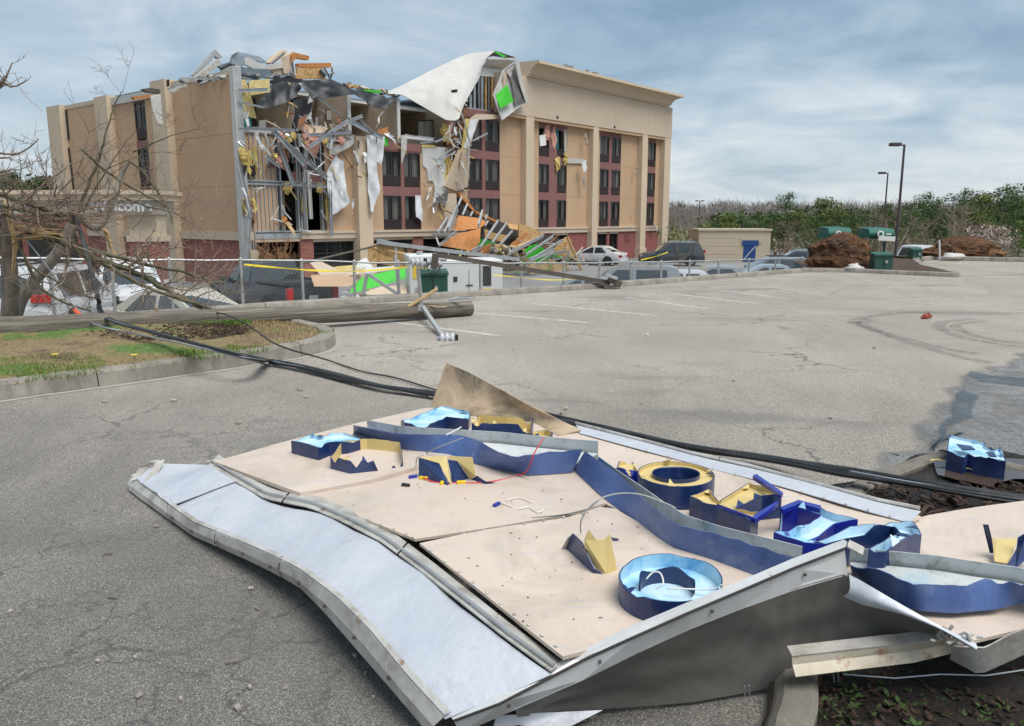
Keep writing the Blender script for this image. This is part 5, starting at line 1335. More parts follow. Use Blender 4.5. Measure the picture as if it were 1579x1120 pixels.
# cloth and house wrap blown out of the wall and caught, hanging
fcloth('hanging_house_wrap', 'house_wrap', R3, [(880,122),(810,260),(805,400),(830,520),(830,640)], [(955,165),(965,320),(975,420),(1005,520),(960,560)], -.45, 'broad white house wrap sheet hanging beside the steel studs', 'torn sheet', .22, 18, 10, 2)
fcloth('hanging_house_wrap', 'house_wrap', R3, [(1145,-70),(1155,150),(1168,400),(1180,595)], [(1232,-60),(1240,180),(1262,400),(1205,605)], -.7, 'long pale wrap strip hanging in front of the cream pilaster', 'torn sheet', .16, 22, 6, 5)
fcloth('hanging_house_wrap', 'house_wrap', R3, [(1240,-60),(1232,90),(1240,165)], [(1305,-60),(1296,100),(1275,195)], -.6, 'short torn wrap piece hanging right of the long pale strip', 'torn sheet', .14, 12, 6, 8)
fcloth('hanging_house_wrap', 'sheet_white', R3, [(1447,-62),(1448,60),(1452,192)], [(1497,-62),(1495,60),(1470,140)], -.3, 'narrow pointed white sheet hanging over the mauve mullion', 'torn sheet', .06, 12, 5, 11)
fcloth('blown_curtain', 'bed_white', R5, [(225,455),(228,560),(235,640)], [(275,458),(288,580),(296,690)], -.25, 'knotted white curtain blown out of a second floor window', 'curtain', .12, 14, 6, 12)
fcloth('green_rag', 'green_board', R2, [(1305,850),(1310,925)], [(1325,860),(1338,922)], -.4, 'small bright green scrap caught under the open top floor', 'scrap', .05, 5, 4, 3)
fcloth('hanging_house_wrap', 'sheet_white', R1, [(915,345),(925,420),(960,510)], [(975,335),(985,440),(990,520)], .6, 'pale torn flashing hanging on the left end wall', 'torn sheet', .08, 8, 5, 13)
# things left in the opened rooms
def room_bed(zm, x0, x1, y, off, label):
    a, b = fp(*zm(x0,y), off), fp(*zm(x1,y), off); zb = zf(2)
    t = thing('hotel_bed', label, 'bed', h2w(V((a.x+b.x)/2, off, zb)), HANG)
    w = b.x - a.x
    MB().box((0,1.0,.16), (w*.96,2.0,.30)).build('bed_base', 'fallen_brown', t)
    MB().box((0,1.0,.43), (w,2.04,.24)).build('mattress', 'bed_white', t, bevel=.06)
    mb = MB(); rows = []
    for i in range(9): rows.append([V(lerp(-w/2-.03, w/2+.03, j/12), lerp(-.05,1.5,i/8), .58+.06*mnoise.noise(V(i*.7, j*.6, x0))) for j in range(13)])
    mb.slab(rows, .03).build('crumpled_duvet', 'bed_white', t, smooth=True)
    lump_mb((0,1.8,.62), (w*.35,.22,.12), 4).build('pillow', 'bed_white', t, smooth=True)
room_bed(R4, 135, 385, 850, .5, 'unmade white bed in the open top floor room right of the pilaster')
room_bed(R2, 655, 800, 760, .6, 'white bed slumped in the open top floor room left of the pilaster')
def framed(zm, pts, off, label, mat='curtain'):
    P = fpts(zm, pts, off); c = sum(P, V(0,0,0))/4
    t = thing('wall_mirror', label, 'mirror', h2w(V(c.x, c.y, min(p.z for p in P))), HANG)
    Q = [h2w(p) for p in P]
    MB().prism(Q, HW*.03).build('mirror_frame', 'frame_dark', t, world=True)
    cc = sum(Q, V(0,0,0))/4
    MB().prism([cc + (p-cc)*.86 - HW*.012 for p in Q], HW*.01).build('mirror_glass', mat, t, world=True)
framed(R4, [(240,705),(385,698),(385,860),(240,862)], 1.6, 'large dark framed mirror behind the unmade bed')
framed(R2, [(795,612),(945,605),(945,712),(795,710)], 1.6, 'dark framed mirror in the open room left of the pilaster')
framed(R2, [(360,585),(455,580),(452,668),(358,675)], 2.0, 'dark panel on the wall of the leftmost open room', 'room_dark')
fslab('room_wall_piece', 'room_wall', R2, [(355,600),(540,545),(510,780),(415,790),(360,700)], 2.6, .1)
fslab('room_wall_piece', 'drywall', R2, [(225,705),(280,700),(280,770),(225,765)], 1.4, .1); fslab('room_wall_piece', 'drywall', R2, [(350,720),(410,715),(410,770),(350,770)], 1.4, .1)
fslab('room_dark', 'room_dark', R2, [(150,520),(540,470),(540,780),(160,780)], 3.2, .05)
fthing('torn_curtain', 'teal_cloth', R2, [(56,655),(155,685),(158,772),(60,765)], .15, .06, 'teal curtain hanging at the open corner of the top floor', 'curtain')
fslab('yellow_sheathing', 'osb_yellow', R2, [(45,372),(110,362),(160,520),(200,692),(60,655)], .45, .06)
fslab('yellow_sheathing', 'osb_yellow', R2, [(135,362),(312,345),(313,462),(140,492)], -.1, .06)
fslab('yellow_sheathing', 'osb_yellow', R2, [(30,358),(100,350),(120,430),(48,440)], .2, .06)
fbar('bent_channel', 'steel_stud', R2, (45,448), (300,440), -.3, -.3, .16, .1); fbar('bent_channel', 'steel_stud', R2, (45,545), (285,600), -.2, -.3, .08, .06)
# wreckage thrown about on the roof, every piece on its own
for name, mat, zm, pts, off, th, label, cat in (
    ('roof_plank', 'galv', R1, [(1165,222),(1310,65),(1352,112),(1332,124),(1308,104),(1195,228)], 3.0, .25, 'pale bent trim forming the tip of the roof wreck', 'trim piece'),
    ('roof_plank', 'frame_weathered', R1, [(1190,262),(1190,232),(1330,120),(1345,150),(1225,250)], 2.4, .3, 'broad grey board leaning under the tip of the roof wreck', 'board'),
    ('slate_sheet', 'roof_slate', R2, [(-30,230),(-5,140),(40,113),(230,155),(300,212),(120,180),(60,262),(0,250)], [2.0,2.0,2.4,2.4,2.0,1.6,1.4,1.6], .15, 'blue grey roofing sheet folded at the top of the wreck', 'roofing sheet'),
    ('white_sheet', 'sheet_white', R2, [(95,175),(130,158),(260,232),(440,198),(432,250),(330,266),(180,262),(100,222)], 1.2, .15, 'crumpled white sheet in the middle of the roof wreck', 'sheet'),
    ('roof_beam', 'stucco_cream', R2, [(308,205),(430,94),(466,106),(440,168),(330,216)], 1.5, .4, 'cream foam cornice piece pointing up on the roof wreck', 'cornice piece'),
    ('roof_panel', 'stucco_pale', R2, [(430,250),(450,150),(522,108),(515,200),(505,292),(440,302)], 1.1, .3, 'upright cream wall fragment beside the orange boards', 'wall fragment'),
    ('orange_board', 'osb_orange', R2, [(505,205),(508,140),(525,117),(656,150),(650,182),(545,165)], .9, .3, 'bent orange board end sticking up highest on the roof', 'board'),
    ('orange_board', 'osb_orange', R2, [(560,212),(845,208),(846,246),(650,246),(560,240)], .8, .3, 'long level orange beam on the roof wreck', 'beam'),
    ('orange_board', 'osb', R2, [(548,250),(772,250),(803,346),(520,347),(556,300)], .7, .2, 'wide orange brown plywood panel under the level beam', 'plywood panel'),
    ('slate_sheet', 'roof_slate', R2, [(60,252),(320,262),(335,330),(200,342),(80,300)], .7, .2, 'grey roofing sheet lying below the white sheet', 'roofing sheet'),
    ('wood_block', 'osb', R2, [(1015,408),(1040,395),(1085,402),(1080,424),(1020,422)], .6, .3, 'small brown block alone on the black roofing felt', 'block'),
    ('green_offcut', 'green_board', R2, [(1125,440),(1210,445),(1280,452),(1275,468),(1215,465),(1130,450)], .4, .3, 'bright green offcut on the black roofing felt', 'offcut'),
    ('roof_plank', 'fallen_brown', R1, [(868,305),(910,298),(972,308),(975,335),(890,322)], 4.0, .3, 'dark bent sheet over the left end wall', 'sheet'),
    ('roof_plank', 'osb_orange', R1, [(812,352),(915,338),(918,355),(820,370)], 5.0, .3, 'orange brown board edge over the left end wall', 'board'),
    ('roof_plank', 'galv', R1, [(1105,245),(1110,232),(1195,235),(1192,262),(1120,268)], 3.0, .4, 'grey box of bent metal at the left of the roof wreck', 'metal box'),
    ('roof_plank', 'osb', R1, [(1310,235),(1400,180),(1480,235),(1440,262),(1330,262)], 1.6, .3, 'triangular orange sheathing under the blue grey sheet', 'sheathing'),
    ('slate_sheet', 'roof_slate', R2, [(60,305),(120,250),(330,270),(520,300),(530,350),(330,345)], 1.5, .2, 'broad grey roofing sheet spread under the middle of the roof wreck', 'roofing sheet'),
    ('felt_roll', 'membrane_black', R2, [(305,372),(400,335),(520,338),(600,352),(580,385),(420,398)], .5, .3, 'black felt bunched at the roof edge below the orange boards', 'roofing felt'),
    ('roof_panel', 'stucco_pale', R2, [(330,262),(440,248),(445,312),(350,322)], 1.3, .3, 'pale stucco block lying between the white sheet and the orange panel', 'wall fragment'),
    ('white_sheet', 'drywall', R2, [(95,300),(225,322),(218,340),(100,322)], .9, .1, 'narrow pale strip below the grey roofing sheet', 'trim strip'),
    ('white_sheet', 'sheet_white', R2, [(500,262),(552,255),(560,300),(525,340),(500,320)], .8, .2, 'torn white scrap left of the orange brown plywood panel', 'sheet'),
    ('slate_sheet', 'roof_slate', R1, [(1330,165),(1400,140),(1480,200),(1577,215),(1577,250),(1400,235)], 2.2, .2, 'grey sheet wedged behind the broad grey board', 'roofing sheet'),
    ('roof_plank', 'lumber', R2, [(330,215),(300,190),(340,150),(420,110),(435,125),(360,170)], 1.9, .2, 'splintered pale plank behind the cream cornice piece', 'plank'),
    ('roof_plank', 'frame_weathered', R1, [(1040,320),(1130,275),(1140,285),(1050,330)], 1.5, .15, 'grey strip tilted over the pilaster of the end wall', 'trim strip'),
    ('slate_sheet', 'membrane_black', R1, [(1340,180),(1400,150),(1500,180),(1577,240),(1480,240),(1380,195)], 1.8, .15, 'dark sheet between the bent trim and the blue grey sheet', 'sheet')):
    fthing(name, mat, zm, pts, off, th, label, cat)
for a, b in (((0,275),(210,340)), ((30,330),(200,350)), ((110,300),(240,325)), ((480,300),(560,340)), ((505,200),(520,350)), ((780,250),(830,340)), ((845,245),(850,300)), ((850,300),(832,352)), ((440,120),(330,215)), ((350,310),(440,330)), ((400,330),(500,300))):
    fbar('roof_rod', 'steel_stud', R2, a, b, .5, .9, .09, .06)
for a, b in (((1018,250),(1020,290)), ((1200,240),(1430,240)), ((1250,255),(1400,175)), ((1020,310),(1100,280))):
    fbar('roof_rod', 'fallen_brown' if a[0]==1018 else 'galv', R1, a, b, 1.0, 1.2, .12, .06)
rr = random.Random(5)
for k in range(46):
    x, y = rr.choice([(rr.uniform(280,515), 0), (rr.uniform(300,500), 1), (rr.uniform(520,610), 2)])
    y = (124 + rr.uniform(-3,3)) if x < 370 else (lerp(112,120,rr.random()) if x < 515 else lerp(128,146,(x-515)/95))
    q = fp(x, y, rr.uniform(.4,2)); s_ = rr.uniform(.12,.45)
    MB().box(q, (s_*rr.uniform(.8,2.2), s_, s_*rr.uniform(.15,.5)), Matrix.Rotation(rr.uniform(-1,1),3,'Y') @ Matrix.Rotation(rr.uniform(0,3),3,'Z')).build('roof_rubble', rr.choice(['rubble','roof_slate','drywall','osb','galv','membrane_black','stucco_pale']), hotel)

# the wall section that came down: boards, studs, sheathing
q = h2w(V(fp(*R5(900,900), -4).x, -4, 0))
heap = thing('collapsed_wall_section', 'collapsed roof wall of orange boards, steel studs and green sheathing heaped against the hotel', 'wreckage', q, HANG)
def hslab(name, mat, zm, pts, off, th=.06): return MB().prism([h2w(p) for p in fpts(zm, pts, off)], HW*th).build(name, mat, heap, world=True)
def hbar(name, mat, zm, a, b, oa, ob, w, h):
    p, q = h2w(fp(*zm(*a), oa)), h2w(fp(*zm(*b), ob)); mb = MB()
    mb.bar(p, q, .03 if w < .2 else .06, w, V(0,0,1)); mb.bar(p + V(0,0,w*.4), q + V(0,0,w*.4), h, .02, V(0,0,1)); return mb.build(name, mat, heap, world=True)
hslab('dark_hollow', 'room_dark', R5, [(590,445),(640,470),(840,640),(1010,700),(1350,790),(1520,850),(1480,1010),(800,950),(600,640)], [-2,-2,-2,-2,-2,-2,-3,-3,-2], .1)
for pts, off in (([(598,428),(640,455),(745,590),(720,585),(620,470)], -2.3), ([(740,585),(930,672),(935,695),(750,610)], -2.6), ([(1100,700),(1250,745),(1335,790),(1330,806),(1120,715)], -3.0)):
    hslab('top_board', 'osb_orange', R5, pts, off, .3)
hslab('sheathing_board', 'osb_orange', R5, [(600,630),(780,652),(852,690),(780,742),(578,762)], [-2.6,-2.6,-2.7,-3.4,-3.4])
hslab('sheathing_board', 'osb_orange', R5, [(452,892),(560,800),(792,740),(782,862),(722,938)], [-4.5,-4.0,-3.5,-4.4,-4.8])
hslab('sheathing_board', 'osb', R5, [(822,742),(900,780),(1032,802),(990,862),(830,822)], -3.2)
hslab('sheathing_board', 'osb', R5, [(1020,700),(1110,700),(1342,800),(1200,880),(1040,905),(1080,862),(1180,772),(1040,742)], [-3,-3,-3.2,-4,-4,-3.9,-3.4,-3.2])
hslab('sheathing_board', 'osb_orange', R5, [(1050,880),(1190,770),(1200,790),(1080,900)], -3.9)
hslab('sheathing_board', 'osb_orange', R5, [(760,930),(880,870),(905,960),(800,960)], -4.9)
hslab('green_sheathing', 'green_board_dark', R5, [(782,830),(930,860),(880,892),(742,922)], -4.0)
hslab('green_sheathing', 'green_board', R5, [(1180,942),(1322,900),(1400,990),(1302,1040),(1190,990)], -6.8)
hslab('green_sheathing', 'green_board', R5, [(1170,935),(1220,895),(1285,872),(1270,905),(1200,948)], -6.7)
hslab('sheathing_board', 'osb', R6, [(0,872),(60,890),(132,930),(90,960),(20,1000),(0,1000)], -3.6)
hslab('sheathing_board', 'osb', R6, [(175,1010),(240,940),(262,950),(290,1040),(220,1060)], -5.0)
hslab('sheathing_board', 'lumber', R6, [(40,1100),(120,1040),(250,1090),(220,1130),(60,1130)], -5.5)
for a, b, w in (((630,470),(598,545),.12), ((677,533),(636,630),.12), ((722,600),(704,640),.12), ((806,600),(770,722),.34), ((856,680),(830,722),.12), ((842,630),(835,670),.16), ((942,675),(790,905),.16), ((1017,698),(890,868),.16), ((1065,765),(960,885),.14), ((1417,810),(1180,972),.14), ((1497,843),(1210,1022),.14), ((1420,928),(1210,1015),.26), ((1330,805),(1030,960),.18), ((590,565),(510,755),.40), ((545,640),(480,780),.2), ((505,655),(420,780),.2), ((790,905),(720,940),.3), ((1400,960),(1260,1060),.12)):
    hbar('wall_stud', 'galv', R5, a, b, -4.9 if a[0] < 1300 else -7.0, -5.6 if a[0] < 1300 else -7.2, w, .12)
for a, b, w in (((365,795),(570,805),.12), ((400,805),(432,892),.09), ((580,770),(430,892),.14), ((1000,1010),(1568,940),.16), ((1450,1090),(1560,960),.2), ((1290,1060),(1500,990),.14), ((1480,1100),(1568,1010),.14)):
    hbar('steel_rail', 'galv', R5, a, b, -4.8, -5.4, w, .1)
hbar('wood_post', 'lumber', R6, (245,940), (322,1120), -5.6, -6.4, .22, .2)
for k in range(60):
    x, y = rr.uniform(880,1100), rr.uniform(890,1010); q = h2w(fp(*R5(x,y), rr.uniform(-5.4,-4.6))); s_ = rr.uniform(.08,.28)
    lump_mb(q, (s_,s_*.8,s_*.7), k, 4, 6).build('rubble_lump', rr.choice(['rubble','drywall','insulation_yellow','brown_stub','lumber','stucco_pale']), heap, world=True)
for k in range(50):
    x, y = rr.uniform(0,340), rr.uniform(960,1120); q = h2w(fp(*R6(x,y), rr.uniform(-6.5,-5))); s_ = rr.uniform(.15,.6)
    MB().box(q, (s_*rr.uniform(1,3), s_*.4, .05), Matrix.Rotation(rr.uniform(-1.2,1.2),3,'Y') @ Matrix.Rotation(rr.uniform(0,3),3,'Z')).build('broken_board', rr.choice(['osb','lumber','drywall','galv','green_board','stucco_pale','osb_orange']), heap, world=True)
# long parapet frame lying in front of it
par = thing('fallen_parapet_frame', 'long fallen parapet frame of plywood with a steel top rail', 'wreckage', gy(690,430,30), 0)
def Y8(p, Y): a = R8(*p); return gy(a[0], a[1], Y)
yy = lambda x: lerp(27.0, 34.0, (x-450)/850)
MB().prism([Y8(p, yy(p[0])) for p in ((453,182),(512,160),(602,178),(822,228),(1062,252),(1252,268),(1170,322),(900,330),(680,300),(462,268))], (.03,.06,0)).build('plywood_sheet', 'osb', par, world=True)
MB().bar(Y8((570,164),yy(570)-.15), Y8((820,196),yy(820)-.15), .12, .14).build('top_rail', 'galv', par, world=True)
MB().bar(Y8((818,196),yy(820)-.16), Y8((1290,252),yy(1290)-.15), .12, .14).build('top_rail', 'galv', par, world=True)
MB().bar(Y8((515,152),yy(515)-.15), Y8((572,164),yy(570)-.15), .14, .16).build('top_rail', 'galv', par, world=True)
for x in (608,665,722,772,824,880,940,1000,1050,1104):
    MB().bar(Y8((x,170+(x-608)*.115),yy(x)-.12), Y8((x+4,262+(x-608)*.03),yy(x)-.12), .06, .10).build('frame_stud', 'fallen_brown' if x > 610 else 'sheet_white', par, world=True)

# fine shreds caught all over the torn front: strips, splinters, scraps
rr = random.Random(31)
zones = [(372,505,150,250,40),(372,505,230,355,26),(440,620,170,240,44),(500,560,220,330,14),(650,715,180,330,44),(690,720,150,260,16)]
for x0, x1, y0, y1, n in zones:
    for k in range(n):
        x, y = rr.uniform(x0,x1), rr.uniform(y0,y1); L = rr.uniform(.25,1.3); w = rr.choice([.03,.05,.08,.16,.28]); a = rr.gauss(1.2,.8)
        p = fp(x, y, rr.uniform(-.7,-.05)); q = p + V(math.cos(a)*L, rr.uniform(-.2,.1), -abs(math.sin(a))*L)
        m = rr.choice(['steel_stud','galv','house_wrap','house_wrap','drywall','drywall','sheet_white','insulation_yellow','insulation_pink','membrane_black','lumber','stucco_pale','insulation_brown'])
        mb = MB()
        if w > .1:
            rows = []
            for i in range(4): c_ = p.lerp(q, i/3) + V(rr.uniform(-.06,.06), rr.uniform(-.08,.08), 0); rows.append([c_ - V(w/2*(1-.2*i),0,.04*rr.random()), c_ + V(0,rr.uniform(-.05,.05),0), c_ + V(w/2*(1-.2*i),0,.04*rr.random())])
            mb.slab(rows, .012)
        else: mb.tube([p, p.lerp(q,.5)+V(rr.uniform(-.1,.1),rr.uniform(-.1,.1),0), q], w*.5, 4)
        mb.build('torn_scrap', m, hotel)
fd = MB()
mats = ['lumber','drywall','galv','osb','osb_orange','insulation_yellow','green_board','room_dark']
for k in range(300):
    x = rr.uniform(700, 905); t_ = (x-700)/205; y = rr.uniform(lerp(385,400,t_), 430); q = h2w(fp(x, y, rr.uniform(-6,-3.6))); L = rr.uniform(.1,.7)
    d = V(rr.gauss(0,1), rr.gauss(0,.5), rr.gauss(0,.7)).normalized()*L
    fd.bar(q, q + d, rr.choice([.03,.05,.12]), .02, mi=rr.choice([0,0,1,2,2,3,4,5,6,7]))
o = fd.build('fine_splinters', mats, heap, world=True); o['kind'] = 'stuff'
for k in range(120):
    x = rr.uniform(470, 690); y = rr.uniform(392, 440); Y = rr.uniform(24, 30); p = gy(x, y, Y)
    if p.z < LOW: p.z = LOW + rr.uniform(0,.3)
# ---------------------------------------------------------------- fence, utilities, small buildings, cars
def lot_z(x, y): return LOW + .62*max(0, min(1, (-x-5)/5.0))*max(0, min(1, (32-y)/8.0))
lr = MB(); rows = []
for j in range(12):
    rows.append([(lerp(-40,-4.5,i/14), lerp(10,33,j/11), lot_z(lerp(-40,-4.5,i/14), lerp(10,33,j/11))+.012) for i in range(15)])
lr.grid(rows); lr.build('side_lot', 'lower_asphalt', kind='structure')
# --- chain link fence along the bank
def fence_at(px):
    k = (px-CXP)/FPX*1.0
    Y = 20.25/(1-.8*k*.985); return V(k*Y*.985, Y, 0)
def rail_z(px): 
    P = [(-150,1.0),(0,.95),(370,.78),(463,.73),(543,.66),(700,.55),(880,.42),(1040,.32),(1260,.22)]
    for (a,u),(b,v) in zip(P,P[1:]):
        if px <= b: return lerp(u,v,max(0,(px-a)/(b-a)))
    return .2
FX = [-150, -40, 70, 165, 258, 367, 463, 543, 612, 676, 740, 805, 870, 925, 975, 1022, 1065, 1112, 1158, 1200, 1240]
fence = thing('chain_link_fence', 'galvanised chain link fence with a top rail along the kerb', 'fence', fence_at(463)+V(0,0,-1.0), 0)
fpw = []
for px in FX:
    p = fence_at(px); z = rail_z(px); fpw.append((p, z))
    lean = V(RND.uniform(-.03,.03), RND.uniform(-.03,.03), 0)
    MB().tube([p+V(0,0,z-1.62), p+V(0,0,z+.03)+lean, p+V(0,0,z+.05)+lean], [.03,.03,.012], 8).build('fence_post', 'galv', fence, world=True)
for k, ((p, z), (q, w)) in enumerate(zip(fpw, fpw[1:])):
    d = (q-p); L = d.length; u = d.normalized(); sag = RND.uniform(-.02,.01)
    MB().tube([p+V(0,0,z), p.lerp(q,.5)+V(0,0,(z+w)/2+sag), q+V(0,0,w)], .021, 6).build('top_rail', 'galv', fence, world=True)
    mb = MB(); hgt = 1.45; s_ = .075 if k < 9 else .11; n = int(L/s_)
    for i in range(-int(hgt/s_), n):
        for sg in (1, -1):
            a0, a1 = i*s_, i*s_ + hgt
            t0, t1 = max(0, a0), min(L, a1)
            if t1 <= t0: continue
            z0, z1 = (t0-a0), (t1-a0)
            if sg < 0: t0, t1 = L-t0, L-t1
            A = p + u*t0 + V(0,0,lerp(z,w,t0/L)-.02-hgt+z0); B = p + u*t1 + V(0,0,lerp(z,w,t1/L)-.02-hgt+z1)
            mb.tube([A,B], .0019, 3, False)
    mb.build('chain_link', 'chain_wire', fence, world=True)
# caution tape strung along it
def tape(pts, label, w=.04):
    L = smooth_line([Vector(p) for p in pts], 6); mb = MB(); A, B = [], []
    for i, p in enumerate(L):
        tw = .5 + .5*math.sin(i*.7); A.append(p + V(0,.01*tw,w/2*(.45+.55*tw))); B.append(p - V(0,.01*tw,w/2*(.45+.55*tw)))
    mb.slab([A, B], .002).build('caution_tape', 'tape_yellow', label=label, cat='tape')
tape([gy(376,408,15.7), gy(440,414,16.3), gy(500,418,16.8), gy(560,418,17.3), gy(630,412,18.0)], 'yellow caution tape strung along the fence beside the pickup')
tape([gy(760,424,19), gy(800,428,19.6), gy(850,432,20.3), gy(905,430,21)], 'yellow caution tape drooping right of the white generator', .022)
tape([gy(988,401,56), gy(1010,396,57), gy(1030,389,58)], 'yellow caution tape strung at the dark SUV', .08)

# --- porte cochere with its sign
pc = thing('entrance_canopy', 'flat roofed entrance canopy with white Welcome lettering and a brick based column', 'canopy', (-19, 36, LOW))
MB().b2((-38,36,1.75),(-15.7,38.2,2.35)).build('fascia', 'canopy_grey', pc, world=True)
MB().b2((-38,35.8,2.35),(-15.5,38.4,2.62)).b2((-38,35.7,2.60),(-15.4,38.5,2.78)).build('cornice', 'stucco_cream', pc, world=True)
MB().b2((-17.0,36.4,.75),(-15.8,37.4,1.75)).build('column', 'stucco_cream', pc, world=True)
MB().b2((-17.15,36.3,.55),(-15.65,37.5,.80)).build('column_band', 'stucco_pale', pc, world=True)
MB().b2((-17.05,36.35,LOW),(-15.75,37.45,.56)).build('brick_base', 'brick', pc, world=True)
MB().b2((-24.6,36.4,LOW),(-23.4,38,1.75)).build('column', 'brick', pc, world=True)
MB().b2((-38,44,LOW),(-23,44.3,1.75)).build('lobby_wall', 'brick', pc, world=True)
for x in (-36,-32.5,-29,-26): MB().b2((x,43.85,-1.9),(x+2.6,43.99,1.1)).build('lobby_window', 'glass_dark', pc, world=True)
tcv = bpy.data.curves.new('welcome_lettering', 'FONT'); tcv.body = 'Welcome'; tcv.size = .66; tcv.extrude = .03; tcv.offset = .018; tcv.align_x = 'CENTER'
tob = bpy.data.objects.new('welcome_lettering', tcv); COL.objects.link(tob); tcv.materials.append(M('letter_white')); tob.parent = pc
wp = gy(188, 326, 35.96)
tme = bpy.data.meshes.new_from_object(tob); bpy.data.objects.remove(tob); tob = bpy.data.objects.new('welcome_lettering', tme); COL.objects.link(tob); tob.parent = pc
tob.location = wp - Vector(pc.location); tob.rotation_euler = (PI/2, 0, 0)

# --- pad transformer, generator, other boxes
def transformer(loc, w, d, h, rz, label, group):
    t = thing('pad_transformer', label, 'transformer', loc, rz, group)
    MB().b2((-w/2-.06,-d/2-.06,-.6),(w/2+.06,d/2+.06,.04)).build('concrete_pad', 'concrete', t)
    MB().b2((-w/2,-d/2,.04),(w/2,d/2,h-.06)).build('cabinet', 'transformer_green', t, bevel=.015)
    lid = MB().add([(-w/2-.02,-d/2-.03,h-.07),(w/2+.02,-d/2-.03,h-.07),(w/2+.02,d/2+.02,h-.01),(-w/2-.02,d/2+.02,h-.01),(-w/2-.02,-d/2-.03,h-.02),(w/2+.02,-d/2-.03,h-.02),(w/2+.02,d/2+.02,h+.04),(-w/2-.02,d/2+.02,h+.04)], [(0,3,2,1),(4,5,6,7),(0,1,5,4),(1,2,6,5),(2,3,7,6),(3,0,4,7)])
    lid.build('lid', 'transformer_green', t)
    MB().b2((-.008,-d/2-.012,.1),(.008,-d/2-.001,h-.12)).build('door_seam', 'trim_black', t)
    MB().b2((.03,-d/2-.03,h*.45),(.10,-d/2-.002,h*.6)).build('latch', 'galv', t)
    return t
p = gy(667, 452, 17.95)
tb = transformer((p.x, p.y, p.z-.28), .64, .6, .76, .15, 'green pad transformer box in front of the white generator', None)
g0 = gy(698, 450, 24.5); GZ = LOW
gen = thing('white_generator', 'white boxy generator trailer with yellow warning labels behind the kerb', 'generator', (g0.x, g0.y, GZ), math.radians(12))
MB().b2((-1.35,-.75,.5),(1.4,.85,2.38)).build('housing', 'enamel_white', gen, bevel=.03)
MB().b2((-1.38,-.78,2.38),(-.25,.88,2.52)).build('roof_box', 'enamel_white', gen, bevel=.03)
MB().b2((-1.4,-.7,.2),(1.4,.8,.5)).build('chassis', 'trim_black', gen)
for x in (-.9, .9): MB().cyl((x,-.78,.32),(x,.85,.32),.32,18).build('wheel', 'rubber', gen)
for x0, x1, z0, z1, m, nm in ((-1.26,-1.02,1.85,2.28,'label_yellow','warning_label'), (-.98,-.84,1.95,2.28,'label_yellow','warning_label'), (.80,1.05,1.62,2.2,'trim_black','vent_grille'), (.78,1.12,1.48,1.54,'label_yellow','warning_label'), (.10,.25,1.3,1.45,'label_yellow','warning_label'), (-.08,.04,1.75,1.9,'trim_black','keyhole_plate'), (1.18,1.24,1.2,1.5,'trim_black','handle'), (.3,.5,1.62,1.66,'frame_dark','maker_plate'), (-1.2,-1.1,1.2,1.6,'frame_weathered','hatch')):
    MB().b2((x0,-.765,z0),(x1,-.752,z1)).build(nm, m, gen)
for x in (-.3, .38, .72): MB().b2((x,-.760,.55),(x+.012,-.7505,2.1)).build('door_seam', 'frame_dark', gen)
MB().cyl((-1.0,-.2,2.42),(-1.0,-.2,2.62),.09,10).build('exhaust', 'galv', gen)
# fallen square lamp pole over the kerb
A, Bq, Cq = gy(669,414,17.6), gy(672,393,17.6), gy(940,436,18.6)
lp = thing('fallen_lamp_pole', 'brown square lamp pole bent over and lying across to the kerb', 'lamp pole', (Cq.x, Cq.y, 0.1))
MB().bar(A, Bq + V(0,0,.02), .14, .14, (1,0,0)).build('pole_stub', 'fallen_brown', lp, world=True)
MB().bar(Bq, Cq, .10, .10).build('pole_shaft', 'fallen_brown', lp, world=True)
MB().box(gy(948,434,18.55), (.32,.26,.16), Matrix.Rotation(.5,3,'Y')).build('lamp_head', 'fallen_brown', lp, world=True, bevel=.02)
MB().bar(gy(935,424,18.5), gy(952,430,18.45), .2, .05).build('head_arm', 'galv', lp, world=True)
MB().box(gy(940,443,18.5), (.3,.3,.06)).build('base_plate', 'fallen_brown', lp, world=True)
for x in (-.1,.0,.1): MB().cyl(A + V(x,-.08,-.05), A + V(x*1.6,-.1,.06), .015, 6).build('anchor_bolt', 'brown_stub', lp, world=True)
# insulators sitting on the transformer
for k, (dx, dz) in enumerate(((-.18,.06),(-.02,.10),(.14,.05))):
    c = tb.location + V(dx, -.1, .86+dz)
    MB().lathe([(0,-.12),(.05,-.12),(.05,-.08),(.10,-.07),(.10,-.05),(.05,-.03),(.05,.0),(.10,.01),(.10,.03),(.05,.05),(.05,.10),(0,.10)], 12, c, 'x').build('porcelain_insulator', 'porcelain', label=('left','middle','right')[k] + ' porcelain insulator dropped on top of the green transformer box', cat='insulator', group='insulators on the transformer', smooth=True)
# debris between fence and hotel
def wpoly(name, mat, pts, th, label, cat, zm=R8):
    P = []
    for x, y, Y in pts: a = zm(x, y); P.append(gy(a[0], a[1], Y))
    return MB().prism(P, (0,th,0)).build(name, mat, label=label, cat=cat)
wpoly('green_sheathing_board', 'green_board', [(355,436,24),(385,386,25),(430,350,25.5),(550,320,26),(672,300,26.5),(672,355,25.6),(560,388,25),(402,432,24)], .08, 'long bright green sheathing board lying left of the generator', 'board')
wpoly('beige_wall_fragment', 'stucco_tan', [(140,340,26),(350,330,27),(400,380,26),(350,402,25),(160,402,25)], .12, 'tan wall fragment lying behind the fence right of the black pickup', 'wall fragment')
wpoly('cream_wall_fragment', 'stucco_pale', [(135,270,28),(190,262,28.5),(300,315,27.5),(430,300,28),(440,330,27),(330,345,26.5),(200,345,26.5)], .1, 'curved cream cornice fragment behind the caution tape', 'wall fragment')
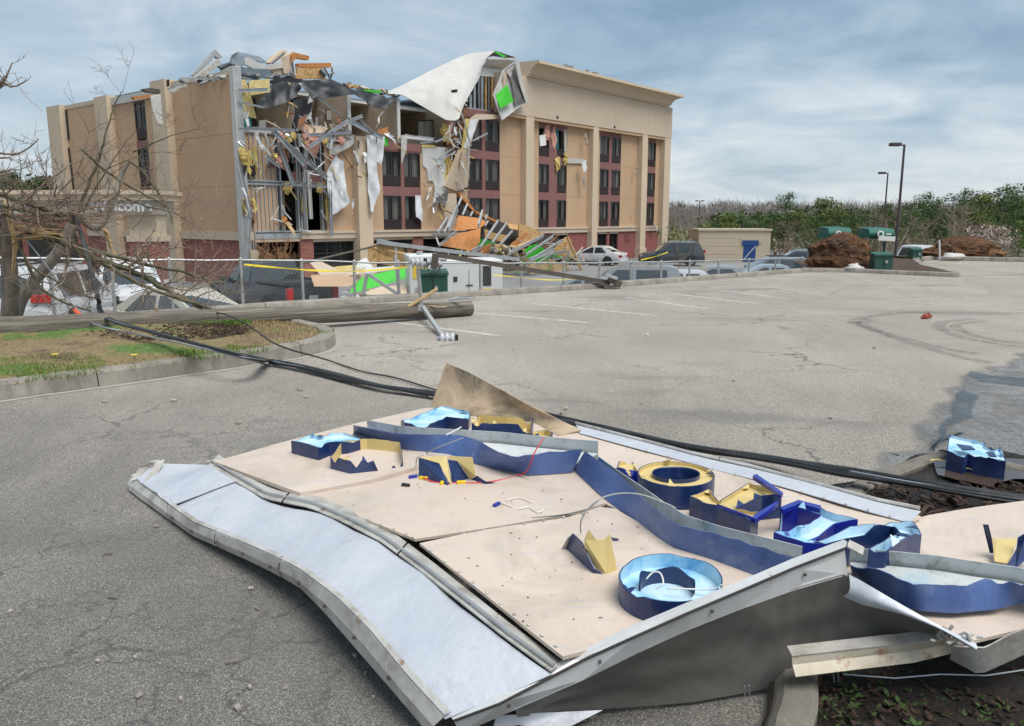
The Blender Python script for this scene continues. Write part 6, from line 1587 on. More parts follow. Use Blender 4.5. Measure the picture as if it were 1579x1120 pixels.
wpoly('yellow_foam_sheet', 'insulation_yellow', [(230,300,28.5),(300,290,29),(430,280,29),(440,300,28.5),(320,318,28)], .1, 'rumpled yellow insulation sheet behind the caution tape', 'insulation')
wpoly('white_wrap_heap', 'house_wrap', [(400,265,29),(440,245,29.5),(480,300,29),(600,290,29),(610,310,28.5),(450,330,28),(390,310,28.5)], .3, 'heap of white wrap behind the green sheathing board', 'torn sheet')
wpoly('cornice_fragment', 'stucco_cream', [(440,435,23),(520,405,23.5),(672,395,24),(672,440,23.5),(560,445,23),(460,450,22.8)], .2, 'pale foam cornice piece under the green sheathing board', 'wall fragment')
for k, (a, b) in enumerate((((430,450),(452,330)), ((460,335),(630,450)), ((612,265),(630,440)))):
    A_, B_ = R8(*a), R8(*b); MB().bar(gy(A_[0],A_[1],22.5), gy(B_[0],B_[1],22.5), .12, .08).build('steel_channel', 'galv', label=('upright bent steel channel left of the green board', 'steel channel leaning diagonally across the green board', 'upright steel channel beside the generator')[k], cat='steel channel')
rd = gy(655, 441, 23.2); lump_mb(rd, (.18,.12,.16), 3).build('red_rag', 'lamp_red', label='small red rag on the debris beside the generator', cat='rag')
MB().tube(smooth_line([gy(*R8(90,275),24), gy(*R8(300,225),25), gy(*R8(450,190),26), gy(*R8(515,172),26.5)], 4), .035, 6).build('dark_pipe', 'fallen_brown', label='thin dark pipe slanting up to the fallen parapet frame', cat='pipe')
rr = random.Random(9)
sc = MB()
for k in range(260):
    px, Y = rr.uniform(440, 905), rr.uniform(24, 38); q = gy(px, 430, Y); q.z = LOW; s_ = rr.uniform(.08,.35)
    sc.box(q + V(0,0,rr.uniform(0,.35)), (s_*rr.uniform(1,3), s_, .05), Matrix.Rotation(rr.uniform(-.6,.6),3,'Y') @ Matrix.Rotation(rr.uniform(0,3),3,'Z'), mi=k % 4)
sc.build('scattered_rubble', ['rubble','drywall','lumber','osb'], label='scattered small storm rubble on the lower lot', cat='rubble', kind='stuff')

# --- block hut with a blue door
hb = gy(1131, 403, 67); hut = thing('block_hut', 'small beige block hut with a blue door on the lower lot', 'hut', (hb.x, hb.y, LOW), math.radians(-4))
MB().b2((-2.9,0,0),(2.9,4.2,2.55)).build('wall', 'ivory_block', hut); MB().b2((-3.0,-.1,2.55),(3.0,4.3,2.70)).build('roof', 'ivory_block', hut)
MB().b2((.55,-.05,1.55),(2.2,.3,2.0)).build('door_hood', 'ivory_block', hut)
d = MB().b2((.75,-.02,0),(1.75,.02,1.75)).build('door', 'door_blue', hut); MB().b2((.62,-.06,1.35),(1.95,.0,1.78)).build('transom', 'door_blue', d); MB().bar((.8,-.05,.2),(1.7,-.05,1.3),.06,.05).build('door_brace', 'enamel_white', d)
for z in (.65,1.3,1.95): MB().b2((-2.9,-.012,z),(.6,-.001,z+.02)).build('block_joint', 'room_wall', hut)
# --- lamp posts
def lamp_post(px, ytop, Y, label, two=False, r=.075):
    p = gy(px, 400, Y); zt = gy(px, ytop, Y).z
    t = thing('lamp_post', label, 'lamp post', (p.x, Y, LOW))
    MB().tube([(0,0,0),(0,0,zt-LOW)], [r*1.2,r*.8], 8).build('post', 'lamp_pole', t); MB().cyl((0,0,0),(0,0,.6),.25,12).build('footing', 'concrete', t)
    for s_ in ((-1,1) if two else (-1,)):
        MB().bar((0,0,zt-LOW-.05),(s_*.3,0,zt-LOW-.02),.07,.07).build('arm', 'lamp_pole', t); MB().box((s_*.5,0,zt-LOW),(.55,.4,.18)).build('lamp_head', 'lamp_pole', t, bevel=.03)
lamp_post(1380, 223, 45, 'tallest brown lamp post right of the root balls'); lamp_post(1358.5, 267, 70, 'thin brown lamp post left of the tallest one'); lamp_post(1075.5, 310, 140, 'twin headed lamp post behind the beige hut', True, .1)
# --- green canvas bins and boxes by the root balls
def bin_(px0, px1, y0, y1, Y, label):
    a, b = gy(px0, y1, Y), gy(px1, y0, Y); t = thing('green_container', label, 'container', ((a.x+b.x)/2, Y, a.z)); w, h = b.x-a.x, b.z-a.z
    mb = MB(); rows = []
    for i in range(7):
        z = h*i/6; rows.append([V(lerp(-w/2,w/2,j/12)*(1-.05*abs(i-3)/3), -.45-.12*math.sin(PI*i/6)+.05*mnoise.noise(V(j,i,px0)), z) for j in range(13)])
    mb.grid(rows); mb.grid([[p + V(0,1.0,0) for p in r] for r in rows]); mb.grid([[rows[-1][j] for j in range(13)], [rows[-1][j]+V(0,1.0,.05) for j in range(13)]]); mb.grid([[r[0] for r in rows],[r[0]+V(0,1,0) for r in rows]]); mb.grid([[r[-1] for r in rows],[r[-1]+V(0,1,0) for r in rows]])
    mb.build('canvas_body', 'canvas_green', t, smooth=True)
    MB().lathe([(.0,0),(w*.13,0),(w*.13,.02),(0,.02)], 14, (-w*.08,-.62,h*.5), 'y').build('white_emblem', 'letter_white', t)
    MB().lathe([(.0,0),(w*.07,0),(w*.07,.02),(0,.02)], 12, (-w*.08,-.64,h*.5), 'y').build('emblem_centre', 'canvas_green', t)
    MB().b2((w*.12,-.645,h*.42),(w*.32,-.62,h*.55)).build('white_emblem', 'letter_white', t)
    for s_ in (-.4,.4): MB().cyl((w*s_,0,-1.6),(w*s_,0,.05),.05,8).build('leg', 'transformer_green', t)
bin_(1268,1304,352,368,30, 'bulging green canvas container with white emblem on the left root ball')
bin_(1330,1370,353,368,31, 'green canvas container with white emblem behind the lamp post')
def tbox(px, py, Y, w, h, label): 
    p = gy(px, py, Y); return transformer((p.x, p.y, p.z), w, .5, h, -.1, label, None)
tbox(1357.5, 417, 24.3, .52, .5, 'low green utility box right of the large root ball')
tbox(1410, 401, 30.4, .34, .42, 'small green utility box in front of the white pickup')
MB().tube([gy(1449,400,31), gy(1448.5,371,31)], .035, 8).build('marker_post', 'enamel_white', label='thin white marker post beside the right root ball', cat='post')
lump_mb(gy(1317,416,24.2)+V(0,0,.06), (.24,.16,.10), 8).build('white_sack', 'sheet_white', label='white sack lying in front of the large root ball', cat='sack', smooth=True)
lump_mb(gy(1472,398,30.5)+V(0,0,.05), (.42,.2,.12), 9).build('white_sack', 'sheet_white', label='flat white sack lying in front of the right root ball', cat='sack', smooth=True)
pnl = gy(1367,368,30.4); MB().box(pnl, (.62,.08,.18), Matrix.Rotation(.06,3,'Y')).build('white_board', 'enamel_white', label='small white board above the low green utility box', cat='board')
for k, (px, py) in enumerate(((1426,492),(1431,491))): lump_mb(gz(px,py)+V(0,0,.04), (.06,.05,.05), k, 5, 7).build('brick_chunk', 'brick_lump', label=('left','right')[k] + ' one of two red brick chunks on the open lot', cat='brick', group='brick chunks on the lot')
rr = random.Random(3)
# --- uprooted root balls
def root_ball(px0, px1, ytop, ybot, Y, label, seed):
    a, b = gy(px0, ybot, Y), gy(px1, ytop, Y); w, h = b.x-a.x, b.z-a.z
    t = thing('root_ball', label, 'root ball', ((a.x+b.x)/2, Y, a.z))
    mb = MB(); rows = []; n, m = 22, 40; r = random.Random(seed)
    for i in range(n+1):
        th = PI*i/n; row = []
        for j in range(m):
            ph = 2*PI*j/m; dd = V(math.sin(th)*math.cos(ph), math.sin(th)*math.sin(ph), math.cos(th))
            k = 1 + .22*mnoise.noise(dd*1.6+V(seed,0,0)) + .16*mnoise.noise(dd*4+V(0,seed,0)) + .10*mnoise.noise(dd*10)
            z = dd.z*h*.62*k + h*.42; row.append(V(dd.x*w*.52*k*(1.12 if dd.z < 0 else .95), dd.y*.62*k, max(-.05, z)))
        row.append(row[0]); rows.append(row)
    mb.grid(rows).build('soil_mass', 'root_soil', t)
    rt = MB()
    for k in range(34):
        a1 = r.uniform(0, 2*PI); q = V(math.cos(a1)*w*.42*r.random(), -.45-.2*r.random(), h*r.uniform(.1,.95)); pts = [q]
        for s_ in range(4): q = q + V(r.uniform(-.14,.14), r.uniform(-.12,.02), r.uniform(-.12,.12)); pts.append(q)
        rt.tube(pts, [.012,.010,.008,.006,.003], 4)
    rt.build('roots', 'brown_stub', t)
    so = MB(); rows = []
    for i in range(8):
        rr_ = i/7; rows.append([V(math.cos(2*PI*j/24)*w*.62*rr_*(1+.2*mnoise.noise(V(j*.5,i,seed))), math.sin(2*PI*j/24)*1.0*rr_, .16*(1-rr_)) for j in range(25)])
    so.grid(rows).build('spilled_soil', 'root_soil', t)
root_ball(1246,1347,364,417,25.4, 'large uprooted root ball of red brown soil at the bed end', 3)
root_ball(1432,1541,368,401,31.6, 'long flat uprooted root ball of brown soil at the far right', 8)
bedp = sheet('corner_bed', [(8.9,24.35),(10.05,24.3),(11.95,22.5),(12.2,22.5),(13.1,26.1),(14.8,30),(14,33),(10,29)], .10, 'mulch')
# ---------------------------------------------------------------- vehicles
def loft(mb, secs, mi=0, caps=True):
    mb.grid([list(s_) + [s_[0]] for s_ in secs], mi)
    if caps: mb.add(secs[0], [tuple(range(len(secs[0])))], mi); mb.add(secs[-1], [tuple(reversed(range(len(secs[-1]))))], mi)
    return mb
def vehicle(name, kind, paint, loc, heading, label, cat):
    """x forward, y left; heading in degrees from +X, anticlockwise"""
    t = thing(name, label, cat, loc, math.radians(heading))
    K = dict(sedan=dict(L=4.75, W=1.82, H=1.45, belt=.93, hood=.92, deck=1.02, sill=.22, ws=(1.05,.25), rr=(-1.05,-1.85), nose=.68, tail=.95),
             suv=dict(L=4.8, W=1.9, H=1.76, belt=1.06, hood=1.06, deck=1.08, sill=.3, ws=(1.15,.45), rr=(-2.0,-2.32), nose=.85, tail=1.05),
             wagon=dict(L=4.6, W=1.8, H=1.55, belt=.97, hood=.95, deck=1.0, sill=.24, ws=(1.1,.3), rr=(-1.85,-2.22), nose=.72, tail=.98),
             pickup=dict(L=5.8, W=2.0, H=1.92, belt=1.22, hood=1.2, deck=1.25, sill=.42, ws=(1.3,.65), rr=(-.55,-.75), nose=1.0, tail=1.22))[kind]
    L, Wd, H = K['L'], K['W'], K['H']; hw = Wd/2; f, r = L/2, -L/2; belt = K['belt']
    secs = []
    for x, zt, wf, zb in ((f, K['nose']-.18, .80, K['sill']+.12), (f-.06, K['nose'], .90, K['sill']+.02), (f-.35, lerp(K['nose'],K['hood'],.6), .97, K['sill']), (K['ws'][0]+.05, K['hood'], 1.0, K['sill']), (0, belt, 1.0, K['sill']), (K['rr'][1], K['deck'], 1.0, K['sill']), (r+.3, K['tail']+.02, .98, K['sill']), (r+.06, K['tail'], .93, K['sill']+.04), (r, K['tail']-.22, .88, K['sill']+.14)):
        w = hw*wf
        secs.append([V(x,-w*.90,zb), V(x,-w,zb+.16), V(x,-w*1.0,lerp(zb,zt,.62)), V(x,-w*.95,zt-.06), V(x,-w*.80,zt), V(x,0,zt+.025), V(x,w*.80,zt), V(x,w*.95,zt-.06), V(x,w*1.0,lerp(zb,zt,.62)), V(x,w,zb+.16), V(x,w*.90,zb), V(x,0,zb-.02)])
    body = loft(MB(), secs).build('body', paint, t, smooth=True)
    es = body.modifiers.new('edge', 'EDGE_SPLIT'); es.split_angle = math.radians(38)
    if kind == 'pickup':
        MB().b2((r+.12,-hw*.80,K['deck']+.008),(K['rr'][1]-.1,hw*.80,K['deck']+.02)).build('bed_opening', 'trim_black', t)
        for s_ in (-1,1): MB().b2((r+.05,s_*hw*.80-.05,K['deck']),(K['rr'][1]-.05,s_*hw*.80+.12*s_,K['deck']+.09)).build('bed_rail', paint, t)
        MB().b2((r+.02,-hw*.85,K['deck']-.02),(r+.1,hw*.85,K['deck']+.09)).build('tailgate_top', paint, t)
    # cabin
    w0, w1 = hw*.93, hw*.74; zb, zr = belt-.03, H
    xa, xb = K['ws']; xd, xe = K['rr'][0], K['rr'][1]
    cab = []
    for x0, x1, k in ((xa+.12, xb, 0), (xb-.25, xb-.22, 1), (xd+.3, xd+.25, 1), (xe-.02, xd, 0)):
        z = zr - (.07 if k == 0 else 0)
        cab.append([V(x0,-w0,zb), V(x1,-w1,z), V(x1,-w1*.55,z+.03), V(x1,w1*.55,z+.03), V(x1,w1,z), V(x0,w0,zb)])
    c = loft(MB(), cab).build('cabin', paint, t, smooth=True)
    es = c.modifiers.new('edge', 'EDGE_SPLIT'); es.split_angle = math.radians(30)
    def mixp(a, b, u): return a.lerp(b, u)
    # glass, a little proud of the cabin shell
    def pane(nm, P, n): MB().add([p + n*.008 for p in P], [(0,1,2,3)]).build(nm, 'car_glass', t)
    A, Bc = cab[0], cab[-1]
    def quad(p00, p10, p11, p01, u0, u1, v0, v1):
        g = lambda u, v: p00.lerp(p10,u).lerp(p01.lerp(p11,u),v)
        return [g(u0,v0), g(u1,v0), g(u1,v1), g(u0,v1)]
    nW = V(.6,0,.8); pane('windscreen', quad(A[0],A[5],A[4],A[1],.06,.94,.10,.92), nW)
    pane('rear_window', quad(Bc[5],Bc[0],Bc[1],Bc[4],.08,.92,.14,.90), V(-.8,0,.5))
    for s_, i0, i1 in ((-1,0,1),(1,5,4)):
        P0, P1, P2, P3 = cab[0], cab[1], cab[2], cab[3]
        front = [P0[i0].lerp(P3[i0],u) for u in (.10,.44)]; rear = [P0[i0].lerp(P3[i0],u) for u in (.48,.80)]
        def top(p, u): q = P1[i1].lerp(P2[i1], u); return p.lerp(V(q.x,q.y,zr), .82)
        n = V(0,s_,.25)
        fr = [front[0]+V(0,0,.05), front[1]+V(0,0,.05), V(front[1].x, s_*lerp(w0,w1,.83), lerp(zb,zr,.83)), V(min(front[0].x, P1[i0].x+.05), s_*lerp(w0,w1,.83), lerp(zb,zr,.83))]
        rrp = [rear[0]+V(0,0,.05), rear[1]+V(0,0,.05), V(max(rear[1].x, P2[i0].x-.05) if kind!='pickup' else rear[1].x+.03, s_*lerp(w0,w1,.83), lerp(zb,zr,.83)), V(rear[0].x, s_*lerp(w0,w1,.83), lerp(zb,zr,.83))]
        pane('side_window', fr, n); pane('side_window', rrp, n)
        MB().b2((lerp(front[1].x,rear[0].x,.5)-.006, s_*(hw+.002)-.006, K['sill']+.12),(lerp(front[1].x,rear[0].x,.5)+.006, s_*(hw+.002)+.004, belt-.1)).build('door_gap', 'trim_black', t)
        for x in (front[1].x-.0, rear[1].x-.1): MB().b2((x+.06, s_*(hw*.985)-.02, belt-.17),(x+.24, s_*(hw*.985)+.025, belt-.13)).build('door_handle', paint, t, bevel=.008)
        MB().box((xa-.05, s_*(hw+.08), belt+.06), (.14,.2,.15)).build('wing_mirror', paint if kind != 'pickup' else 'trim_black', t, bevel=.03)
        MB().b2((r+.9,s_*hw-.02,K['sill']-.02),(f-.9,s_*hw+.012,K['sill']+.07)).build('sill_trim', 'trim_black', t)
    # lamps, plates, bumpers
    for s_ in (-1,1):
        MB().box((f-.09, s_*hw*.66, K['nose']-.10), (.14,.40,.15)).build('headlight', 'lamp_clear', t, bevel=.03)
        zt = K['tail'] + (-.22 if kind == 'sedan' else (-.28 if kind == 'pickup' else .06)); hh = .17 if kind == 'sedan' else (.20 if kind in ('suv','wagon') else .42)
        MB().box((r+.04, s_*hw*(.72 if kind != 'pickup' else .84), zt), (.14,.42 if kind == 'sedan' else (.46 if kind != 'pickup' else .22),hh)).build('tail_light', 'lamp_red', t, bevel=.02)
    MB().b2((f-.05,-hw*.42,K['nose']-.30),(f+.012,hw*.42,K['nose']-.12)).build('grille', 'trim_black', t)
    MB().b2((f-.12,-hw*.86,K['sill']+.02),(f+.03,hw*.86,K['sill']+.16)).build('front_bumper', 'trim_black' if kind != 'sedan' else paint, t, bevel=.03)
    MB().b2((r-.04,-hw*.86,K['sill']+.08),(r+.14,hw*.86,K['sill']+.26)).build('rear_bumper', 'chrome' if kind == 'pickup' else paint, t, bevel=.03)
    MB().b2((r-.022,-.16,K['tail']-.46),(r-.002,.16,K['tail']-.33)).build('number_plate', 'plate_white', t)
    if kind in ('suv', 'wagon'):
        for s_ in (-1,1): MB().bar((xb-.2,s_*w1*.86,zr+.07),(xd+.3,s_*w1*.86,zr+.07),.04,.035).build('roof_rail', 'galv' if kind == 'suv' else 'trim_black', t)
    # wheels
    wr = .33 if kind in ('sedan','wagon') else (.37 if kind == 'suv' else .41)
    for x in (f-.93, r+1.0 if kind != 'pickup' else r+1.2):
        for s_ in (-1,1):
            arch = MB(); P = [V(x+math.cos(a)*(wr+.07), s_*(hw+.004), wr+math.sin(a)*(wr+.07)) for a in [PI*k/12 for k in range(13)]]; arch.prism(P, (0,-s_*.04,0)); arch.build('wheel_arch', 'trim_black', t)
            w_ = MB().lathe([(wr*.62,-.11),(wr*.92,-.115),(wr,-.08),(wr,.08),(wr*.92,.115),(wr*.62,.11)], 22, (x, s_*(hw-.10), wr), 'y').build('wheel', 'rubber', t, smooth=True)
            rm = MB().lathe([(0,.09),(wr*.22,.10),(wr*.3,.07),(wr*.63,.09),(wr*.63,-.09),(0,-.09)] if s_ > 0 else [(0,-.09),(wr*.22,-.10),(wr*.3,-.07),(wr*.63,-.09),(wr*.63,.09),(0,.09)], 16, (x, s_*(hw-.10), wr), 'y')
            for k in range(5):
                a = 2*PI*k/5; rm.bar((x, s_*(hw-.005), wr), (x+math.cos(a)*wr*.6, s_*(hw-.005), wr+math.sin(a)*wr*.6), .02, .06, (0,1,0))
            rm.build('rim', 'rim', w_)
    return t
def at_lot(px, Y): p = gy(px, 420, Y); return (p.x, Y, lot_z(p.x, Y)+.015)
vehicle('parked_car', 'suv', 'paint_white', at_lot(84, 21.0), 96, 'white SUV seen from behind through the broken tree at the far left', 'car')
vehicle('parked_car', 'suv', 'paint_white', at_lot(196, 25.0), -62, 'white SUV facing the fence behind the fallen branches', 'car')
vehicle('parked_car', 'sedan', 'paint_champagne', at_lot(288, 20.0), -25, 'champagne sedan with a pale windscreen beside the black pickup', 'car')
vehicle('parked_truck', 'pickup', 'paint_black', at_lot(414, 28.5), 135, 'black pickup truck behind the chain link fence', 'pickup truck')
vehicle('parked_car', 'suv', 'paint_silver', at_lot(962, 31.5), 172, 'silver SUV just beyond the kerb behind the fallen lamp pole', 'car')
vehicle('parked_car', 'sedan', 'paint_skyblue', at_lot(895, 29.8), 165, 'pale blue sedan half hidden by the debris heap and the kerb', 'car')
vehicle('parked_car', 'sedan', 'paint_white', at_lot(1046, 33.5), 170, 'white sedan roof showing over the kerb left of the silver sedan', 'car')
vehicle('parked_car', 'sedan', 'paint_silver', at_lot(1097, 36.5), 172, 'silver sedan over the kerb in front of the beige hut', 'car')
vehicle('parked_car', 'wagon', 'paint_bluegrey', at_lot(1185, 42.5), 172, 'blue grey wagon behind the pale sedan left of the root ball', 'car')
vehicle('parked_car', 'sedan', 'paint_skyblue', at_lot(1176, 37.5), 170, 'pale blue sedan in front of the blue grey wagon', 'car')
vehicle('parked_car', 'suv', 'paint_darkgrey', at_lot(1230, 46), 168, 'dark grey SUV partly behind the large root ball', 'car')
vehicle('parked_car', 'sedan', 'paint_white', at_lot(918, 63), 150, 'white sedan parked at the hotel wall beside the wreckage', 'car')
vehicle('parked_car', 'suv', 'paint_darkgrey', at_lot(1034, 62), 176, 'dark SUV parked in front of the right end of the hotel', 'car')
vehicle('parked_car', 'suv', 'paint_silver', at_lot(1074, 70), 150, 'silver SUV parked behind the dark one near the hut', 'car')
vehicle('parked_truck', 'pickup', 'paint_white', at_lot(1412, 50), 25, 'white pickup beyond the small green utility box', 'pickup truck')
# ---------------------------------------------------------------- broken tree, utility pole, cables
def branch(mb, tw, path, r0, r1, rnd, twigs=8, tl=.7, depth=2, up=.3, n=6, spread=1.0):
    """path in world; limb tube into mb, side twigs (recursive) into tw"""
    L = smooth_line(path, 5); m = len(L)
    for i in range(1, m-1): L[i] = L[i] + V(rnd.uniform(-1,1), rnd.uniform(-1,1), rnd.uniform(-1,1))*r0*.35
    mb.tube(L, [lerp(r0, r1, i/(m-1)) for i in range(m)], n)
    for k in range(twigs):
        t = rnd.uniform(.18, 1.0); p = L[min(m-1, int(t*(m-1)))]
        d = (L[min(m-1,int(t*(m-1))+1)] - L[max(0,int(t*(m-1))-1)]).normalized()
        grow(tw, p, (d*.6 + V(rnd.gauss(0,1), rnd.gauss(0,1), rnd.gauss(up,.8))*.75*spread).normalized(), tl*rnd.uniform(.5,1.2), lerp(r0,r1,t)*.42, depth, rnd)
def grow(tw, p, d, L, r, depth, rnd):
    pts = [p]; n = 4
    for i in range(n):
        d = (d + V(rnd.gauss(0,.18), rnd.gauss(0,.18), rnd.gauss(.05,.16))).normalized(); pts.append(pts[-1] + d*L/n)
    r = max(r, .0035)
    tw.tube(pts, [lerp(r, max(.002, r*.35), i/n) for i in range(n+1)], 4 if r > .008 else 3, False)
    if depth > 0:
        for k in range(rnd.randint(2,4)):
            i = rnd.randint(1, n); q = pts[i]
            e = (d + V(rnd.gauss(0,.7), rnd.gauss(0,.7), rnd.gauss(.15,.6))).normalized(); grow(tw, q, e, L*rnd.uniform(.35,.65), r*.6, depth-1, rnd)
rnd = random.Random(21)
P = lambda px, py, Y: gy(px, py, Y)
bt = thing('broken_tree', 'storm snapped bare tree with splintered trunk and limbs strewn over the pole', 'tree', gz(22, 492))
tr, tw = MB(), MB()
tr.tube(smooth_line([P(14,500,12.6), P(16,460,12.6), P(14,400,12.6), P(12,350,12.5), P(10,312,12.4)], 4), [.13]*4+[.12]*4+[.105]*4+[.09]*4+[.05], 10)
tr.build('trunk', 'bark', bt, world=True, smooth=True)
t2 = MB(); t2.tube(smooth_line([P(22,492,12.7), P(32,462,12.7), P(55,430,12.8), P(85,395,12.9), P(108,352,13.0), P(122,336,13.1), P(148,352,13.1), P(166,330,13.2), P(178,300,13.2), P(186,272,13.3), P(200,248,13.3)], 4), [lerp(.11,.028,k/40) for k in range(41)], 9)
t2.build('trunk', 'bark_pale', bt, world=True, smooth=True)
for pts, w in (([(9,312,12.35),(16,340,12.3),(24,380,12.3),(20,420,12.3)], .05), ([(26,350,12.2),(60,358,12.2),(98,362,12.2)], .06), ([(20,360,12.2),(60,352,12.25),(100,358,12.25)], .035), ([(30,366,12.2),(70,364,12.2),(92,372,12.2)], .03), ([(158,354,12.9),(165,362,12.9),(172,382,12.9),(183,400,12.9)], .035)):
    sp_ = MB()
    for k in range(4):
        L = [P(x+rnd.uniform(-3,3), y+rnd.uniform(-4,4), Y-.02*k) for x, y, Y in pts]; sp_.tube(L, [w*.3]+[w*.5]*(len(L)-2)+[.004], 4)
    sp_.build('split_wood', 'split_wood', bt, world=True)
lm = MB()
LIMBS = [([(28,352,12.3),(94,371,12.2),(140,396,12.1),(194,414,12.0),(256,446,11.9),(312,475,11.8)], .10, .035, 18, .8),
         ([(100,372,12.2),(160,392,12.1),(230,408,12.0),(300,425,12.0),(345,438,12.0)], .06, .012, 12, .7),
         ([(150,400,12.1),(200,430,11.8),(250,452,11.7),(330,478,11.8)], .05, .02, 10, .7),
         ([(0,300,12.0),(40,312,12.0),(85,330,12.2),(120,350,12.3)], .055, .03, 14, .9), ([(0,318,12.1),(45,326,12.2),(95,345,12.4)], .045, .02, 14, .9),
         ([(5,330,12),(40,340,12),(80,352,12.1)], .04, .02, 10, .7),
         ([(117,339,13),(132,296,13),(150,250,13.1),(162,212,13.1),(178,160,13.2),(190,138,13.2)], .040, .005, 8, .45),
         ([(126,336,12.9),(142,300,13),(165,262,13),(190,225,13.2),(210,200,13.2)], .026, .004, 7, .4),
         ([(127,230,12.7),(162,263,12.8),(200,288,12.9),(228,303,13.0),(262,322,13.1)], .038, .010, 7, .5),
         ([(198,248,13.2),(221,265,13.1),(243,296,13.0),(258,320,12.9),(266,345,12.9)], .034, .008, 8, .5),
         ([(150,268,13),(195,248,13.1),(240,235,13.1),(282,238,13.1)], .014, .003, 5, .4), ([(205,235,13.1),(250,215,13),(280,205,13),(312,198,13)], .016, .004, 6, .5),
         ([(157,334,13),(150,290,13),(152,240,13.1),(150,200,13.1)], .014, .003, 5, .4),
         ([(180,300,13.1),(225,318,12.9),(270,330,12.8),(320,360,12.6)], .022, .004, 10, .7),
         ([(40,400,12.2),(60,440,12),(95,465,11.8),(140,480,11.6)], .04, .015, 14, .7), ([(30,380,12.2),(48,410,12),(80,430,11.8),(120,450,11.7),(150,462,11.6)], .03, .01, 12, .7),
         ([(45,300,12.6),(75,280,12.6),(100,262,12.6)], .014, .003, 6, .5)]
for path, r0, r1, n, tl in LIMBS: branch(lm, tw, [P(*p) for p in path], r0*.72, r1*.8, rnd, n, tl, 2)
lm.build('limb', 'bark_moss', bt, world=True, smooth=True)
# drooping mass of fine branches at the left
for k in range(20):
    a = P(rnd.uniform(0,120), rnd.uniform(300,350), rnd.uniform(11.8,12.8)); grow(tw, a, V(rnd.uniform(.2,1),rnd.uniform(-.4,.4),rnd.uniform(-.5,.25)).normalized(), rnd.uniform(.6,1.4), .011, 2, rnd)
for k in range(5):
    a = P(rnd.uniform(60,360), rnd.uniform(410,470), rnd.uniform(11.6,12.2)); grow(tw, a, V(rnd.uniform(-.3,1),rnd.uniform(-.4,.4),rnd.uniform(-.5,.3)).normalized(), rnd.uniform(.4,.9), .008, 2, rnd)
o_ = tw.build('twigs', 'twig', bt, world=True); o_['kind'] = 'stuff'
# twigs of a second tree reaching in from the left, nearer
t3 = thing('leafless_tree', 'leafless tree outside the frame whose budding twigs reach in at the far left', 'tree', (-10.2, 10.2, 0))
mb, tw2 = MB(), MB()
mb.tube([V(-10.2,10.2,0), V(-10.1,10.2,1.5), V(-9.6,10.4,3.0), V(-9.4,10.5,4.4)], [.16,.14,.1,.05], 8); mb.build('trunk', 'bark', t3, world=True, smooth=True)
m3 = MB()
for path in ([(-120,185,10.3),(-40,160,10.2),(0,135,10.2),(12,112,10.2),(20,97,10.2)], [(-60,170,10.3),(0,132,10.2),(20,134,10.2),(42,124,10.2)], [(-120,250,10.3),(-30,236,10.2),(30,236,10.2),(60,214,10.2)], [(-100,270,10.3),(0,244,10.2),(18,248,10.2)], [(-100,300,10.3),(0,266,10.2),(30,262,10.2)], [(-100,215,10.3),(-40,220,10.3),(0,214,10.2)]):
    branch(m3, tw2, [P(*p) for p in path], .022, .006, rnd, 8, .28, 1, .4, 5)
m3.build('limb', 'twig', t3, world=True); o_ = tw2.build('twigs', 'twig', t3, world=True); o_['kind'] = 'stuff'

# --- the fallen utility pole
pa, pb = gz(-320, 524, .34), gz(724, 474.5, .13)
pole = thing('utility_pole', 'weathered wooden utility pole lying across the island and the lot', 'utility pole', ((pa.x+pb.x)/2, (pa.y+pb.y)/2, .02), math.atan2(pb.y-pa.y, pb.x-pa.x))
PM = _RM[pole.name]; Pi = PM.inverted(); la, lb = Pi @ pa, Pi @ pb
mb = MB(); rows = []; n = 26
for i in range(n+1):
    u = i/n; c = la.lerp(lb, u) + V(0,.02*math.sin(u*5),.012*math.sin(u*4)); r = lerp(.150,.122,u)
    row = [c + V(0, math.cos(2*PI*k/20)*r*(1+.07*mnoise.noise(V(k*.9,u*9,1))), math.sin(2*PI*k/20)*r*(1+.07*mnoise.noise(V(k*.9,u*9,4)))) for k in range(20)]; row.append(row[0]); rows.append(row)
mb.grid(rows); mb.add(rows[-1][:-1], [tuple(range(20))]); mb.build('shaft', 'pole_wood', pole, smooth=True)
MB().lathe([(0,0),(.11,0),(.11,.006),(0,.006)], 20, lb, 'x').build('sawn_end', 'split_wood', pole)
def R8w(x, y, z=None, Y=None):
    a = R8(x, y); return gy(a[0], a[1], Y)
def steel(nm, a, b, w=.05, mat='galv'): return MB().bar(a, b, w, w).build(nm, mat, pole, world=True)
hubp = R8w(752,500,Y=12.75)
steel('bracket_arm', R8w(734,305,Y=12.6), R8w(752,500,Y=12.72)); steel('bracket_arm', R8w(762,518,Y=12.7), R8w(886,702,Y=10.55), .055)
steel('bracket_plate', R8w(690,545,Y=12.72), R8w(760,505,Y=12.7), .07); steel('bracket_plate', R8w(735,520,Y=12.68), R8w(775,525,Y=12.68), .09)
for k, (x, y) in enumerate(((640,542,),(650,530))): MB().bar(R8w(x,y,Y=12.55), R8w(x+190,y-117,Y=12.8), .035, .03).build('splint', 'lumber' if k == 0 else 'split_wood', pole, world=True)
sc_ = MB()
for k in range(7):
    x = 700 + k*22; sc_.bar(R8w(x,500+k*2.0,Y=12.78), R8w(x+60,506+k*1.6,Y=12.80), .012, .012)
sc_.build('split_scar', 'split_wood', pole, world=True)
steel('side_rod', R8w(905,478,Y=13.1), R8w(1050,462,Y=13.0), .03); MB().tube([R8w(905,474,Y=13.1), R8w(950,464,Y=13.1), R8w(1020,468,Y=13.0), R8w(1056,458,Y=13.0)], .012, 5).build('side_rod', 'galv', pole, world=True)
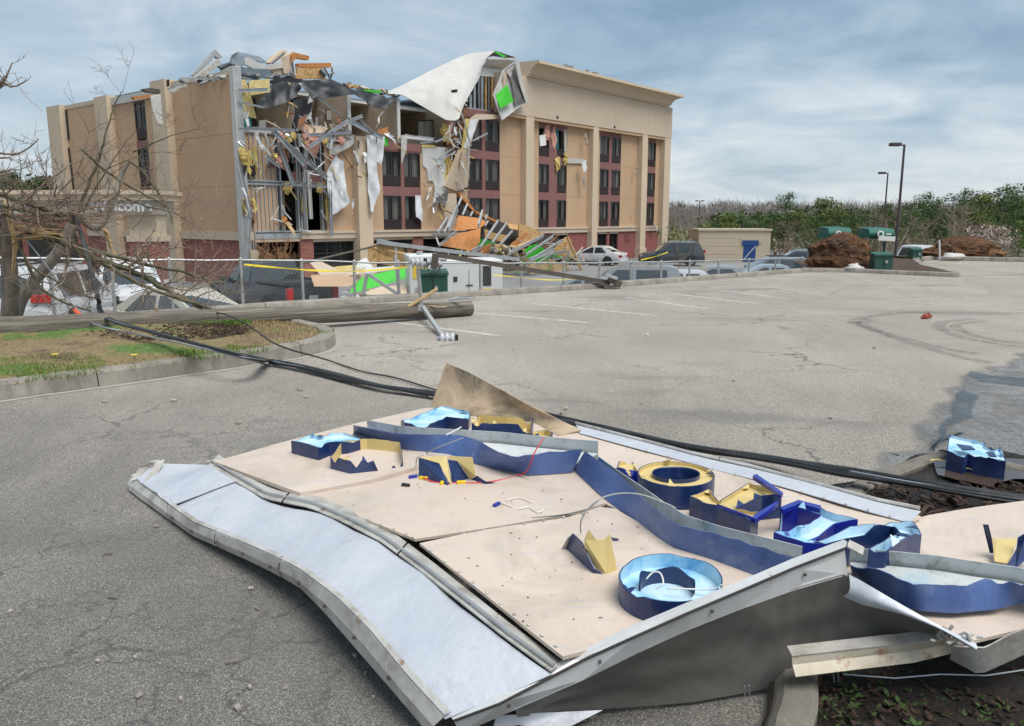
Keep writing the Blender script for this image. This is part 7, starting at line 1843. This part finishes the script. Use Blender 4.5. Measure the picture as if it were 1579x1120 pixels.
for x in (912, 987): MB().cyl(R8w(x,545,Y=13.15), R8w(x,545+ (42 if x < 950 else 25),Y=13.15), .009, 6).build('through_bolt', 'fallen_brown', pole, world=True)
def insulator(p, axis):
    return MB().lathe([(0,-.17),(.03,-.17),(.03,-.13),(.085,-.12),(.085,-.095),(.04,-.08),(.04,-.06),(.085,-.05),(.085,-.025),(.04,-.01),(.04,.01),(.085,.02),(.085,.045),(.04,.06),(.04,.10),(0,.10)], 14, p, axis).build('insulator', 'porcelain', pole, world=True, smooth=True)
insulator(R8w(745,270,Y=12.6), 'x'); insulator(R8w(912,690,Y=10.6), 'x')
MB().box(R8w(775,262,Y=12.6), (.05,.07,.09)).build('clamp', 'trim_black', pole, world=True); MB().box(R8w(948,686,Y=10.6), (.04,.08,.08)).build('clamp', 'trim_black', pole, world=True)
MB().box(R8w(880,712,Y=10.5), (.12,.04,.04)).build('clamp', 'frame_weathered', pole, world=True)
# guy strand along the pole's near side
MB().tube(smooth_line([gz(170,517,.17), gz(240,512,.17), gz(330,505,.17), gz(420,500,.1)], 5), .008, 5).build('guy_strand', 'wire_steel', label='pale steel strand lying along the near side of the pole', cat='cable')
MB().box(gz(36,519,.15), (.14,.09,.06)).build('white_scrap', 'sheet_white', label='small white plastic scrap under the pole at the far left', cat='scrap')

# --- cable bundle from the tree, behind the sign, out to the right
CAB = [P(111,328,12.4), P(125,361,12.0), P(138,408,11.8), P(150,455,11.6), P(157,482,11.4), gz(178,497,.40), gz(250,517,.34), gz(344,542,.30), gz(392,554,.22), gz(412,558,.05), gz(430,561,.04), gz(469,568,.04), gz(537,585,.04), gz(591,598,.04), gz(670,609,.04), gz(780,630,.05), gz(878,651,.05), gz(955,668,.05), gz(1060,691,.05), gz(1191,711,.06), gz(1290,728,.14), gz(1389,744,.16), gz(1579,774,.16), gz(1700,792,.14)]
cb = thing('cable_bundle', 'thick bundle of black cables trailing from the tree past the sign', 'cable', gz(537,585))
base = smooth_line(CAB, 8); rc = random.Random(4)
for k in range(9):
    a = 2*PI*k/9; rr_ = .006 if k % 3 == 0 else (.011 if k % 3 == 1 else .015); pts = []
    for i, p in enumerate(base):
        sp2 = (.014 if i < 60 else .026) + .012*mnoise.noise(V(i*.08, k*3.1, 2)); tws = a + i*.05
        d = (base[min(i+1,len(base)-1)] - base[max(i-1,0)]).normalized(); nn = V(-d.y, d.x, 0)
        if nn.length < .1: nn = V(1,0,0)
        nn.normalize(); q = p + nn*math.cos(tws)*sp2*1.5 + V(0,0,abs(math.sin(tws))*sp2*.8)
        pts.append(q)
    MB().tube(pts, rr_, 6).build('cable', 'cable_black' if k not in (0,6) else 'wire_steel', cb, world=True, smooth=True)
def single(pts, r, mat, label): return MB().tube(smooth_line(pts, 7), r, 6).build('loose_cable', mat, label=label, cat='cable', smooth=True)
single([P(31,358,12.2), P(75,414,12.0), P(106,461,11.6), P(131,489,11.3), gz(150,502,.38), gz(200,513,.33), gz(280,530,.32), gz(345,545,.28), gz(392,557,.20), gz(410,562,.03), gz(470,572,.02), gz(560,590,.02), gz(660,611,.02)], .010, 'wire_steel', 'thin grey cable drooping from the broken tree and joining the bundle')
single([gz(312,478,.33), gz(350,486,.34), gz(380,500,.34), gz(400,514,.30), gz(420,528,.27), gz(450,540,.23), gz(476,547,.20), gz(510,557,.03), gz(559,573,.02), gz(611,583,.02), gz(674,602,.02), gz(720,612,.02)], .009, 'cable_black', 'thin black cable running ahead of the bundle to the bent panel')
MB().tube([P(115,478,11.55), P(121,484,11.5), P(126,487,11.45)], [.028,.03,.022], 8).build('orange_cap', 'orange_tip', cb, world=True)
for k, (px, py) in enumerate(((86,555),(208,556))):
    c = gz(px, py, .2); mb = MB()
    for j in range(9): a = 2*PI*j/9; mb.add([c+V(0,0,.05), c+V(math.cos(a-.25)*.035,math.sin(a-.25)*.035,.06), c+V(math.cos(a+.25)*.035,math.sin(a+.25)*.035,.06)], [(0,1,2)])
    fl = thing('dandelion', ('left', 'right')[k] + ' one of two yellow dandelions in the island grass', 'flower', c)
    mb.build('petals', 'petal_yellow', fl, world=True); MB().cyl(c, c+V(0,0,.05), .004, 5).build('stem', 'weed_leaf', fl, world=True)
# bits on the asphalt
rr = random.Random(14); 
for mat, n, lab, nm in (('bark', 16, 'dark twig and bark bits scattered over the asphalt', 'twig_litter'), ('rubble', 60, 'small loose stones scattered over the asphalt', 'loose_stones'), ('wire_white', 6, 'pale plastic and paper crumbs scattered over the asphalt', 'paper_crumbs')):
    mb = MB()
    for k in range(n):
        px, py = rr.uniform(0,1560), rr.uniform(500,1100)
        p = gz(px, py, .004); s_ = rr.uniform(.006,.018)*(1.0 if py > 700 else 1.7)
        if mat == 'bark': mb.bar(p, p + V(rr.uniform(-.05,.05), rr.uniform(-.03,.03), .006), s_*.5, s_*.5)
        else: mb.box(p + V(0,0,s_*.3), (s_*1.6, s_, s_*.7), Matrix.Rotation(rr.uniform(0,6),3,'Z') @ Matrix.Rotation(rr.uniform(-.4,.4),3,'X'))
    mb.build(nm, mat, label=lab, cat='litter', kind='stuff')
# weeds in the planting bed
for k, (px, py) in enumerate(((1290,1090),(1340,1080),(1400,1095),(1470,1100),(1535,1095),(1390,1060),(1250,1100),(1560,1060),(1470,1065),(1310,1110))):
    c = gz(px, py, .03); mb = MB()
    for j in range(14):
        a = rr.uniform(0,2*PI); L = rr.uniform(.015,.045); w = .007; d = V(math.cos(a), math.sin(a), rr.uniform(.2,.8)).normalized(); n = V(-math.sin(a), math.cos(a), 0)*w; b = c + V(rr.uniform(-.03,.03), rr.uniform(-.03,.03), 0)
        mb.add([b, b+d*L*.5+n, b+d*L, b+d*L*.5-n], [(0,1,2,3)])
    mb.build('bed_weed', 'weed_leaf', label='green weed rosette in the dark bed, %s from the left' % ('third','fifth','seventh','eighth','ninth','sixth','first','tenth','second last','fourth')[k], cat='weed', group='weeds in the planting bed')
# dead shrub in the open ground floor corner
sh = thing('dead_shrub', 'dry orange brown shrub in the open ground floor corner of the hotel', 'shrub', h2w(fp(420, 410, -1.0)) * 1.0)
sh.location.z = LOW; _RM[sh.name] = Matrix.Translation(sh.location); mb = MB()
for k in range(34):
    grow(mb, sh.location + V(rr.uniform(-.5,.5), rr.uniform(-.3,.3), .2), V(rr.uniform(-.8,.8), rr.uniform(-.4,.4), rr.uniform(.6,1)).normalized(), rr.uniform(1.2,2.0), .03, 2, rr)
plain('dry_twig', (.30,.165,.085), .9, .2, 4); mb.build('stems', 'dry_twig', sh, world=True)

# ---------------------------------------------------------------- woods behind
def leaf_cloud(mb, c, r, n, size, rnd, flat=.8, mi=0):
    for _ in range(n):
        while True:
            d = V(rnd.uniform(-1,1), rnd.uniform(-1,1), rnd.uniform(-1,1))
            if .15 < d.length < 1: break
        p = c + V(d.x*r[0], d.y*r[1], d.z*r[2]); s_ = size*rnd.uniform(.5,1.3)
        a = V(rnd.gauss(0,1), rnd.gauss(0,1), rnd.gauss(0,flat)).normalized()*s_; b = V(rnd.gauss(0,1), rnd.gauss(0,1), rnd.gauss(0,flat)).normalized()*s_*.55
        o = len(mb.v); mb.v += [tuple(p-a), tuple(p+b), tuple(p+a), tuple(p-b)]; mb.f.append((o,o+1,o+2,o+3)); mb.m.append(mi)
def pine_proto(seed, h, w, mat, base=.35):
    r = random.Random(seed); tk, cr = MB(), MB()
    pts = [V(0,0,0), V(r.uniform(-.2,.2),r.uniform(-.2,.2),h*.4), V(r.uniform(-.3,.3),0,h*.75), V(0,0,h*.97)]
    tk.tube(pts, [.2,.15,.09,.03], 7)
    for k in range(26):
        u = r.uniform(base, 1.0); z = h*u; rad = w*(.35+.75*math.sin(PI*min(1,(1-u)/(1-base))*.62))*r.uniform(.45,1.0); a = r.uniform(0,2*PI)
        c = V(math.cos(a)*rad*.72, math.sin(a)*rad*.72, z + r.uniform(-.2,.3))
        tk.tube([V(0,0,z-.35), c*.55+V(0,0,z*.42), c], [.05,.035,.012], 4)
        leaf_cloud(cr, c, (rad*.5+.3, rad*.5+.3, .40+h*.04), 125, .15, r, .7)
    return tk, cr
def bare_proto(seed, h, nb, spread=.8):
    r = random.Random(seed); tk, tw = MB(), MB()
    for s_ in range(nb):
        d = V(r.gauss(0,.22)*spread, r.gauss(0,.22)*spread, 1).normalized(); p = V(r.uniform(-.15,.15), r.uniform(-.15,.15), 0); pts = [p]
        for i in range(5): d = (d + V(r.gauss(0,.12), r.gauss(0,.12), .05)).normalized(); pts.append(pts[-1] + d*h/5*r.uniform(.75,1.05))
        tk.tube(pts, [.09,.075,.06,.045,.03,.012], 5)
        for k in range(14):
            i = r.randint(1,5); grow(tw, pts[i], (d*.5 + V(r.gauss(0,1), r.gauss(0,1), r.gauss(.3,.5))*.8).normalized(), h*.22*r.uniform(.5,1.1), .022, 2, r)
    return tk, tw
def plant(protos, spots, name, labels, cat, group, pnames, zfix=None):
    made = {}
    for k, (px, ytop, Y, kind) in enumerate(spots):
        p = gy(px, 400, Y); zt = gy(px, ytop, Y).z; g0_ = LOW if zfix is None else zfix
        tk, cr_, hh, m1, m2 = protos[kind]
        s_ = (zt - g0_)/hh
        t = thing(name, labels(k, px), cat, (p.x, Y, g0_), RND.uniform(0, 6.28), group)
        t.scale = (s_*RND.uniform(1.1,1.4),)*2 + (s_,)
        if kind not in made:
            a = tk.build(pnames[0], m1, t); b = cr_.build(pnames[1], m2, t); made[kind] = (a.data, b.data)
        else:
            for nm, me in zip(pnames, made[kind]):
                o = bpy.data.objects.new(nm, me); COL.objects.link(o); o.parent = t
PP = {}
for k, (h, w, m) in enumerate(((8.5,3.1,'pine_leaf'), (9.5,2.6,'pine_leaf'), (7.5,3.3,'yellow_leaf'), (9,3.0,'dark_leaf'))):
    a, b = pine_proto(40+k, h, w, m, .2 if k != 1 else .38); PP[k] = (a, b, h, 'bark', m)
pin = [(1205,302,92,0),(1269,310,84,2),(1240,318,100,3),(1415,302,96,0),(1440,306,90,1),(1462,300,98,3),(1490,296,92,0),(1512,304,86,2),(1530,292,94,3),(1552,290,100,0),(1575,284,88,3),(1600,280,92,0),(1120,336,96,2),(1145,334,90,0),(1165,330,98,3),(1330,322,96,3),(1360,318,102,0),(1300,322,92,0),(1100,340,100,0),(1188,326,94,1),(1395,314,100,3),(1225,330,88,2),(1545,318,76,3),(1570,322,72,0),(1500,322,78,3),(1466,326,80,0),(1380,330,84,0),(1320,334,80,3),(1285,330,86,3), (1450,336,72,3), (1520,336,70,0), (1425,322,76,3), (1482,314,74,0), (1538,306,72,3), (1562,304,70,0), (1590,300,74,3), (1405,328,72,0), (1345,330,74,3), (1312,336,70,0), (1255,334,72,0), (1213,334,76,3), (1176,340,80,0), (1498,330,68,2), (1550,330,66,0)]
def where(px):
    for lim, w in ((1112,'left of the block hut'),(1155,'over the block hut'),(1178,'over the right end of the block hut'),(1200,'just right of the block hut'),(1235,'between the hut and the left root ball'),(1292,'above the left end of the left root ball'),(1310,'above the middle of the left root ball'),(1326,'above the right end of the left root ball'),(1345,'behind the second green container'),(1370,'between the two lamp posts'),(1390,'right behind the tall lamp post'),(1408,'above the white pickup'),(1452,'above the white marker post'),(1478,'above the left end of the right root ball'),(1508,'above the middle of the right root ball'),(1528,'above the right end of the right root ball'),(1560,'near the right edge'),(1700,'cut by the right edge')):
        if px < lim: return w
plant(PP, pin, 'pine_tree', lambda k, px: ('mid green', 'slender', 'yellow green', 'dark green')[pin[k][3]] + (' pine ' if k < 31 else ' pine at the front ') + ('in the tree line ' if k < 31 else '') + where(px) if k > 11 else ('tall loose pine standing over the block hut', 'rounded yellow green pine right of the block hut', 'dark pine left of the rounded yellow green one', 'pine directly right of the tall lamp post', 'slender pine second right of the tall lamp post', 'dark pine third right of the tall lamp post', 'broad pine above the right root ball', 'yellow green pine over the end of the right root ball', 'dark pine near the right edge', 'high pine near the right edge of the picture', 'tallest dark pine at the right edge', 'pine crown cut by the right edge')[k], 'tree', 'pines behind the lot', ('trunk', 'crown'))
# the pines nobody can tell apart share one label; the near dozen keep their own
BP = {}
for k in range(4):
    a, b = bare_proto(60+k, 6.0, 5 if k < 2 else 3); BP[k] = (a, b, 6.0, 'bark_pale' if k % 2 else 'twig', 'twig')
bare = [(1350,335,60,0),(1372,330,58,1),(1400,338,62,2),(1330,345,58,3),(1470,326,58,1),(1482,322,60,0),(1500,340,56,2),(1535,345,55,3),(1215,340,74,2),(1195,345,80,0),(1240,346,76,3),(1060,330,110,0),(1045,332,105,2),(1090,334,112,1),(1030,334,100,3),(1430,350,60,0),(1555,352,58,1),(1068,350,88,3),(1225,358,62,1)]
def bl_label(k, px): return {0:'pale many stemmed bare tree just left of the tall lamp post',1:'bare tree just right of the tall lamp post',4:'pale bare tree over the left end of the right root ball'}.get(k, ('pale ' if bare[k][3] % 2 else 'brown ') + ('many stemmed' if bare[k][3] < 2 else 'three stemmed') + (' low' if bare[k][1] > 348 else ' tall') + ' bare tree ' + where(px))
plant(BP, bare, 'bare_tree', bl_label, 'tree', 'bare trees behind the lot', ('trunk', 'twigs'))
# far left trees over the canopy
pl = [(10,276,120,3),(32,270,125,0),(58,278,118,3),(82,276,122,0),(-20,272,120,0),(45,284,110,3),(72,284,112,3)]
plant({0:(pine_proto(71,9,3.0,'dark_leaf')[0], pine_proto(71,9,3.0,'dark_leaf')[1], 9, 'bark', 'dark_leaf'), 3:(pine_proto(72,9,3.0,'pine_leaf')[0], pine_proto(72,9,3.0,'pine_leaf')[1], 9, 'bark', 'pine_leaf')}, pl, 'pine_tree', lambda k, px: ('first','third','fifth','last','hidden leftmost','fourth','sixth')[k] + ' dark pine from the left above the entrance canopy', 'tree', 'distant pines at the far left', ('trunk', 'crown'))
b4 = dict(BP)
plant(b4, [(22,268,100,1),(-5,262,100,0)], 'bare_tree', lambda k, px: ('bare tree among the distant pines at the far left','bare tree at the left edge before the distant pines')[k], 'tree', 'bare trees at the far left', ('trunk', 'twigs'))
# low scrub and pale brush before the woods: far too tangled to count
rs = random.Random(77); br, bg_, bl_, pk_ = MB(), MB(), MB(), MB()
for k in range(520):
    px = rs.uniform(1040, 1600); Y = rs.uniform(58, 100); p = gy(px, 400, Y); p.z = LOW
    if abs(px-1131) < 70 and Y < 74: continue
    grow(br, p, V(rs.gauss(0,.5), rs.gauss(0,.4), 1).normalized(), rs.uniform(.8,2.1), .025, 1, rs)
br.build('brush_thicket', 'twig', label='tangle of leafless brown brush at the foot of the woods', cat='brush', kind='stuff')
for k in range(230):
    px = rs.uniform(1022, 1600); Y = rs.uniform(60, 90); p = gy(px, 400, Y)
    if abs(px-1131) < 70 and Y < 76: continue
    if abs(px-1235) < 45 or rs.random() < .5: leaf_cloud(bg_, V(p.x, Y, LOW+rs.uniform(.3,1.6)), (1.1,.9,.7), 46, .13, rs)
    else: leaf_cloud(bl_, V(p.x, Y, LOW+rs.uniform(.3,2.6)), (1.4,1,1.0), 60, .14, rs)
bg_.build('pale_scrub', 'brush_leaf', label='pale dry scrub along the foot of the woods', cat='scrub', kind='stuff'); bl_.build('green_scrub', 'yellow_leaf', label='green undergrowth along the foot of the woods', cat='scrub', kind='stuff')
for k in range(26): px = rs.uniform(1500,1560); p = gy(px, rs.uniform(352,376), 54); leaf_cloud(pk_, p, (.7,.6,.4), 20, .11, rs)
pk_.build('blossom_scrub', 'blossom', label='pale pink flowering scrub near the right root ball', cat='scrub', kind='stuff')
for k in range(160): px = rs.uniform(1450,1590); Y = rs.uniform(34,50); p = gy(px, 398, Y); p.z = LOW+.9; 
# far wood on the rise
fw, fg = MB(), MB()
for k in range(2600):
    px = rs.uniform(1000, 1640); Y = rs.uniform(170, 330); p = gy(px, 400, Y); zt = gy(px, 312 + rs.uniform(0,14) - (Y-170)*.02 - 5*mnoise.noise(V(px*.02, 1, 1)) , Y).z
    p.z = LOW - .5; q = V(p.x + rs.uniform(-.6,.6), Y, zt); fw.tube([p, p.lerp(q,.5)+V(rs.uniform(-.3,.3),0,0), q], [.16,.12,.03], 3, False)
    for j in range(3):
        a = p.lerp(q, rs.uniform(.45,.95)); fw.tube([a, a+V(rs.uniform(-1.6,1.6), 0, rs.uniform(.6,2))], [.07,.02], 3, False)
    if k % 3 == 0: leaf_cloud(fw, p.lerp(q, .75), (1.6,1.0,2.0), 7, .45, rs)
fw.build('far_wood', 'far_twig' if 'far_twig' in _MATS else 'twig', label='distant bare grey wood along the horizon', cat='wood', kind='stuff')
for k in range(200):
    px = rs.uniform(1090, 1640); Y = rs.uniform(105, 150); p = gy(px, 342 + rs.uniform(-8,14) - max(0,px-1400)*.05, Y); leaf_cloud(fg, p, (2.2,1.6,1.6), 26, .42, rs)
fg.build('far_evergreens', 'pine_leaf', label='distant evergreen mass below the grey wood', cat='wood', kind='stuff')
lw = MB()
for k in range(260):
    px = rs.uniform(-60, 130); Y = rs.uniform(105, 150); p = gy(px, rs.uniform(286, 320), Y); leaf_cloud(lw, p, (2.2,1.6,1.6), 24, .40, rs)
lw.build('far_hedge', 'dark_leaf', label='dark distant woodland behind the canopy at the far left', cat='wood', kind='stuff')

# low dark ground cover and leaf litter in the shaded bed
rg = random.Random(19); gc, gl = MB(), MB()
for k in range(520):
    px, py = rg.uniform(1225, 1640), rg.uniform(1030, 1180); c = gz(px, py, .05)
    for j in range(3):
        a = rg.uniform(0,2*PI); L = rg.uniform(.012,.032); d = V(math.cos(a), math.sin(a), rg.uniform(.1,.9)).normalized()*L; n = V(-math.sin(a), math.cos(a), 0)*L*.3
        (gc if k % 3 == 0 else gl).add([c, c+d*.5+n, c+d, c+d*.5-n], [(0,1,2,3)])
gc.build('bed_ground_cover', 'weed_leaf', label='low dark green ground cover in the bed under the sign', cat='ground cover', kind='stuff')
gl.build('bed_leaf_litter', 'mulch', label='dark leaf litter in the bed under the sign', cat='leaf litter', kind='stuff')
